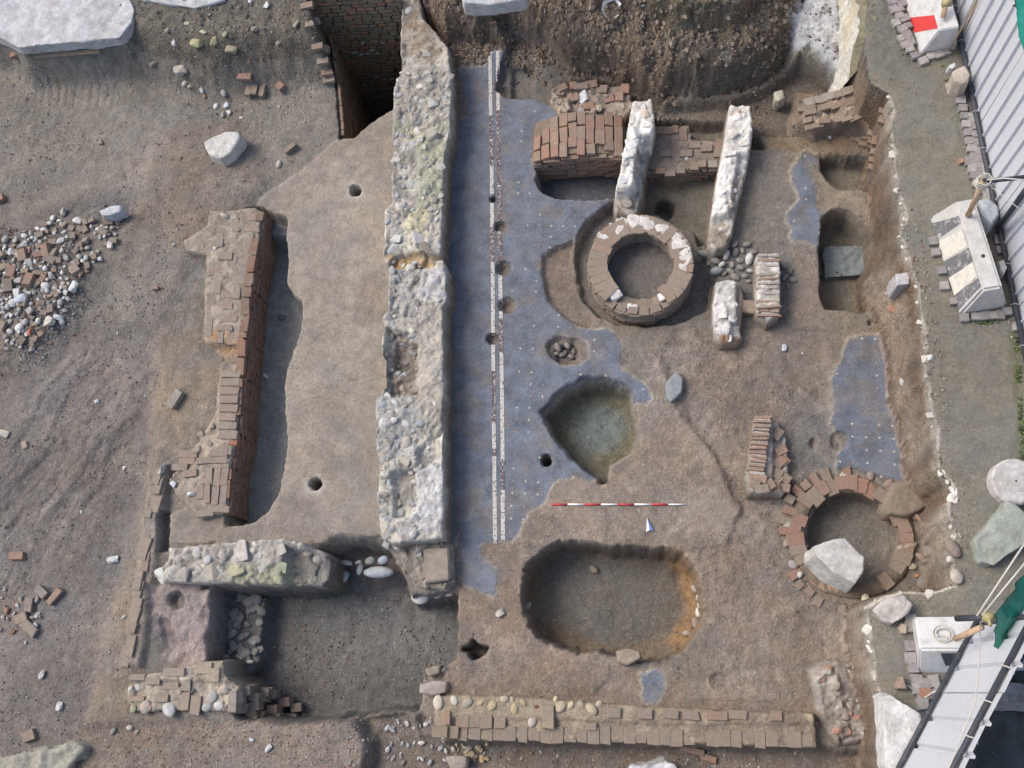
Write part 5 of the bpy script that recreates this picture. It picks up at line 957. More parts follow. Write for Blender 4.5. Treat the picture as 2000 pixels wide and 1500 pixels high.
core = Core(ps, 0.15, -0.7, amp=.02, cob=.03, cobf=8, batter=.04, cols=((.40, .35, .28), (.3, .255, .21)), seed=54, subs=[([(395, 1350), (470, 1340), (470, 1400), (395, 1400)], .05, .06), ([(240, 1330), (470, 1330), (470, 1400), (240, 1400)], .10, .05)]); core.link('mortar_core', root)
for px, py, l, wd, c in ((268, 1364, 32, 10, (.38, .28, .21)), (315, 1364, 26, 12, (.36, .28, .22)), (363, 1370, 16, 34, (.38, .3, .23)), (382, 1378, 18, 34, (.4, .32, .25)), (335, 1340, 30, 12, (.36, .3, .24)), (270, 1322, 30, 11, (.36, .3, .24)), (400, 1305, 30, 20, (.44, .37, .27)), (418, 1318, 24, 24, (.44, .37, .27)), (455, 1370, 16, 36, (.36, .33, .29)), (340, 1312, 40, 14, (.35, .3, .24)), (365, 1335, 16, 26, (.35, .3, .24)), (300, 1330, 30, 12, (.34, .29, .23))):
    brick(root, core.at(px, py), (0 if l > wd else math.pi / 2), (max(l, wd) / 160, min(l, wd) / 160, .055), vary(c, .06))
for px, py, s, c in ((268, 1342, 20, (.5, .48, .44)), (295, 1340, 18, (.47, .42, .37)), (285, 1381, 26, (.45, .38, .33)), (330, 1384, 34, (.44, .43, .42)), (292, 1382, 14, (.42, .27, .2)), (427, 1378, 22, (.48, .47, .44)), (415, 1360, 24, (.36, .35, .32)), (405, 1380, 20, (.38, .38, .36)), (255, 1345, 12, (.48, .46, .42)), (260, 1385, 16, (.3, .31, .2)), (350, 1350, 16, (.36, .33, .29)), (375, 1345, 16, (.36, .34, .31)), (440, 1350, 16, (.33, .31, .27))):
    stone(root, core.at(px, py), s / 160, 'cob', vary(c, .05), flat=.6)
# brick steps down into the room
root = thing('brick_steps', 'short flight of dark worn brick steps descending into the sunken room', 'steps', W3(510, 1375, -.6))
for i, (px, zt) in enumerate(((472, .0), (490, -.12), (510, -.24), (530, -.36), (550, -.48), (572, -.58))):
    for k in range(5 if i < 4 else 3):
        if random.random() < .22: continue
        py = 1338 + i * 6 + k * 15 + random.uniform(-5, 5); p = W3(px + random.uniform(-6, 6), py, zt); brick(root, (p.x, p.y, zt - .03 - random.uniform(0, .05)), math.pi / 2 + random.uniform(-.25, .25), (.1, .13, .1), vary((.24, .19, .15) if (i + k) % 5 else (.28, .17, .12), .12))
        if zt > -.5: brick(root, (p.x, p.y, zt - .14), math.pi / 2, (.1, .14, .12), vary((.24, .185, .145), .12))
# brick kerb down the west edge of the footing
root = thing('brick_kerb', 'line of pale worn bricks running down past the corner of the sunken room', 'kerb', W3(280, 1120, .2))
for i in range(20):
    t = i / 19; px = 308 - 58 * t + random.uniform(-7, 7); py = 930 + 350 * t; p = drop(px, py)
    if i in (2, 5, 6, 10, 13, 17): continue
    brick(root, p + Vector((0, 0, .008)), math.pi / 2 - .17 + random.uniform(-.08, .08), (random.choice((.2, .24, .12)), random.choice((.1, .12)), .05), vary(random.choice([(.36, .29, .23), (.36, .25, .19), (.33, .28, .23)]), .08), jit=2)
# dark cobbled ledge in the room
r_ = random.Random(5)
for i in range(46):
    px, py = r_.uniform(428, 512), r_.uniform(1165, 1315)
    if py > 1290 and px > 490: continue
    p = drop(px, py)
    if -.62 < p.z < -.3: tag(stone(None, p + Vector((0, 0, .015)), r_.uniform(.09, .17), r_.choice(('cob', 'rub')), vary((.2, .195, .185), .2, .04, r_), flat=.7, name='cobble'), 'dark cobble set in the ledge along the west side of the sunken room', 'cobble', 'cobbled ledge in the sunken room')
tag(stone(None, drop(491, 1293) + Vector((0, 0, .04)), .1, 'cob', (.5, .48, .42), yaw=0, asp=.7, name='cobble'), 'single pale cobble at the foot of the dark cobbled ledge', 'cobble')
# ------------------------------------------------------------------ plastered wall and brick stub in the north-east corner
pw = [(1655, 190), (1700, 178), (1706, 160), (1690, 100), (1686, 0), (1680, -80), (1650, -80), (1650, 60)]
root = thing('plastered_wall', 'streaked white and cream plastered wall face in the north-east corner', 'wall', base_of([(1655, 190), (1700, 178), (1680, -80), (1650, -80)], 0, .6))
a = W3(1652, 196, 0.0); b_ = W3(1656, -60, 0.0); n_ = 40; m_ = 14
V, K = [], []; rr = random.Random(4)
for i in range(n_ + 1):
    for j in range(m_ + 1):
        t, h = i / n_, j / m_; p = a.lerp(b_, t); bulge = 0.05 * float(fbm(np.array(t * 5.0), np.array(h * 2.0), 1.5, 3, 9)) + 0.02 * rr.uniform(-1, 1)
        V.append((p.x - 0.22 + 0.17 * h + bulge, p.y, -0.1 + (1.08 if t > .12 else .55 + 4 * t) * h)); c = float(vnoise(np.array(t * 40.0), np.array(h * 2.0), 2)); d = float(vnoise(np.array(t * 7.0), np.array(h * 3.0), 8))
        K.append(tuple(np.array((0.84, 0.81, 0.72)) * (1 - c * .4) + (np.array((.55, .42, .22)) - .5) * (.35 if h > .3 and d > .6 else 0)))
F = [(i * (m_ + 1) + j, (i + 1) * (m_ + 1) + j, (i + 1) * (m_ + 1) + j + 1, i * (m_ + 1) + j + 1) for i in range(n_) for j in range(m_)]
wlink('plaster_face', pymesh('plaster_face', V, [f[::-1] for f in F], True, np.array(K)), 'masonry', root)
V2 = []; rr = random.Random(5); cap = [V[i * (m_ + 1) + m_] for i in range(n_ + 1)]
for x, y, z in cap: V2 += [(x, y, z), (x + .16 + rr.uniform(-.05, .05), y, 1.005)]
wlink('wall_top', pymesh('wall_top', V2, [(2 * i, 2 * i + 1, 2 * i + 3, 2 * i + 2) for i in range(n_)], True, np.tile((.24, .22, .15), (len(V2), 1))), 'masonry', root)

pq = [(1570, 202), (1600, 192), (1640, 182), (1662, 170), (1725, 168), (1736, 200), (1738, 240), (1700, 240), (1660, 225), (1600, 235), (1568, 222)]
root = thing('brick_stub', 'crumbling stepped brick stub against the path in the north-east corner', 'wall stub', base_of(pq, 0, .3))
core = Core(pq, 0.34, -0.1, zp=.34, amp=.02, cob=.03, cobf=9, batter=.12, cols=((.30, .235, .18), (.24, .17, .12)), seed=60, subs=[([(1540, 180), (1640, 170), (1640, 245), (1540, 250)], .25, .1)]); core.link('mortar_core', root)
for i in range(8): brick(root, core.at(1578 + i * 12.5, 203 - i * 3.6) + Vector((0, 0, .02)), .28, (.11, .10, .06), vary((.40, .38, .34) if i < 5 else (.31, .25, .19), .08), jit=2)
for k in range(5):
    for i in range(9):
        px = 1566 + i * 15 + k * 4; py = 212 - i * 3.4 + k * 9
        p = core.at(px, py) + Vector((0, 0, .004))
        if random.random() < .3: continue
        brick(root, p, .2 + random.uniform(-.1, .1), (.13, .08, .05), vary(random.choice([(.26, .205, .155), (.25, .19, .14), (.28, .2, .14)]), .1), jit=5)
for k in range(6):
    for i in range(5):
        px = 1692 + i * 9 - k * 1; py = 212 + k * 13 + (i % 2) * 4; p = drop(px, py) + Vector((0, 0, .02)); z_, s_ = core.z(p.x, p.y); p.z = max(p.z, z_ + .015 if s_ < .02 else -9)
        if p.z > .85: continue
        brick(root, p, 1.2 + random.uniform(-.1, .1), (.12, .08, .06), vary(random.choice([(.33, .16, .09), (.29, .15, .09), (.26, .17, .12)]), .12), jit=3)
pl = [(1548, 235), (1600, 232), (1600, 255), (1560, 262), (1546, 250)]
for px, py, l in ((1558, 240, 22), (1580, 238, 20), (1565, 252, 20), (1600, 240, 20), (1622, 236, 20), (1640, 232, 20)): p = drop(px, py); brick(root, p + Vector((0, 0, .03)), .15, (l / 150, .1, .06), vary((.3, .22, .16), .1), jit=2)

# ------------------------------------------------------------------ rocks
def rock(name, label, cat, px, zt, zb, color, inset=0.1, mat='lime', tilt=(0, 0), group=None, bev=0.02, seed=1, shift=(0, 0), sub=2, amp=.02):
    r = random.Random(seed); pts = [W(x, y, zt) for x, y in px]; cx = sum(p[0] for p in pts) / len(pts); cy = sum(p[1] for p in pts) / len(pts)
    bm = bmesh.new()
    for x, y in pts:
        bm.verts.new((x, y, zt + (x - cx) * tilt[0] + (y - cy) * tilt[1] + r.uniform(-.01, .01)))
        bm.verts.new((cx + (x - cx) * (1 + inset) + shift[0], cy + (y - cy) * (1 + inset) + shift[1], zb)); bm.verts.new((cx + (x - cx) * (1 + inset * .8) + shift[0] * .6, cy + (y - cy) * (1 + inset * .8) + shift[1] * .6, (zt * .45 + zb * .55)))
    h = bmesh.ops.convex_hull(bm, input=bm.verts); bmesh.ops.delete(bm, geom=[g for g in h['geom_interior'] if isinstance(g, bmesh.types.BMVert)], context='VERTS')
    bmesh.ops.dissolve_limit(bm, angle_limit=R(8), verts=bm.verts, edges=bm.edges)
    bmesh.ops.triangulate(bm, faces=bm.faces)
    lim = 0.035 if sub > 1 else 0.02
    for _ in range(6):
        es = [e for e in bm.edges if e.calc_length() > lim]
        if not es or len(bm.faces) > 6000: break
        bmesh.ops.subdivide_edges(bm, edges=es, cuts=1); bmesh.ops.triangulate(bm, faces=[f for f in bm.faces if len(f.verts) > 3])
    for _ in range(max(1, int(bev / .012))): bmesh.ops.smooth_vert(bm, verts=bm.verts, factor=.5, use_axis_x=True, use_axis_y=True, use_axis_z=True)
    bm.normal_update()
    for v in bm.verts:
        k = float(fbm(np.array(v.co.x + v.co.z), np.array(v.co.y - v.co.z * .7), 4, 5, seed, .62)); v.co += v.normal * amp * 1.6 * k
    bmesh.ops.translate(bm, vec=(-cx, -cy, -zb), verts=bm.verts)
    o = link(name, finish(bm, name, False), mat, None, color); o.location = (cx, cy, zb); o.data.polygons.foreach_set('use_smooth', [True] * len(o.data.polygons))
    return tag(o, label, cat, group)
Zp = lambda px, py: drop(px, py).z
rock('rock', 'big angular blue-white rock lying across the sunken brick well', 'rock', [(1588, 1066), (1650, 1050), (1688, 1088), (1688, 1112), (1672, 1140), (1632, 1118), (1590, 1082)], .42, -.2, (.56, .55, .53), .04, seed=3, tilt=(.05, .10), shift=(-.06, -.12))
rock('boulder', 'large smooth white boulder alone on the western ground', 'boulder', [(394, 276), (440, 258), (467, 258), (470, 270), (448, 300), (430, 310), (405, 300)], .32, Zp(430, 290) - .03, (.62, .60, .56), .06, seed=5, bev=.04, tilt=(0, .1))
rock('rock', 'flat beige rock leaning on the fence foot near the striped barrier', 'rock', [(1861, 140), (1885, 127), (1895, 145), (1893, 158), (1880, 164), (1866, 156)], 1.3, .98, (.50, .44, .38), .05, seed=7)
rock('rock', 'white pebble-sized stone beside the flat beige rock', 'rock', [(1853, 125), (1866, 121), (1870, 128), (1862, 134), (1853, 132)], 1.12, .98, (.6, .6, .6), .05, seed=8, sub=1, bev=.01)
rock('stone_slab', 'broken grey-green stone slab with a yellow streak on the path', 'slab', [(1905, 1055), (1930, 1018), (1968, 976), (2000, 1003), (2030, 1040), (1942, 1106), (1918, 1098)], 1.18, .97, (.33, .36, .32), .02, seed=9, tilt=(.1, .05))
rock('rock', 'pinkish white rock between the barrier block and the path edge', 'rock', [(1700, 1192), (1725, 1172), (1758, 1164), (1768, 1162), (1783, 1182), (1768, 1195), (1765, 1205), (1745, 1222), (1725, 1215)], 1.17, .97, (.54, .50, .47), .03, seed=11, amp=.03)
rock('rock', 'small pink egg-shaped stone beside the pinkish white rock', 'rock', [(1754, 1225), (1760, 1215), (1772, 1220), (1772, 1238), (1762, 1238)], 1.1, .98, (.48, .38, .31), .05, seed=12, sub=1, bev=.015)
rock('stone_slab', 'tall leaning white marble slab at the lower right beside the fence', 'slab', [(1724, 1362), (1740, 1356), (1800, 1396), (1806, 1412), (1768, 1510), (1740, 1540), (1732, 1500)], 1.38, .97, (.66, .66, .66), .04, seed=13, tilt=(-.05, 0), amp=.025)
rock('rock', 'pale blue-grey rock behind the post of the faded barrier', 'rock', [(1912, 392), (1928, 385), (1950, 405), (1952, 420), (1938, 438), (1920, 420)], 1.32, .97, (.42, .46, .5), .06, seed=15)
rock('rock', 'small pale rock wedged between the faded barrier and the fence', 'rock', [(1950, 508), (1962, 505), (1970, 522), (1962, 536), (1954, 525)], 1.2, .97, (.46, .49, .5), .06, seed=16, sub=1)
rock('rock', 'long white stone lying at the north edge of the rubble heap', 'rock', [(193, 412), (215, 402), (237, 402), (237, 412), (218, 420), (198, 422)], .3, .08, (.58, .6, .63), .05, seed=17)
rock('boulder', 'big dusty brown boulder between the sunken well and the mosaic', 'boulder', [(1728, 990), (1745, 948), (1778, 938), (1805, 960), (1806, 990), (1775, 1005), (1735, 1005)], .12, -.08, (.215, .172, .132), .25, mat='stone', seed=18, bev=.06)
rock('paving_slab', 'blue-green stone slab lying at the bottom of the rectangular pit', 'slab', [(1607, 482), (1690, 480), (1696, 536), (1650, 540), (1610, 543)], -.38, -.52, (.19, .215, .215), .01, mat='stone', seed=19, amp=.04)
rock('rock', 'flat bluish stone set in the reddish floor beside the mosaic tongue', 'rock', [(1300, 750), (1322, 724), (1334, 740), (1332, 765), (1310, 785), (1302, 775)], .05, -.1, (.25, .27, .28), .05, mat='stone', seed=20)
rock('rock', 'square grey block on the earth section below the path edge', 'rock', [(1748, 533), (1778, 530), (1779, 555), (1752, 558)], .92, .5, (.42, .41, .41), .03, seed=21, mat='stone')
rock('rock', 'dusty stone on the south lip of the big oval pit', 'rock', [(1205, 1272), (1225, 1266), (1250, 1272), (1252, 1285), (1225, 1300), (1208, 1292)], .1, -.15, (.30, .25, .19), .1, seed=22, mat='stone')
rock('rock', 'loaf-shaped grey-brown stone below the west end of the southern wall', 'rock', [(870, 1478), (888, 1476), (912, 1480), (910, 1500), (880, 1502)], -.05, -.28, (.34, .3, .255), .05, seed=23, mat='stone')
rock('rock', 'squarish pale rock on the floor of the north-east trench', 'rock', [(1513, 180), (1528, 176), (1534, 190), (1522, 198), (1513, 195)], .06, -.2, (.46, .43, .35), .05, seed=24, mat='stone')
rock('rock', 'triangular brown stone with a white cord lying beside it', 'rock', [(1755, 1345), (1762, 1322), (1772, 1345)], 1.14, .97, (.30, .23, .18), .05, seed=25, mat='stone', sub=1)
rock('rock', 'white chunk at the bottom edge of the picture below the southern wall', 'rock', [(1235, 1500), (1260, 1493), (1300, 1484), (1318, 1492), (1330, 1520), (1240, 1530)], .0, -.26, (.62, .62, .64), .1, seed=26, amp=.05)
rock('rock', 'flat broken slab on the corner of the sunken room beside the southern wall', 'rock', [(830, 1310), (845, 1302), (860, 1300), (858, 1315), (838, 1320)], .02, -.2, (.28, .24, .19), .05, seed=27, mat='stone')
rock('rock', 'white plaster-faced block at the west tip of the southern wall', 'rock', [(818, 1336), (845, 1330), (872, 1334), (870, 1352), (845, 1358), (820, 1352)], .06, -.2, (.38, .33, .3), .05, seed=28)

# round column drum
p = W3(1984, 940, 1.14); n = 48; V = []
prof = [(0, .16), (.10, .16), (.105, .155), (.215, .155), (.235, .135), (.24, .0)]
F = []
for i in range(n):
    for rr_, zz in prof: k = 1 + .008 * math.sin(i * 3.1) + .006 * math.sin(i * 7.7); V.append((rr_ * k * math.cos(2 * math.pi * i / n), rr_ * k * math.sin(2 * math.pi * i / n), zz))
for i in range(n):
    for j in range(len(prof) - 1): a_ = i * 6 + j; c_ = ((i + 1) % n) * 6 + j; F.append((a_, c_, c_ + 1, a_ + 1)[::-1])
root = thing('column_drum', 'round white stone drum lying flat on the path at the right edge', 'drum', (p.x, p.y, .99))
o = link('drum', pymesh('drum', V, F), 'lime', root, (.58, .56, .54))
o = link('dowel_hole', pymesh('dowel_hole', [(.012 * math.cos(i * .785), .012 * math.sin(i * .785), .161) for i in range(8)], [tuple(range(8))]), 'pipe_dark', o)

# ------------------------------------------------------------------ concrete barrier blocks
def prism(P0, P1, wb, wt, il, h, z, end=0.0, end0=0.0):
    """base left line P0-P1, block to the right of it seen from P0 to P1 (left when wb < 0)"""
    d = (P1 - P0); L = d.length; d = d / L; nrm = Vector((-d.y, d.x, 0))
    q = lambda s, t, zz: P0 + d * s + nrm * t + Vector((0, 0, zz - P0.z))
    return [q(0, 0, z), q(L, 0, z), q(L, wb, z), q(0, wb, z), q(end0, il, z + h), q(L - end, il, z + h), q(L - end, il + wt, z + h), q(end0, il + wt, z + h)], d, nrm, L
def hexa(name, v, mat, parent, color=None, bev=.015):
    bm = bmesh.new(); vs = [bm.verts.new(x) for x in v]
    for f in ((0, 1, 2, 3), (4, 5, 6, 7), (0, 1, 5, 4), (1, 2, 6, 5), (2, 3, 7, 6), (3, 0, 4, 7)): bm.faces.new([vs[i] for i in f])
    bmesh.ops.recalc_face_normals(bm, faces=bm.faces)
    if bev: bmesh.ops.bevel(bm, geom=list(bm.edges), offset=bev, segments=2, affect='EDGES')
    return wlink(name, finish(bm, name, False), mat, parent, color)
def stripes(v, cells, parent, eps=.004):
    """painted bands on the sloping left face (v0 v1 v5 v4), each a thin plate"""
    a, b_, c, d = v[0], v[1], v[5], v[4]; nn = (b_ - a).cross(d - a).normalized()
    if nn.x > 0: nn = -nn
    for (s0, s1, k0, k1, mat, nm) in cells:
        f = lambda s, t: (a.lerp(b_, s)).lerp(d.lerp(c, s), t) + nn * eps
        N = 8; V = [f(s0 + (k0 if False else 0) + k0 * t * 0 + (s0s) * 0, t) for s0s, t in ()]
        rows = []
        for i in range(N + 1):
            t = .06 + .91 * i / N; rows.append((f(s0 + k0 * t, t), f(s1 + k1 * t, t)))
        V = [p for r2 in rows for p in r2]; F = [(2 * i, 2 * i + 1, 2 * i + 3, 2 * i + 2) for i in range(N)]
        n2 = len(V); V += [p - nn * (eps + .002) for p in V]; F = [x for x in F] + [tuple(j + n2 for j in x[::-1]) for x in F] + [(2 * i, 2 * i + 2, 2 * i + 2 + n2, 2 * i + n2) for i in range(N)] + [(2 * i + 3, 2 * i + 1, 2 * i + 1 + n2, 2 * i + 3 + n2) for i in range(N)]
        wlink(nm, pymesh(nm, V, F), mat, parent)
z0 = .985
P0 = Vector((3.30, 5.13, z0)); P1 = Vector((3.50, 3.95, z0))
root = thing('barrier_block', 'weathered concrete barrier with faded grey and cream stripes and a post', 'barrier', (P0 + P1) / 2)
v, d, nrm, L = prism(P0, P1, .52, .2, .12, .5, z0, .08, .08)
blk = hexa('block', v, 'concrete', root, (.54, .53, .51), .025)
stripes(v, [(.06, .24, .1, .0, 'paint_grey', 'grey_stripe'), (.26, .45, .05, .05, 'paint_cream', 'cream_stripe'), (.46, .62, .06, .06, 'paint_grey', 'grey_stripe'), (.635, .8, .04, .06, 'paint_cream', 'cream_stripe'), (.81, .95, .02, .0, 'paint_grey', 'grey_stripe')], blk)
f = v[4].lerp(v[5], .64).lerp(v[7].lerp(v[6], .64), .55); wlink('lifting_hole', pymesh('lifting_hole', [(f.x + .022 * math.cos(i * .63), f.y + .022 * math.sin(i * .63), f.z + .002) for i in range(10)], [tuple(range(10))]), 'pipe_dark', blk)
def tube(name, pts, r, mat, parent=None, n=8, caps=True):
    pts = [Vector(p) for p in pts]; V, F = [], []; up = Vector((0, 0, 1))
    for i, p in enumerate(pts):
        t = (pts[min(i + 1, len(pts) - 1)] - pts[max(i - 1, 0)]).normalized(); a = t.cross(up if abs(t.z) < .95 else Vector((1, 0, 0))).normalized(); b_ = t.cross(a)
        for k in range(n): V.append(p + (a * math.cos(2 * math.pi * k / n) + b_ * math.sin(2 * math.pi * k / n)) * r)
    for i in range(len(pts) - 1):
        for k in range(n): F.append((i * n + k, i * n + (k + 1) % n, (i + 1) * n + (k + 1) % n, (i + 1) * n + k))
    if caps: F += [tuple(range(n))[::-1], tuple(range((len(pts) - 1) * n, len(pts) * n))]
    return wlink(name, pymesh(name, V, F, True), mat, parent)
# post in the barrier with coupler and lashing
pb_ = W3(1890, 422, 1.47); pt_ = W3(1922, 352, 2.25)
root = thing('scaffold_post', 'rusty white scaffold post standing in the faded barrier, rope round its top', 'post', (pb_.x, pb_.y, 1.47))
root = tube('pole', [pb_, pt_], .027, 'pipe_rusty', root, 12); tube('collar', [pb_, pb_.lerp(pt_, .05)], .034, 'wood', root, 12)
tube('coupler', [pb_.lerp(pt_, .85), pb_.lerp(pt_, .97)], .045, 'brass', root, 10); tube('pole_mouth', [pt_, pt_ + Vector((0, 0, .004))], .022, 'pipe_dark', root, 10)
tube('rope_lashing', [pt_ + Vector((.07 * math.cos(t * .9), .06 * math.sin(t * .9), -.1 + .006 * t)) for t in range(24)], .008, 'rope', root, 6)
e = W3(2010, 345, 2.2); tag(tube('scaffold_tube', [W3(1926, 354, 2.22), e], .024, 'pipe_dark'), 'dark horizontal tube running from the rusty post over the fence', 'tube')
tag(tube('scaffold_brace', [W3(1950, 445, 1.15), W3(2010, 362, 2.25)], .03, 'pipe_dark'), 'dark diagonal brace leaning against the fence behind the barrier', 'brace')
tag(tube('guy_rope', [W3(1926, 352, 2.24), W3(1960, 348, 2.4), W3(2010, 352, 2.5)], .007, 'rope', n=6), 'white cord running level from the post to the right edge', 'rope')
tag(tube('guy_rope', [W3(1926, 356, 2.2), W3(1965, 388, 2.2), W3(2010, 422, 2.2)], .005, 'rope', n=6), 'white cord slanting down to the right from the post', 'rope')

P0 = Vector((3.16, 8.9, z0)); P1 = Vector((3.385, 7.21, z0))
root = thing('barrier_block', 'freshly painted red and white striped concrete barrier at the top right', 'barrier', (P0 + P1) / 2)
v, d, nrm, L = prism(P0, P1, .42, .22, .12, .44, z0, .02)
blk = hexa('block', v, 'paint_white', root, None, .012)
stripes(v, [(.13, .26, .2, .2, 'paint_red', 'red_stripe'), (.41, .535, .2, .2, 'paint_red', 'red_stripe'), (.685, .81, .195, .175, 'paint_red', 'red_stripe')], blk)
q = W3(1848, 14, 1.55); rt = thing('scaffold_coupler', 'brass-coloured scaffold coupler on the striped barrier', 'coupler', (q.x, q.y, 1.43))
tube('stub_pipe', [(q.x - .02, q.y - .08, 1.47), (q.x + .02, q.y + .15, 1.6)], .03, 'pipe_rusty', rt, 10); tube('clamp', [(q.x - .04, q.y + .05, 1.55), (q.x + .06, q.y + .05, 1.56)], .045, 'brass', rt, 8); tube('bolt', [(q.x + .01, q.y + .02, 1.5), (q.x + .01, q.y + .02, 1.64)], .014, 'brass', rt, 6)
tag(tube('stay_rod', [W3(1851, 105, 1.0), W3(1908, 0, 1.9), W3(1925, -30, 2.2)], .01, 'pipe_rusty', n=6), 'thin rusty rod slanting past the end of the striped barrier', 'rod')
tag(tube('stay_rod', [W3(1880, 72, 1.0), W3(1897, 30, 1.4), W3(1925, -40, 2.0)], .009, 'pipe_rusty', n=6), 'thin rusty rod close against the fence sheets at the top right', 'rod')

P0 = Vector((2.735, .225, z0)); P1 = Vector((2.70, .745, z0))
root = thing('barrier_block', 'short white concrete barrier lying crosswise below the rocks with coiled cord on it', 'barrier', (3.1, .45, z0))
hexa('block', [Vector(x) for x in ((2.73, .215, z0), (3.62, .23, z0), (3.62, .78, z0), (2.71, .76, z0), (2.68, .43, 1.32), (3.6, .44, 1.32), (3.6, .75, 1.32), (2.665, .735, 1.32))], 'paint_white', root, None, .02)
wlink('hollow_end', pymesh('hollow_end', [(2.95, .30, 1.16), (3.35, .30, 1.16), (3.35, .412, 1.29), (2.88, .412, 1.29)], [(0, 1, 2, 3)]), 'pipe_dark', root).location.y += -.012
tag(tube('rope_coil', [Vector((2.9 + (.10 - .0006 * t) * math.cos(t * .32) + .02 * math.sin(t * .05), .58 + (.085 - .0005 * t) * math.sin(t * .32), 1.332 + .00022 * t)) for t in range(70)] + [Vector((3.0 + .02 * i, .54 - .005 * i, 1.345)) for i in range(10)], .006, 'rope', n=6), 'coil of thin white cord on the short white barrier', 'rope')

# ------------------------------------------------------------------ setts along the fence and round the barriers
SETT = [(.27, .25, .25), (.31, .285, .275), (.24, .225, .225), (.33, .31, .29)]
def setts(px_list, label, group, size=.105, cat='sett', yaw=0):
    for px, py in px_list:
        x, y = W(px, py, 1.0); tag(inst('sett', random.choice(BRICKS), (x, y, Zat(x, y) + .005), None, (size * random.uniform(.85, 1.05) / .25, size * random.uniform(.85, 1.05) / .12, .09 / .06), (random.uniform(-.05, .05), random.uniform(-.05, .05), yaw + random.uniform(-.12, .12)), vary(random.choice(SETT), .1)), label, cat, group)
        bpy.data.objects[-1] if False else None
SETM = []
for me in BRICKS[:5]:
    m2 = me.copy(); m2.name = 'sett'; m2.materials.clear(); m2.materials.append(MATS['stone']); SETM.append(m2)
_B = BRICKS; BRICKS_SAVE = list(BRICKS); BRICKS[:] = SETM
L1 = []
for i in range(13):
    t = i / 12; x0 = 1872 + t * 42; y0 = 182 + t * 190
    L1 += [(x0, y0)] + ([(x0 + 15 + random.uniform(-2, 2), y0 + 4)] if i > 2 else [])
for i in range(5): L1 += [(1905 + i * 3 + 10, 330 + i * 14), (1892 + i * 5, 318 + i * 14)]
setts(L1, 'square grey sett in the strip along the foot of the long fence', 'setts along the fence', yaw=-.1)
L2 = [(1742, 5), (1755, 22), (1750, 48), (1765, 40), (1762, 60), (1772, 54), (1770, 72), (1766, 92), (1775, 100), (1756, 35), (1785, 112), (1802, 122), (1817, 113), (1832, 108), (1845, 104), (1760, 78), (1745, 20), (1760, 10), (1778, 86)]
setts(L2, 'loose sett in the patch round the red and white barrier', 'setts round the striped barrier', .1, yaw=.3)
L3 = [(1821, 473), (1826, 495), (1838, 530), (1843, 560), (1862, 590), (1882, 622), (1905, 620), (1922, 619), (1938, 618), (1952, 617), (1965, 610), (1950, 470), (1953, 490), (1985, 640)]
setts(L3, 'pale sett lying against the foot of the faded barrier', 'setts round the faded barrier', .1)
L4 = [(1777, 1262), (1777, 1285), (1782, 1303), (1778, 1210), (1775, 1225), (1790, 1328), (1805, 1335), (1822, 1330), (1800, 1360), (1820, 1355), (1835, 1345), (1800, 1375), (1790, 1345)]
setts(L4, 'worn sett beside the short white barrier at the lower right', 'setts by the short barrier', .11)
L5 = [(1915 + i * 17 + (j % 2) * 8, 1345 + j * 17) for j in range(3) for i in range(6)]
setts([q for q in L5 if q[0] > 1985 - (q[1] - 1250) * .35], 'dark sett in the shade outside the lower fence', 'setts outside the fence', .1)
BRICKS[:] = BRICKS_SAVE

# ------------------------------------------------------------------ fences
def sheet(name, A, Bq, zb, zt, parent, pitch=.2, lean=0, amp=.022, mat='sheet_white', thick=.003):
    d = (Bq - A); L = d.length; d = d / L; nn = Vector((-d.y, d.x, 0)); V = []; S = []; s = 0.0
    while s < L: S += [(s, 0), (s + pitch * .80, 0), (s + pitch * .86, amp), (s + pitch * .94, amp)]; s += pitch
    S = [(a, b_) for a, b_ in S if a < L - .01] + [(L, 0)]
    for th in (0, thick):
        for a, b_ in S:
            p = A + d * a + nn * (b_ + th); wav = .01 * math.sin(a * 2.3)
            V += [(p.x, p.y, zb), (p.x + lean + wav * nn.x, p.y + wav * nn.y, zt + .004 * math.sin(a * 9))]
    n = len(S); F = [(2 * i, 2 * i + 2, 2 * i + 3, 2 * i + 1) for i in range(n - 1)] + [(2 * n + 2 * i, 2 * n + 2 * i + 1, 2 * n + 2 * i + 3, 2 * n + 2 * i + 2) for i in range(n - 1)] + [(2 * i + 1, 2 * i + 3, 2 * n + 2 * i + 3, 2 * n + 2 * i + 1) for i in range(n - 1)]
    return wlink(name, pymesh(name, V, F), mat, parent)
FA = Vector((3.70, 9.6, 0)); FB = Vector((4.14, 2.9, 0)); d = (FB - FA); L = d.length; d.normalize(); nn = Vector((-d.y, d.x, 0))
root = thing('sheet_fence', 'long fence of ribbed white metal sheets along the path', 'fence', (FA + FB) / 2 + Vector((0, 0, .95)))
for k in range(6):
    a = FA + d * (L * k / 6); b_ = FA + d * (L * (k + 1) / 6 - .012); sheet('metal_sheet', a + nn * .04, b_ + nn * .04, 1.0, 2.43, root, amp=-.03)
tube('bottom_rail', [FA + Vector((0, 0, 1.06)), FB + Vector((0, 0, 1.06))], .03, 'pipe_dark', root, 10)
for k in range(14):
    p = FA + d * (.4 + k * .47) + Vector((0, 0, 1.06)); tube('wire_tie', [p + nn * -.05 + Vector((0, 0, .0)), p + nn * -.02 + Vector((0, 0, .04)), p + nn * .05 + d * .03 + Vector((0, 0, .05))], .003, 'rope', root, 5)
for k in range(4): p = FA + d * (.6 + k * 1.8) + nn * .1; tube('fence_post', [p + Vector((0, 0, .9)), p + Vector((0, 0, 2.5))], .03, 'pipe_dark', root, 8)
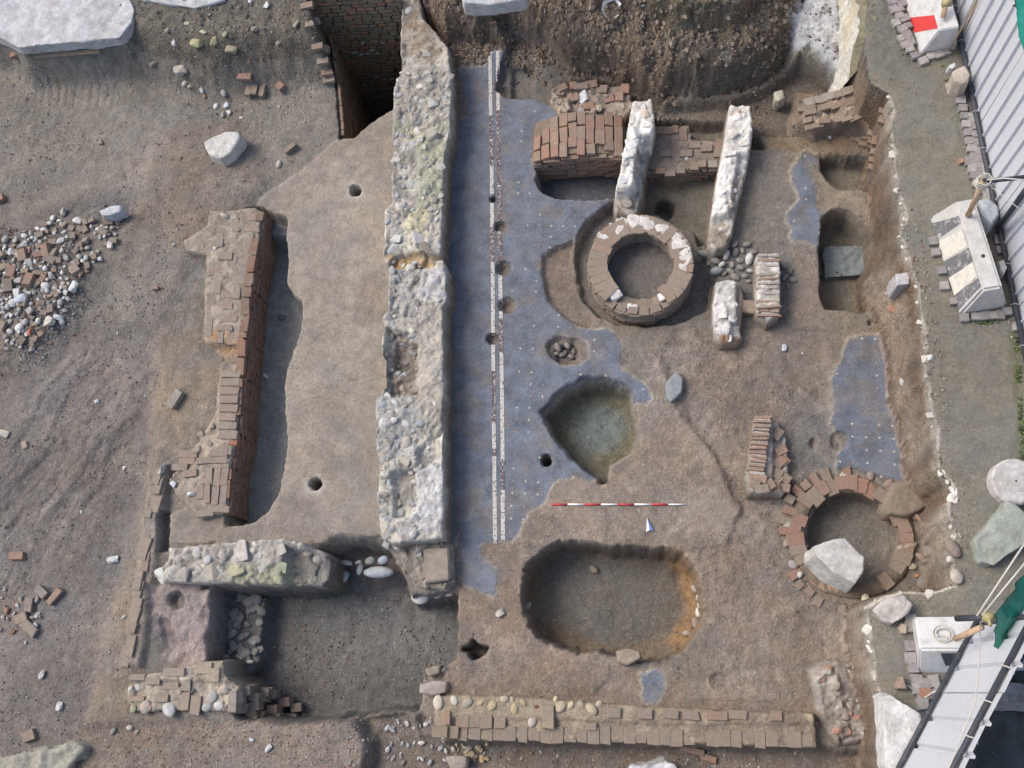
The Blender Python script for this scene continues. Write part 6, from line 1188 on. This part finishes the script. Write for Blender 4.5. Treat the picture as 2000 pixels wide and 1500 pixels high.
def net(name, top, bot, label, n=26, m=10, amp=.05, seed=1):
    V, F = [], []
    for i in range(n + 1):
        t = i / n; a = top[0].lerp(top[1], t); b_ = bot[0].lerp(bot[1], t)
        for j in range(m + 1):
            p = a.lerp(b_, j / m); k = float(fbm(np.array(t * 3.0), np.array(j / m * 2.0), 2, 3, seed)); V.append(p + Vector((amp * k, amp * .4 * k, amp * k * .5)))
    for i in range(n):
        for j in range(m): a = i * (m + 1) + j; F.append((a, a + 1, a + m + 2, a + m + 1))
    n0 = len(V); V += [p + Vector((.006, 0, .003)) for p in V]; F = F + [tuple(j + n0 for j in f[::-1]) for f in F]
    return tag(wlink(name, pymesh(name, V, F, True), 'net_green'), label, 'netting')
net('netting', (W3(1968, -60, 2.46), W3(2010, 150, 2.46)), (W3(2060, -60, 2.52), W3(2085, 150, 2.52)), 'green netting draped over the top of the long fence', seed=3)
GB = W3(1915, 1200, 1.4); GA = W3(1755, 1500, 1.4); GA = GA + (GA - GB) * .5; GA.z = GB.z = 0; d = (GB - GA); L = d.length; d.normalize(); nn = Vector((d.y, -d.x, 0))
root = thing('sheet_fence', 'fence of ribbed white sheets with two dark rails at the lower right', 'fence', (GA + GB) / 2 + Vector((0, 0, .95)))
for k in range(3): sheet('metal_sheet', GA + d * (L * k / 3) + nn * .04, GA + d * (L * (k + 1) / 3 - .012) + nn * .04, 1.36, 2.92, root, pitch=.29, amp=-.035, lean=.05)
tube('bottom_rail', [GA + Vector((0, 0, 1.4)), GB + Vector((0, 0, 1.4))], .025, 'pipe_dark', root, 10)
tube('top_rail', [GA + nn * .02 + Vector((.02, 0, 2.8)), GB + nn * .02 + Vector((.02, 0, 2.8))], .025, 'pipe_dark', root, 10)
for t in (.35, .5, .63, .76): p = GA + d * (L * t) + nn * .02 + Vector((.02, 0, 2.81)); tube('rope_tie', [p + Vector((-.06, .02, .0)), p + Vector((-.02, 0, .045)), p + Vector((.05, -.02, .02)), p + Vector((.06, -.06, -.02))], .006, 'rope', root, 6)
p = GB + d * -.12; tube('end_post', [p + Vector((.06, 0, .95)), p + Vector((.08, 0, 2.85))], .03, 'pipe_dark', root, 10)
root = thing('sheet_fence', 'separate white sheet standing on beyond the green netting at the right edge', 'fence', W3(1990, 1300, 1.0))
sheet('metal_sheet', W3(1955, 1312, 1.0) * 1.0 - Vector((0, 0, 1)), W3(2060, 1262, 1.0) - Vector((0, 0, 1)), 1.0, 2.0, root, pitch=.29, amp=.022)
net('netting', (W3(1945, 1205, 2.62), W3(2030, 1080, 2.7)), (W3(1950, 1282, 2.2), W3(2045, 1180, 2.2)), 'torn green netting bunched on the end of the lower fence', n=16, amp=.07, seed=8)
q = W3(1925, 1205, 2.3); rt = thing('scaffold_coupler', 'brass-coloured coupler joining dark tubes above the short white barrier', 'coupler', q - Vector((0, 0, .1)))
tube('tube_stub', [W3(1868, 1208, 1.95), W3(1930, 1206, 2.28)], .028, 'pipe_dark', rt, 10); tube('tube_stub', [W3(1866, 1248, 1.75), W3(1918, 1225, 2.1)], .028, 'pipe_rusty', rt, 10)
tube('clamp', [W3(1922, 1203, 2.28), W3(1940, 1210, 2.32)], .05, 'brass', rt, 8); tube('bolt', [W3(1930, 1198, 2.3), W3(1934, 1222, 2.38)], .016, 'brass', rt, 6)
tag(tube('guy_rope', [W3(1908, 1203, 2.3), W3(2010, 1048, 2.55)], .009, 'rope', n=6), 'upper of two white ropes rising from the coupler to the right edge', 'rope')
tag(tube('guy_rope', [W3(1918, 1202, 2.3), W3(2010, 1090, 2.6)], .009, 'rope', n=6), 'lower of two white ropes rising from the coupler to the right edge', 'rope')
tag(tube('guy_rope', [W3(1915, 1215, 2.3), W3(1912, 1300, 2.72), W3(1905, 1370, 2.78), W3(1850, 1510, 2.8)], .006, 'rope', n=6), 'white cord hanging across the face of the lower fence', 'rope')
tag(tube('guy_rope', [W3(1772, 1338, 1.05), W3(1785, 1348, 1.03), W3(1800, 1358, 1.03), W3(1808, 1362, 1.06), W3(1822, 1352, 1.1), W3(1838, 1348, 1.15)], .007, 'rope', n=6), 'slack white cord on the ground between the triangular stone and the rail', 'rope')

# ------------------------------------------------------------------ scale rod and north arrow
a = W3(1077, 986, 0); b_ = W3(1338, 986, 0); root = thing('scale_rod', 'thin red and white scale rod lying on the reddish floor', 'scale rod', (a + b_) / 2 + Vector((0, 0, .02)))
zr = max(Zat(a.lerp(b_, i / 20).x, a.lerp(b_, i / 20).y) for i in range(21)) + .012
for i in range(8):
    p, q = a.lerp(b_, i / 8), a.lerp(b_, (i + 1) / 8); p.z = q.z = zr; tube('red_segment' if i % 2 == 0 else 'white_segment', [p, q], .0105 if i < 7 else .008, 'rod_red' if i % 2 == 0 else 'rod_white', root, 8)
pts = [W3(1264, 1012, 0), W3(1277, 1038, 0), W3(1269, 1036, 0), W3(1262, 1040, 0)]; zr = max(Zat(p.x, p.y) for p in pts) + .006
root = thing('north_arrow', 'small white and blue north arrow below the scale rod', 'arrow', pts[2] + Vector((0, 0, zr)))
for nm, (i, j, k), mt in (('white_half', (0, 2, 3), 'rod_white'), ('blue_half', (0, 1, 2), 'arrow_blue')):
    t3 = [pts[i], pts[j], pts[k]]; V = [(p.x, p.y, zr) for p in t3] + [(p.x, p.y, zr + .012) for p in t3]; wlink(nm, pymesh(nm, V, [(0, 1, 2), (3, 5, 4), (0, 3, 4, 1), (1, 4, 5, 2), (2, 5, 3, 0)]), mt, root)
    me = bpy.data.meshes[nm] if nm in bpy.data.meshes else None
    bm = bmesh.new(); bm.from_mesh(me); bmesh.ops.recalc_face_normals(bm, faces=bm.faces); bm.to_mesh(me); bm.free()

# ------------------------------------------------------------------ top left: white slabs, plank
rock('plaster_slab', 'large weathered white plaster slab at the top left corner', 'slab', [(-60, -40), (235, -50), (262, 20), (258, 42), (225, 62), (232, 72), (200, 70), (150, 82), (100, 80), (62, 92), (32, 92), (22, 75), (0, 58), (-60, 40)], .745, .55, (.56, .56, .57), .0, seed=31, tilt=(0, .04), amp=.03, bev=.02)
rock('plaster_slab', 'narrow strip of white slab at the top edge right of the large one', 'slab', [(265, -60), (450, -70), (440, -2), (420, 4), (380, 14), (355, 6), (330, 8), (300, -2), (280, 0)], .78, .6, (.55, .56, .56), .02, seed=32, tilt=(0, .1), amp=.03)
rock('plaster_slab', 'white slab edge showing at the top above the mosaic', 'slab', [(900, -60), (1030, -70), (1025, -2), (1000, 4), (960, 9), (935, 3), (905, 6)], 1.42, 1.2, (.55, .55, .56), .02, seed=33, amp=.03)
rock('rock', 'white stone block wall stump at the bottom left corner', 'wall', [(-40, 1490), (60, 1470), (150, 1455), (162, 1462), (120, 1515), (-40, 1540)], .12, -.1, (.36, .35, .29), .1, seed=34, amp=.07)
a = W3(52, 93, .68); b_ = W3(182, 83, .68); root = None
me = pymesh('plank', [(-.5, -.03, -.012), (.5, -.03, -.012), (.5, .03, -.012), (-.5, .03, -.012), (-.5, -.03, .012), (.5, -.03, .012), (.5, .03, .012), (-.5, .03, .012)], [(0, 3, 2, 1), (4, 5, 6, 7), (0, 1, 5, 4), (1, 2, 6, 5), (2, 3, 7, 6), (3, 0, 4, 7)])
o = link('plank', me, 'wood'); c = (a + b_) / 2; o.location = (c.x, c.y, Zat(c.x, c.y) + .03); o.scale.x = (b_ - a).length; o.rotation_euler = (R(25), 0, math.atan2(b_.y - a.y, b_.x - a.x)); tag(o, 'thin wooden lath along the lower edge of the large plaster slab', 'plank')
# broken white pot in the north bank
p = drop(1195, 22); root = thing('broken_pot', 'broken rim of a white glazed pot stuck in the north bank', 'pot', p)
V, F = [], []
for i in range(15):
    t = i / 14 * 5.2 + .3; rr_ = .13
    for rad, zz in ((rr_, .09 - .03 * (i % 3 == 1)), (rr_ * .8, .0), (rr_ * .77, .0), (rr_ * .96, .09 - .03 * (i % 3 == 1))): V.append((rad * math.cos(t), rad * math.sin(t), zz))
for i in range(14):
    for j in range(3): a_ = i * 4 + j; F.append((a_, a_ + 4, a_ + 5, a_ + 1))
o = link('pot_wall', pymesh('pot_wall', V, F), 'rod_white', root); o.location.z = .03; o.rotation_euler = (R(20), 0, 0)

# ------------------------------------------------------------------ loose stones and bricks on the western ground
def loose(px, py, s, kd, c, label, cat='stone', asp=.8, yaw=None, flat=.8, lift=.25, name='stone', group=None, div=150):
    p = drop(px, py); s = s / div; return tag(stone(None, p + Vector((0, 0, s * lift * flat * .6)), s, kd, c, yaw=yaw, asp=asp, flat=flat, name=name), label, cat, group)
def lbrick(px, py, l, wd, yaw, c, label, h=.07, div=150, group=None, rx=0):
    p = drop(px, py); return tag(brick(None, p + Vector((0, 0, h * .45)), yaw, (l / div, wd / div, h), c, name='brick', rx=rx), label, 'brick', group)
lbrick(345, 782, 36, 17, R(62), (.34, .32, .28), 'pale whole brick lying alone west of the brick wall', .09)
lbrick(571, 292, 26, 11, R(38), (.23, .18, .145), 'dark brick half by the edge of the pale floor', .09)
lbrick(480, 154, 28, 14, R(-3), (.34, .18, .13), 'red brick leaning above the small square pile of bricks')
for i, (x, y) in enumerate(((488, 178), (500, 176), (514, 178))): lbrick(x, y, 30, 13, R(84), vary((.29, .22, .17), .06), ('left', 'middle', 'right')[i] + ' brick of the three laid side by side near the shaft')
lbrick(549, 173, 18, 15, R(-40), (.38, .19, .13), 'chipped red brick beside the shaft rim')
lbrick(36, 1086, 27, 14, R(2), (.36, .21, .14), 'orange brick alone among the runnels at the left')
lbrick(110, 1165, 34, 12, R(55), (.36, .22, .16), 'brick standing on edge at the edge of the lower rubble')
lbrick(60, 1227, 36, 18, R(-38), (.30, .26, .22), 'grey-brown brick on top of the small lower rubble pile')
lbrick(46, 1208, 24, 18, R(20), (.36, .26, .2), 'orange-brown brick beside the grey-brown one in the lower rubble')
lbrick(85, 1157, 24, 14, R(-40), (.27, .25, .23), 'grey brick above the small lower rubble pile')
lbrick(60, 1182, 14, 24, R(0), (.28, .23, .2), 'upright brick in the small lower rubble pile')
lbrick(60, 1437, 24, 18, R(25), (.31, .22, .17), 'brown brick chip near the lower left corner')
lbrick(305, 564, 13, 8, 0, (.34, .22, .17), 'tiny brick chip north-west of the brick wall', .04)
lbrick(5, 390, 16, 14, .4, (.40, .18, .11), 'red brick fragment at the left edge above the rubble heap')
lbrick(30, 112, 14, 12, .4, (.40, .2, .13), 'red brick chip at the far left below the plaster slab')
lbrick(1352, 1465, 40, 10, -.2, (.31, .19, .13), 'broken brick below the middle of the southern wall', .05)
lbrick(1385, 1482, 26, 10, -.3, (.3, .16, .11), 'smaller broken brick below the southern wall', .05)
lbrick(1875, 318, 10, 8, .3, (.45, .2, .12), 'red brick chip beside the setts of the fence strip', .05)
lbrick(1804, 1353, 16, 13, 0, (.45, .17, .1), 'red brick chip under the slack white cord', .06)
loose(363, 163, 20, 'cob', (.36, .36, .33), 'pair-stone, larger grey cobble beside the bricks below the bank')
for x, y, s, c, kd, lb in ((362, 164, 16, (.50, .49, .44), 'cob', 'pale oval cobble north of the white stone cluster'), (372, 170, 14, (.40, .36, .29), 'cob', 'tan cobble touching the pale oval one'), (438, 183, 20, (.36, .36, .35), 'cob', 'round grey cobble above the white stone cluster'), (423, 208, 15, (.60, .60, .58), 'cob', 'upright white stone on the left of the white cluster'), (442, 207, 17, (.58, .6, .66), 'rub', 'bluish white stone in the white cluster'), (446, 219, 17, (.6, .6, .58), 'rub', 'lower right white stone of the cluster'), (436, 225, 15, (.36, .34, .29), 'cob', 'brown stone at the bottom of the white cluster'), (472, 231, 10, (.6, .58, .5), 'cob', 'small white pebble right of the white cluster'), (545, 209, 8, (.5, .48, .43), 'cob', 'tiny pale pebble below the chipped red brick'), (545, 322, 18, (.45, .43, .36), 'cob', 'beige oval stone near the edge of the pale floor'), (197, 280, 16, (.24, .2, .16), 'rub', 'dark clod on the track at the left'), (112, 94, 24, (.58, .58, .56), 'rub', 'white stone below the lath of the plaster slab'), (85, 98, 14, (.5, .52, .55), 'rub', 'bluish stone left of the white stone under the lath'), (395, 178, 14, (.5, .5, .52), 'rub', 'small bluish stone between cobbles below the bank'), (400, 188, 12, (.36, .2, .14), 'rub', 'red chip below the small bluish stone'), (222, 1093, 22, (.66, .66, .64), 'rub', 'bright white knobbly stone by the lower runnels'), (340, 478, 10, (.55, .55, .53), 'rub', 'white chip left of the brick wall top'), (84, 1318, 18, (.5, .49, .47), 'rub', 'pale stone on the slope at the lower left'), (118, 1380, 20, (.56, .56, .54), 'rub', 'white stone above the lower left wall stump'), (243, 1205, 9, (.5, .5, .48), 'cob', 'small pale pebble left of the plaster patch'), (92, 1477, 30, (.55, .54, .48), 'cob', 'round pale stone on the lower left wall stump'), (254, 1421, 13, (.42, .42, .4), 'cob', 'grey pebble south of the corner wall'), (222, 1428, 15, (.28, .27, .25), 'cob', 'dark pebble left of the grey one south of the corner wall'), (268, 1430, 10, (.33, .3, .28), 'cob', 'brown pebble right of the grey one south of the corner wall'), (525, 1460, 18, (.6, .6, .58), 'rub', 'white stone on the ground south of the sunken room'), (492, 1445, 10, (.6, .6, .6), 'rub', 'white chip north-west of the white stone south of the room'), (757, 1422, 14, (.45, .45, .43), 'cob', 'pale pebble in the gravelly hollow west of the southern wall'), (160, 1000, 10, (.5, .5, .48), 'rub', 'white chip among the runnels'), (190, 784, 12, (.55, .57, .6), 'rub', 'bluish white chip among the upper runnels'), (8, 848, 26, (.5, .46, .4), 'rub', 'long beige stone at the left edge below the heap'), (50, 870, 20, (.42, .33, .25), 'rub', 'tan sherd near the left edge below the heap'), (243, 915, 12, (.5, .49, .46), 'rub', 'white sliver left of the brick kerb'), (519, 735, 12, (.55, .6, .62), 'rub', 'white chip on the floor of the dark trench'), (545, 633, 14, (.2, .24, .22), 'rub', 'greenish stone on the floor of the dark trench'), (550, 620, 18, (.13, .15, .14), 'rub', 'dark stone on the floor of the dark trench'), (977, 1198, 20, (.46, .43, .38), 'rub', 'pale stone with a hollow south of the mosaic tail'), (1532, 680, 16, (.5, .53, .57), 'rub', 'bluish white stone on the reddish floor below the piers'), (1567, 690, 4, (.6, .6, .6), 'rub', 'tiny white chip right of the bluish white stone'), (1620, 267, 13, (.62, .64, .66), 'cob', 'white oval pebble below the brick stub'), (1740, 575, 20, (.5, .46, .4), 'rub', 'white mortar lump under the square grey block'), (1743, 605, 18, (.36, .2, .14), 'rub', 'red brick lump under the white mortar lump'), (1762, 748, 15, (.5, .48, .45), 'cob', 'round pale stone in the earth section beside the mosaic'), (1815, 700, 15, (.6, .59, .56), 'rub', 'white lump on the path edge beside the east mosaic'), (1364, 1196, 18, (.58, .57, .55), 'cob', 'white round stone on the east lip of the oval pit'), (1360, 1215, 24, (.36, .31, .26), 'rub', 'brown triangular stone on the east lip of the oval pit'), (1342, 1237, 17, (.36, .33, .28), 'cob', 'grey stone on the south-east lip of the oval pit'), (1357, 1150, 16, (.4, .36, .3), 'cob', 'tan stone on the upper east lip of the oval pit'), (1363, 1166, 13, (.42, .4, .35), 'cob', 'pale tan stone between others on the east lip of the pit'), (1365, 1182, 11, (.42, .39, .34), 'cob', 'small stone above the white one on the east lip'), (1030, 1185, 20, (.3, .29, .25), 'cob', 'grey stone in the west side of the oval pit'), (1160, 1112, 22, (.26, .22, .17), 'cob', 'brown stone sticking out of the north side of the oval pit'), (1065, 808, 14, (.24, .22, .18), 'cob', 'stone at the western point of the green pit'), (1478, 310, 0.1, (.3, .3, .3), 'cob', None)):
    if lb: loose(x, y, s, kd, c, lb)
for o in list(COL.objects):
    if o.get('label', '').startswith('pair-stone'): bpy.data.objects.remove(o)
r_ = random.Random(11)
for px, py, s in ((1090, 680, 20), (1108, 676, 18), (1100, 692, 20), (1120, 686, 16), (1085, 692, 14), (1115, 697, 14)):
    loose(px, py, s, 'cob', vary((.23, .21, .19), .15, .04, r_), 'dark stone in the small stony hollow of the mosaic', group='stones in the mosaic hollow', lift=.5)
for i in range(26):
    px, py = r_.uniform(885, 955), r_.uniform(1450, 1485); loose(px, py, r_.uniform(7, 15), r_.choice(('cob', 'rub')), vary(r_.choice([(.42, .32, .19), (.36, .29, .21), (.4, .38, .35)]), .12, .04, r_), 'ochre stone in the scatter below the west end of the southern wall', group='ochre stones below the southern wall', lift=.4)
for i in range(40):
    px, py = r_.uniform(755, 880), r_.uniform(1405, 1498); loose(px, py, r_.uniform(6, 13), r_.choice(('cob', 'rub')), vary(r_.choice(STC), .12, .04, r_), 'small grey stone in the gravelly hollow west of the southern wall', group='stones in the gravelly hollow', lift=.4)
# white lumps along the broken edge of the path
r_ = random.Random(21)
for i in range(len(walk) - 1):
    a, b_ = walk[i], walk[i + 1]
    if not (180 < a[1] < 1400 and a[0] < 1870): continue
    n = int(math.hypot(b_[0] - a[0], b_[1] - a[1]) / 13)
    for k in range(n):
        t = (k + r_.random()) / max(n, 1); px, py = a[0] + (b_[0] - a[0]) * t, a[1] + (b_[1] - a[1]) * t
        if r_.random() < .6: continue
        x, y = W(px + r_.uniform(-3, 2), py, 1.0); s = .03 + .12 * r_.random() ** 2
        tag(stone(None, (x, y, .985), s, 'rub', vary((.60, .57, .51), .1, .04, r_), flat=.6, name='mortar_lump'), 'white mortar lump on the broken edge of the path', 'mortar lump', 'mortar lumps along the path edge')
# ------------------------------------------------------------------ rubble heap at the left edge
r_ = random.Random(31); heap = [W(x, y, .1) for x, y in [(-25, 480), (70, 465), (150, 520), (135, 620), (60, 680), (-25, 690)]]; heap2 = [W(x, y, .1) for x, y in [(80, 425), (235, 430), (225, 500), (165, 540), (100, 500), (60, 470)]]
PAL = {'white': (.55, .55, .53), 'grey': (.38, .37, .35), 'brown': (.265, .215, .175), 'red': (.33, .185, .13)}
LAB = {'white': 'white stone among the rubble heap at the left edge', 'grey': 'grey stone among the rubble heap at the left edge', 'brown': 'brown brick piece among the rubble heap at the left edge', 'red': 'red brick piece among the rubble heap at the left edge'}
placed = []; cnt = 0; tries = 0
while cnt < 285 and tries < 9000:
    tries += 1; q = heap if r_.random() < .82 else heap2; x = r_.uniform(min(p[0] for p in q), max(p[0] for p in q)); y = r_.uniform(min(p[1] for p in q), max(p[1] for p in q))
    if sdf(q, np.array([x]), np.array([y]))[0] > 0.05 * r_.random(): continue
    s = r_.choice((.045, .05, .06, .065, .07, .08, .09, .12)); 
    if any((x - a) ** 2 + (y - b_) ** 2 < (.36 * (s + c)) ** 2 for a, b_, c in placed): continue
    placed.append((x, y, s)); k = r_.choice(('white', 'white', 'white', 'grey', 'grey', 'grey', 'grey', 'brown', 'brown', 'red') if q is heap else ('grey', 'brown', 'brown', 'white')); z = Zat(x, y) + s * .12 + r_.random() * .03; cnt += 1
    if k in ('white', 'grey'): o = stone(None, (x, y, z), s * 1.1, r_.choice(('cob', 'rub', 'rub')), vary(PAL[k], .14, .03, r_), flat=.85, name='rubble_stone')
    else: o = brick(None, (x, y, z), r_.uniform(0, 6.3), (s * 1.4, s, s * .7), vary(PAL[k], .15, .04, r_), rx=r_.uniform(-.4, .4), ry=r_.uniform(-.3, .3), name='rubble_brick')
    half = 'in the brown upper part of the rubble heap' if q is heap2 else 'in the northern half of the main rubble heap at the left edge' if y > W(50, 575, .1)[1] else 'in the southern half of the main rubble heap at the left edge'
    tag(o, LAB[k].split(' among')[0] + ' ' + half, 'rubble', 'rubble heap')
for x, y, s, c, lb in ((147, 563, 24, (.64, .64, .62), 'bright white stone on the right flank of the rubble heap'), (118, 622, 20, (.54, .54, .54), 'pale grey cobble at the lower right of the rubble heap'), (98, 632, 30, (.6, .56, .48), 'forked cream stone at the lower right of the rubble heap'), (217, 480, 20, (.6, .57, .52), 'white stone at the east end of the upper rubble'), (160, 538, 18, (.31, .21, .16), 'dark square brick piece right of the rubble heap'), (125, 416, 22, (.36, .35, .32), 'grey block at the north edge of the upper rubble'), (118, 432, 13, (.54, .54, .52), 'white cobble below the grey block'), (47, 587, 32, (.5, .53, .58), 'pale blue oblong block in the middle of the rubble heap'), (60, 650, 18, (.42, .15, .09), 'bright red brick piece at the foot of the rubble heap')): loose(x, y, s, 'rub', c, lb, lift=.7, flat=.7)
for i in range(22):
    px, py = r_.uniform(0, 85), r_.uniform(1150, 1260); loose(px, py, r_.uniform(6, 14), r_.choice(('cob', 'rub')), vary(r_.choice([(.45, .45, .43), (.34, .31, .28), (.3, .24, .2), (.36, .2, .14)]), .12, .04, r_), 'stone in the small lower rubble pile at the left edge', group='small lower rubble pile', lift=.5)
# stones in the mossy bank at the top left
for px, py, s, c in ((400, 65, 14, (.5, .48, .36)), (385, 88, 26, (.36, .34, .2)), (420, 84, 20, (.40, .37, .22)), (455, 97, 26, (.33, .3, .2)), (368, 47, 12, (.48, .47, .36)), (490, 4, 10, (.66, .66, .66)), (340, 85, 16, (.45, .43, .42)), (523, 12, 14, (.6, .6, .57)), (355, 140, 30, (.46, .43, .38)), (300, 125, 18, (.27, .23, .2)), (640, 78, 14, (.5, .48, .34)), (440, 70, 14, (.3, .28, .2)), (500, 60, 16, (.28, .25, .2)), (545, 85, 16, (.26, .23, .2)), (330, 60, 14, (.28, .25, .2)), (580, 50, 14, (.28, .25, .2))):
    loose(px, py, s, 'rub', c, 'stone sticking out of the mossy bank beside the plaster slab', group='stones in the north-west bank', div=125)

# ------------------------------------------------------------------ gravel (stuff): small pebbles, chips and clods
def gravel(name, label, spec, seed, steep=.05):
    r = np.random.default_rng(seed); ico = np.array([(0, 0, 1), (.9, 0, .2), (-.45, .8, .2), (-.45, -.8, .2), (.3, .55, -.5), (-.75, 0, -.5), (.3, -.55, -.5)]) * .5; fa = np.array([(0, 1, 2), (0, 2, 3), (0, 3, 1), (1, 4, 2), (2, 5, 3), (3, 6, 1), (2, 4, 5), (3, 5, 6), (1, 6, 4)])
    VV, FF, KK = [], [], []; nv = 0
    for poly, n, smin, smax, pal, zp in spec:
        P = [W(x, y, zp) for x, y in poly]; px = [p[0] for p in P]; py = [p[1] for p in P]
        x = r.uniform(min(px), max(px), n * 2); y = r.uniform(min(py), max(py), n * 2); ok = sdf(P, x, y) < 0
        den = vnoise(x * 1.7, y * 1.7, seed + 7); ok &= r.random(n * 2) < np.clip(den * 2 - .35, .05, 1)
        x, y = x[ok], y[ok]
        i = np.clip(np.searchsorted(xs, x) - 1, 0, len(xs) - 2); j = np.clip(np.searchsorted(ys, y) - 1, 0, len(ys) - 2); z = Z[j, i]; zn = ZONE[j, i]
        ok = (zn != MOS) & (np.abs(Z[j, i] - Z[j, i + 1]) < steep); x, y, z = x[ok], y[ok], z[ok]
        for a, b_, c in zip(x, y, z):
            s = smin + (smax - smin) * r.random() ** 3; t = r.random() * 6.28; ca, sa = math.cos(t), math.sin(t); q = ico * (1 + .3 * (r.random((7, 3)) - .5)) * np.array((s, s * (.6 + .4 * r.random()), s * .7))
            VV.append(np.stack([q[:, 0] * ca - q[:, 1] * sa + a, q[:, 0] * sa + q[:, 1] * ca + b_, q[:, 2] + c + s * .12], -1)); FF.append(fa + nv); nv += 7
            KK.append(np.tile(np.array(pal[r.integers(len(pal))]) * (.8 + .4 * r.random()), (7, 1)))
    me = pymesh(name, np.concatenate(VV), np.concatenate(FF).tolist(), False, np.concatenate(KK)); return tag(wlink(name, me, 'tessera'), label, 'gravel', kind='stuff')
GP = [(.30, .28, .25), (.22, .19, .16), (.18, .15, .125), (.42, .41, .39), (.5, .49, .46), (.28, .15, .105), (.25, .2, .16)]
DP = [(.22, .19, .16), (.18, .15, .125), (.27, .22, .18), (.14, .125, .11), (.36, .34, .31), (.26, .15, .1)]
gravel('gravel', 'fine pebbles, chips and brick crumbs strewn over the trampled ground', [
    ([(-30, 90), (640, 120), (660, 270), (500, 390), (400, 420), (300, 640), (250, 640), (200, 420), (-30, 520)], 3200, .008, .05, GP, .05),
    ([(-30, 500), (200, 430), (320, 640), (320, 900), (250, 1280), (150, 1500), (-30, 1500)], 3600, .008, .045, GP, .05),
    ([(-20, 440), (150, 450), (170, 600), (60, 720), (-20, 740)], 4200, .015, .06, GP[:1] + GP[3:5] + GP, .1),
    ([(240, 0), (640, 0), (640, 130), (250, 130)], 700, .012, .06, DP, .5),
    ([(160, 1410), (690, 1410), (700, 1500), (150, 1500)], 900, .008, .04, GP, 0),
    ([(690, 1400), (860, 1400), (880, 1460), (1700, 1470), (1700, 1500), (690, 1500)], 1500, .008, .05, GP, -.2)], 3)
gravel('gravel', 'small pebbles and crumbs over the excavated floors and banks', [
    ([(880, 1065), (1040, 1065), (1040, 1200), (1500, 1200), (1700, 1180), (1700, 1380), (880, 1370)], 1800, .006, .03, DP, 0),
    ([(1250, 640), (1620, 640), (1640, 900), (1540, 1000), (1500, 1180), (1380, 1180), (1350, 1070), (1450, 1000), (1380, 880)], 2600, .006, .035, DP, 0),
    ([(430, 1150), (880, 1170), (870, 1390), (470, 1400)], 1500, .008, .05, DP, -.7),
    ([(830, -20), (1680, -20), (1640, 180), (1000, 110), (870, 95)], 3500, .01, .07, DP, .6),
    ([(1110, 165), (1560, 165), (1550, 285), (1240, 260)], 1400, .008, .045, GP, -.2),
    ([(1700, 300), (1780, 480), (1850, 980), (1790, 980), (1720, 650), (1690, 420)], 1300, .008, .05, DP, .5),
    ([(500, 420), (590, 600), (555, 900), (450, 1020), (440, 900), (500, 600)], 300, .008, .035, GP, -.45),
    ([(1540, 920), (1850, 920), (1850, 1160), (1540, 1200)], 900, .008, .045, DP, 0),
    ([(1040, 1070), (1360, 1080), (1340, 1280), (1050, 1250)], 500, .008, .03, DP, -.6),
    ([(1690, 0), (1760, 0), (1860, 200), (1920, 360), (1990, 640), (1980, 700), (1880, 330), (1850, 200), (1730, 170)], 700, .008, .04, GP, 1.0)], 4)
BC = [(.2, .155, .115), (.18, .14, .105), (.23, .175, .13), (.16, .135, .11), (.26, .21, .165)]
gravel('clods', 'lumps of earth and broken stone in the north bank', [([(820, -25), (1560, -25), (1545, 110), (1480, 170), (1300, 195), (1110, 150), (1000, 70), (880, 95)], 5200, .03, .12, BC, .5), ([(240, -20), (640, -20), (640, 120), (420, 145), (250, 90)], 220, .03, .09, [(.22, .195, .155), (.2, .175, .14)], .5)], 8, .3)
gravel('mortar_crumbs', 'pale flecks in the surface of the mortar floor', [(flo, 2400, .006, .02, [(.52, .48, .42), (.46, .41, .35), (.3, .26, .22)], .1)], 6)
# low moss and weeds between the setts
r_ = np.random.default_rng(9); V, F, K = [], [], []
for poly, n in (([(1978, 640), (1990, 640), (2002, 900), (1993, 900)], 350), ([(1930, 610), (1970, 605), (1980, 640), (1890, 632)], 160), ([(1735, 0), (1765, 0), (1800, 118), (1760, 110)], 250), ([(1905, 330), (1935, 380), (1940, 400), (1915, 380)], 250), ([(1790, 1325), (1830, 1318), (1810, 1345)], 90), ([(1835, 128), (1852, 128), (1858, 170), (1848, 160)], 60)):
    P = [W(x, y, 1.0) for x, y in poly]; px = [p[0] for p in P]; py = [p[1] for p in P]; x = r_.uniform(min(px), max(px), n * 2); y = r_.uniform(min(py), max(py), n * 2); ok = (sdf(P, x, y) < 0) & (vnoise(x * 6, y * 6, 3) > .45)
    for a, b_ in zip(x[ok], y[ok]):
        z = Zat(a, b_); t = r_.random() * 6.28; h = .015 + .03 * r_.random(); wd = .012; n0 = len(V); V += [(a - wd * math.cos(t), b_ - wd * math.sin(t), z), (a + wd * math.cos(t), b_ + wd * math.sin(t), z), (a + .02 * math.sin(t), b_ + .02 * math.cos(t), z + h)]; F.append((n0, n0 + 1, n0 + 2)); K += [tuple(np.array((.10, .15, .035)) * (.6 + .8 * r_.random()))] * 3
tag(wlink('moss', pymesh('moss', V, F, False, np.array(K)), 'tessera'), 'moss and weeds between the setts by the fence', 'moss', kind='stuff')
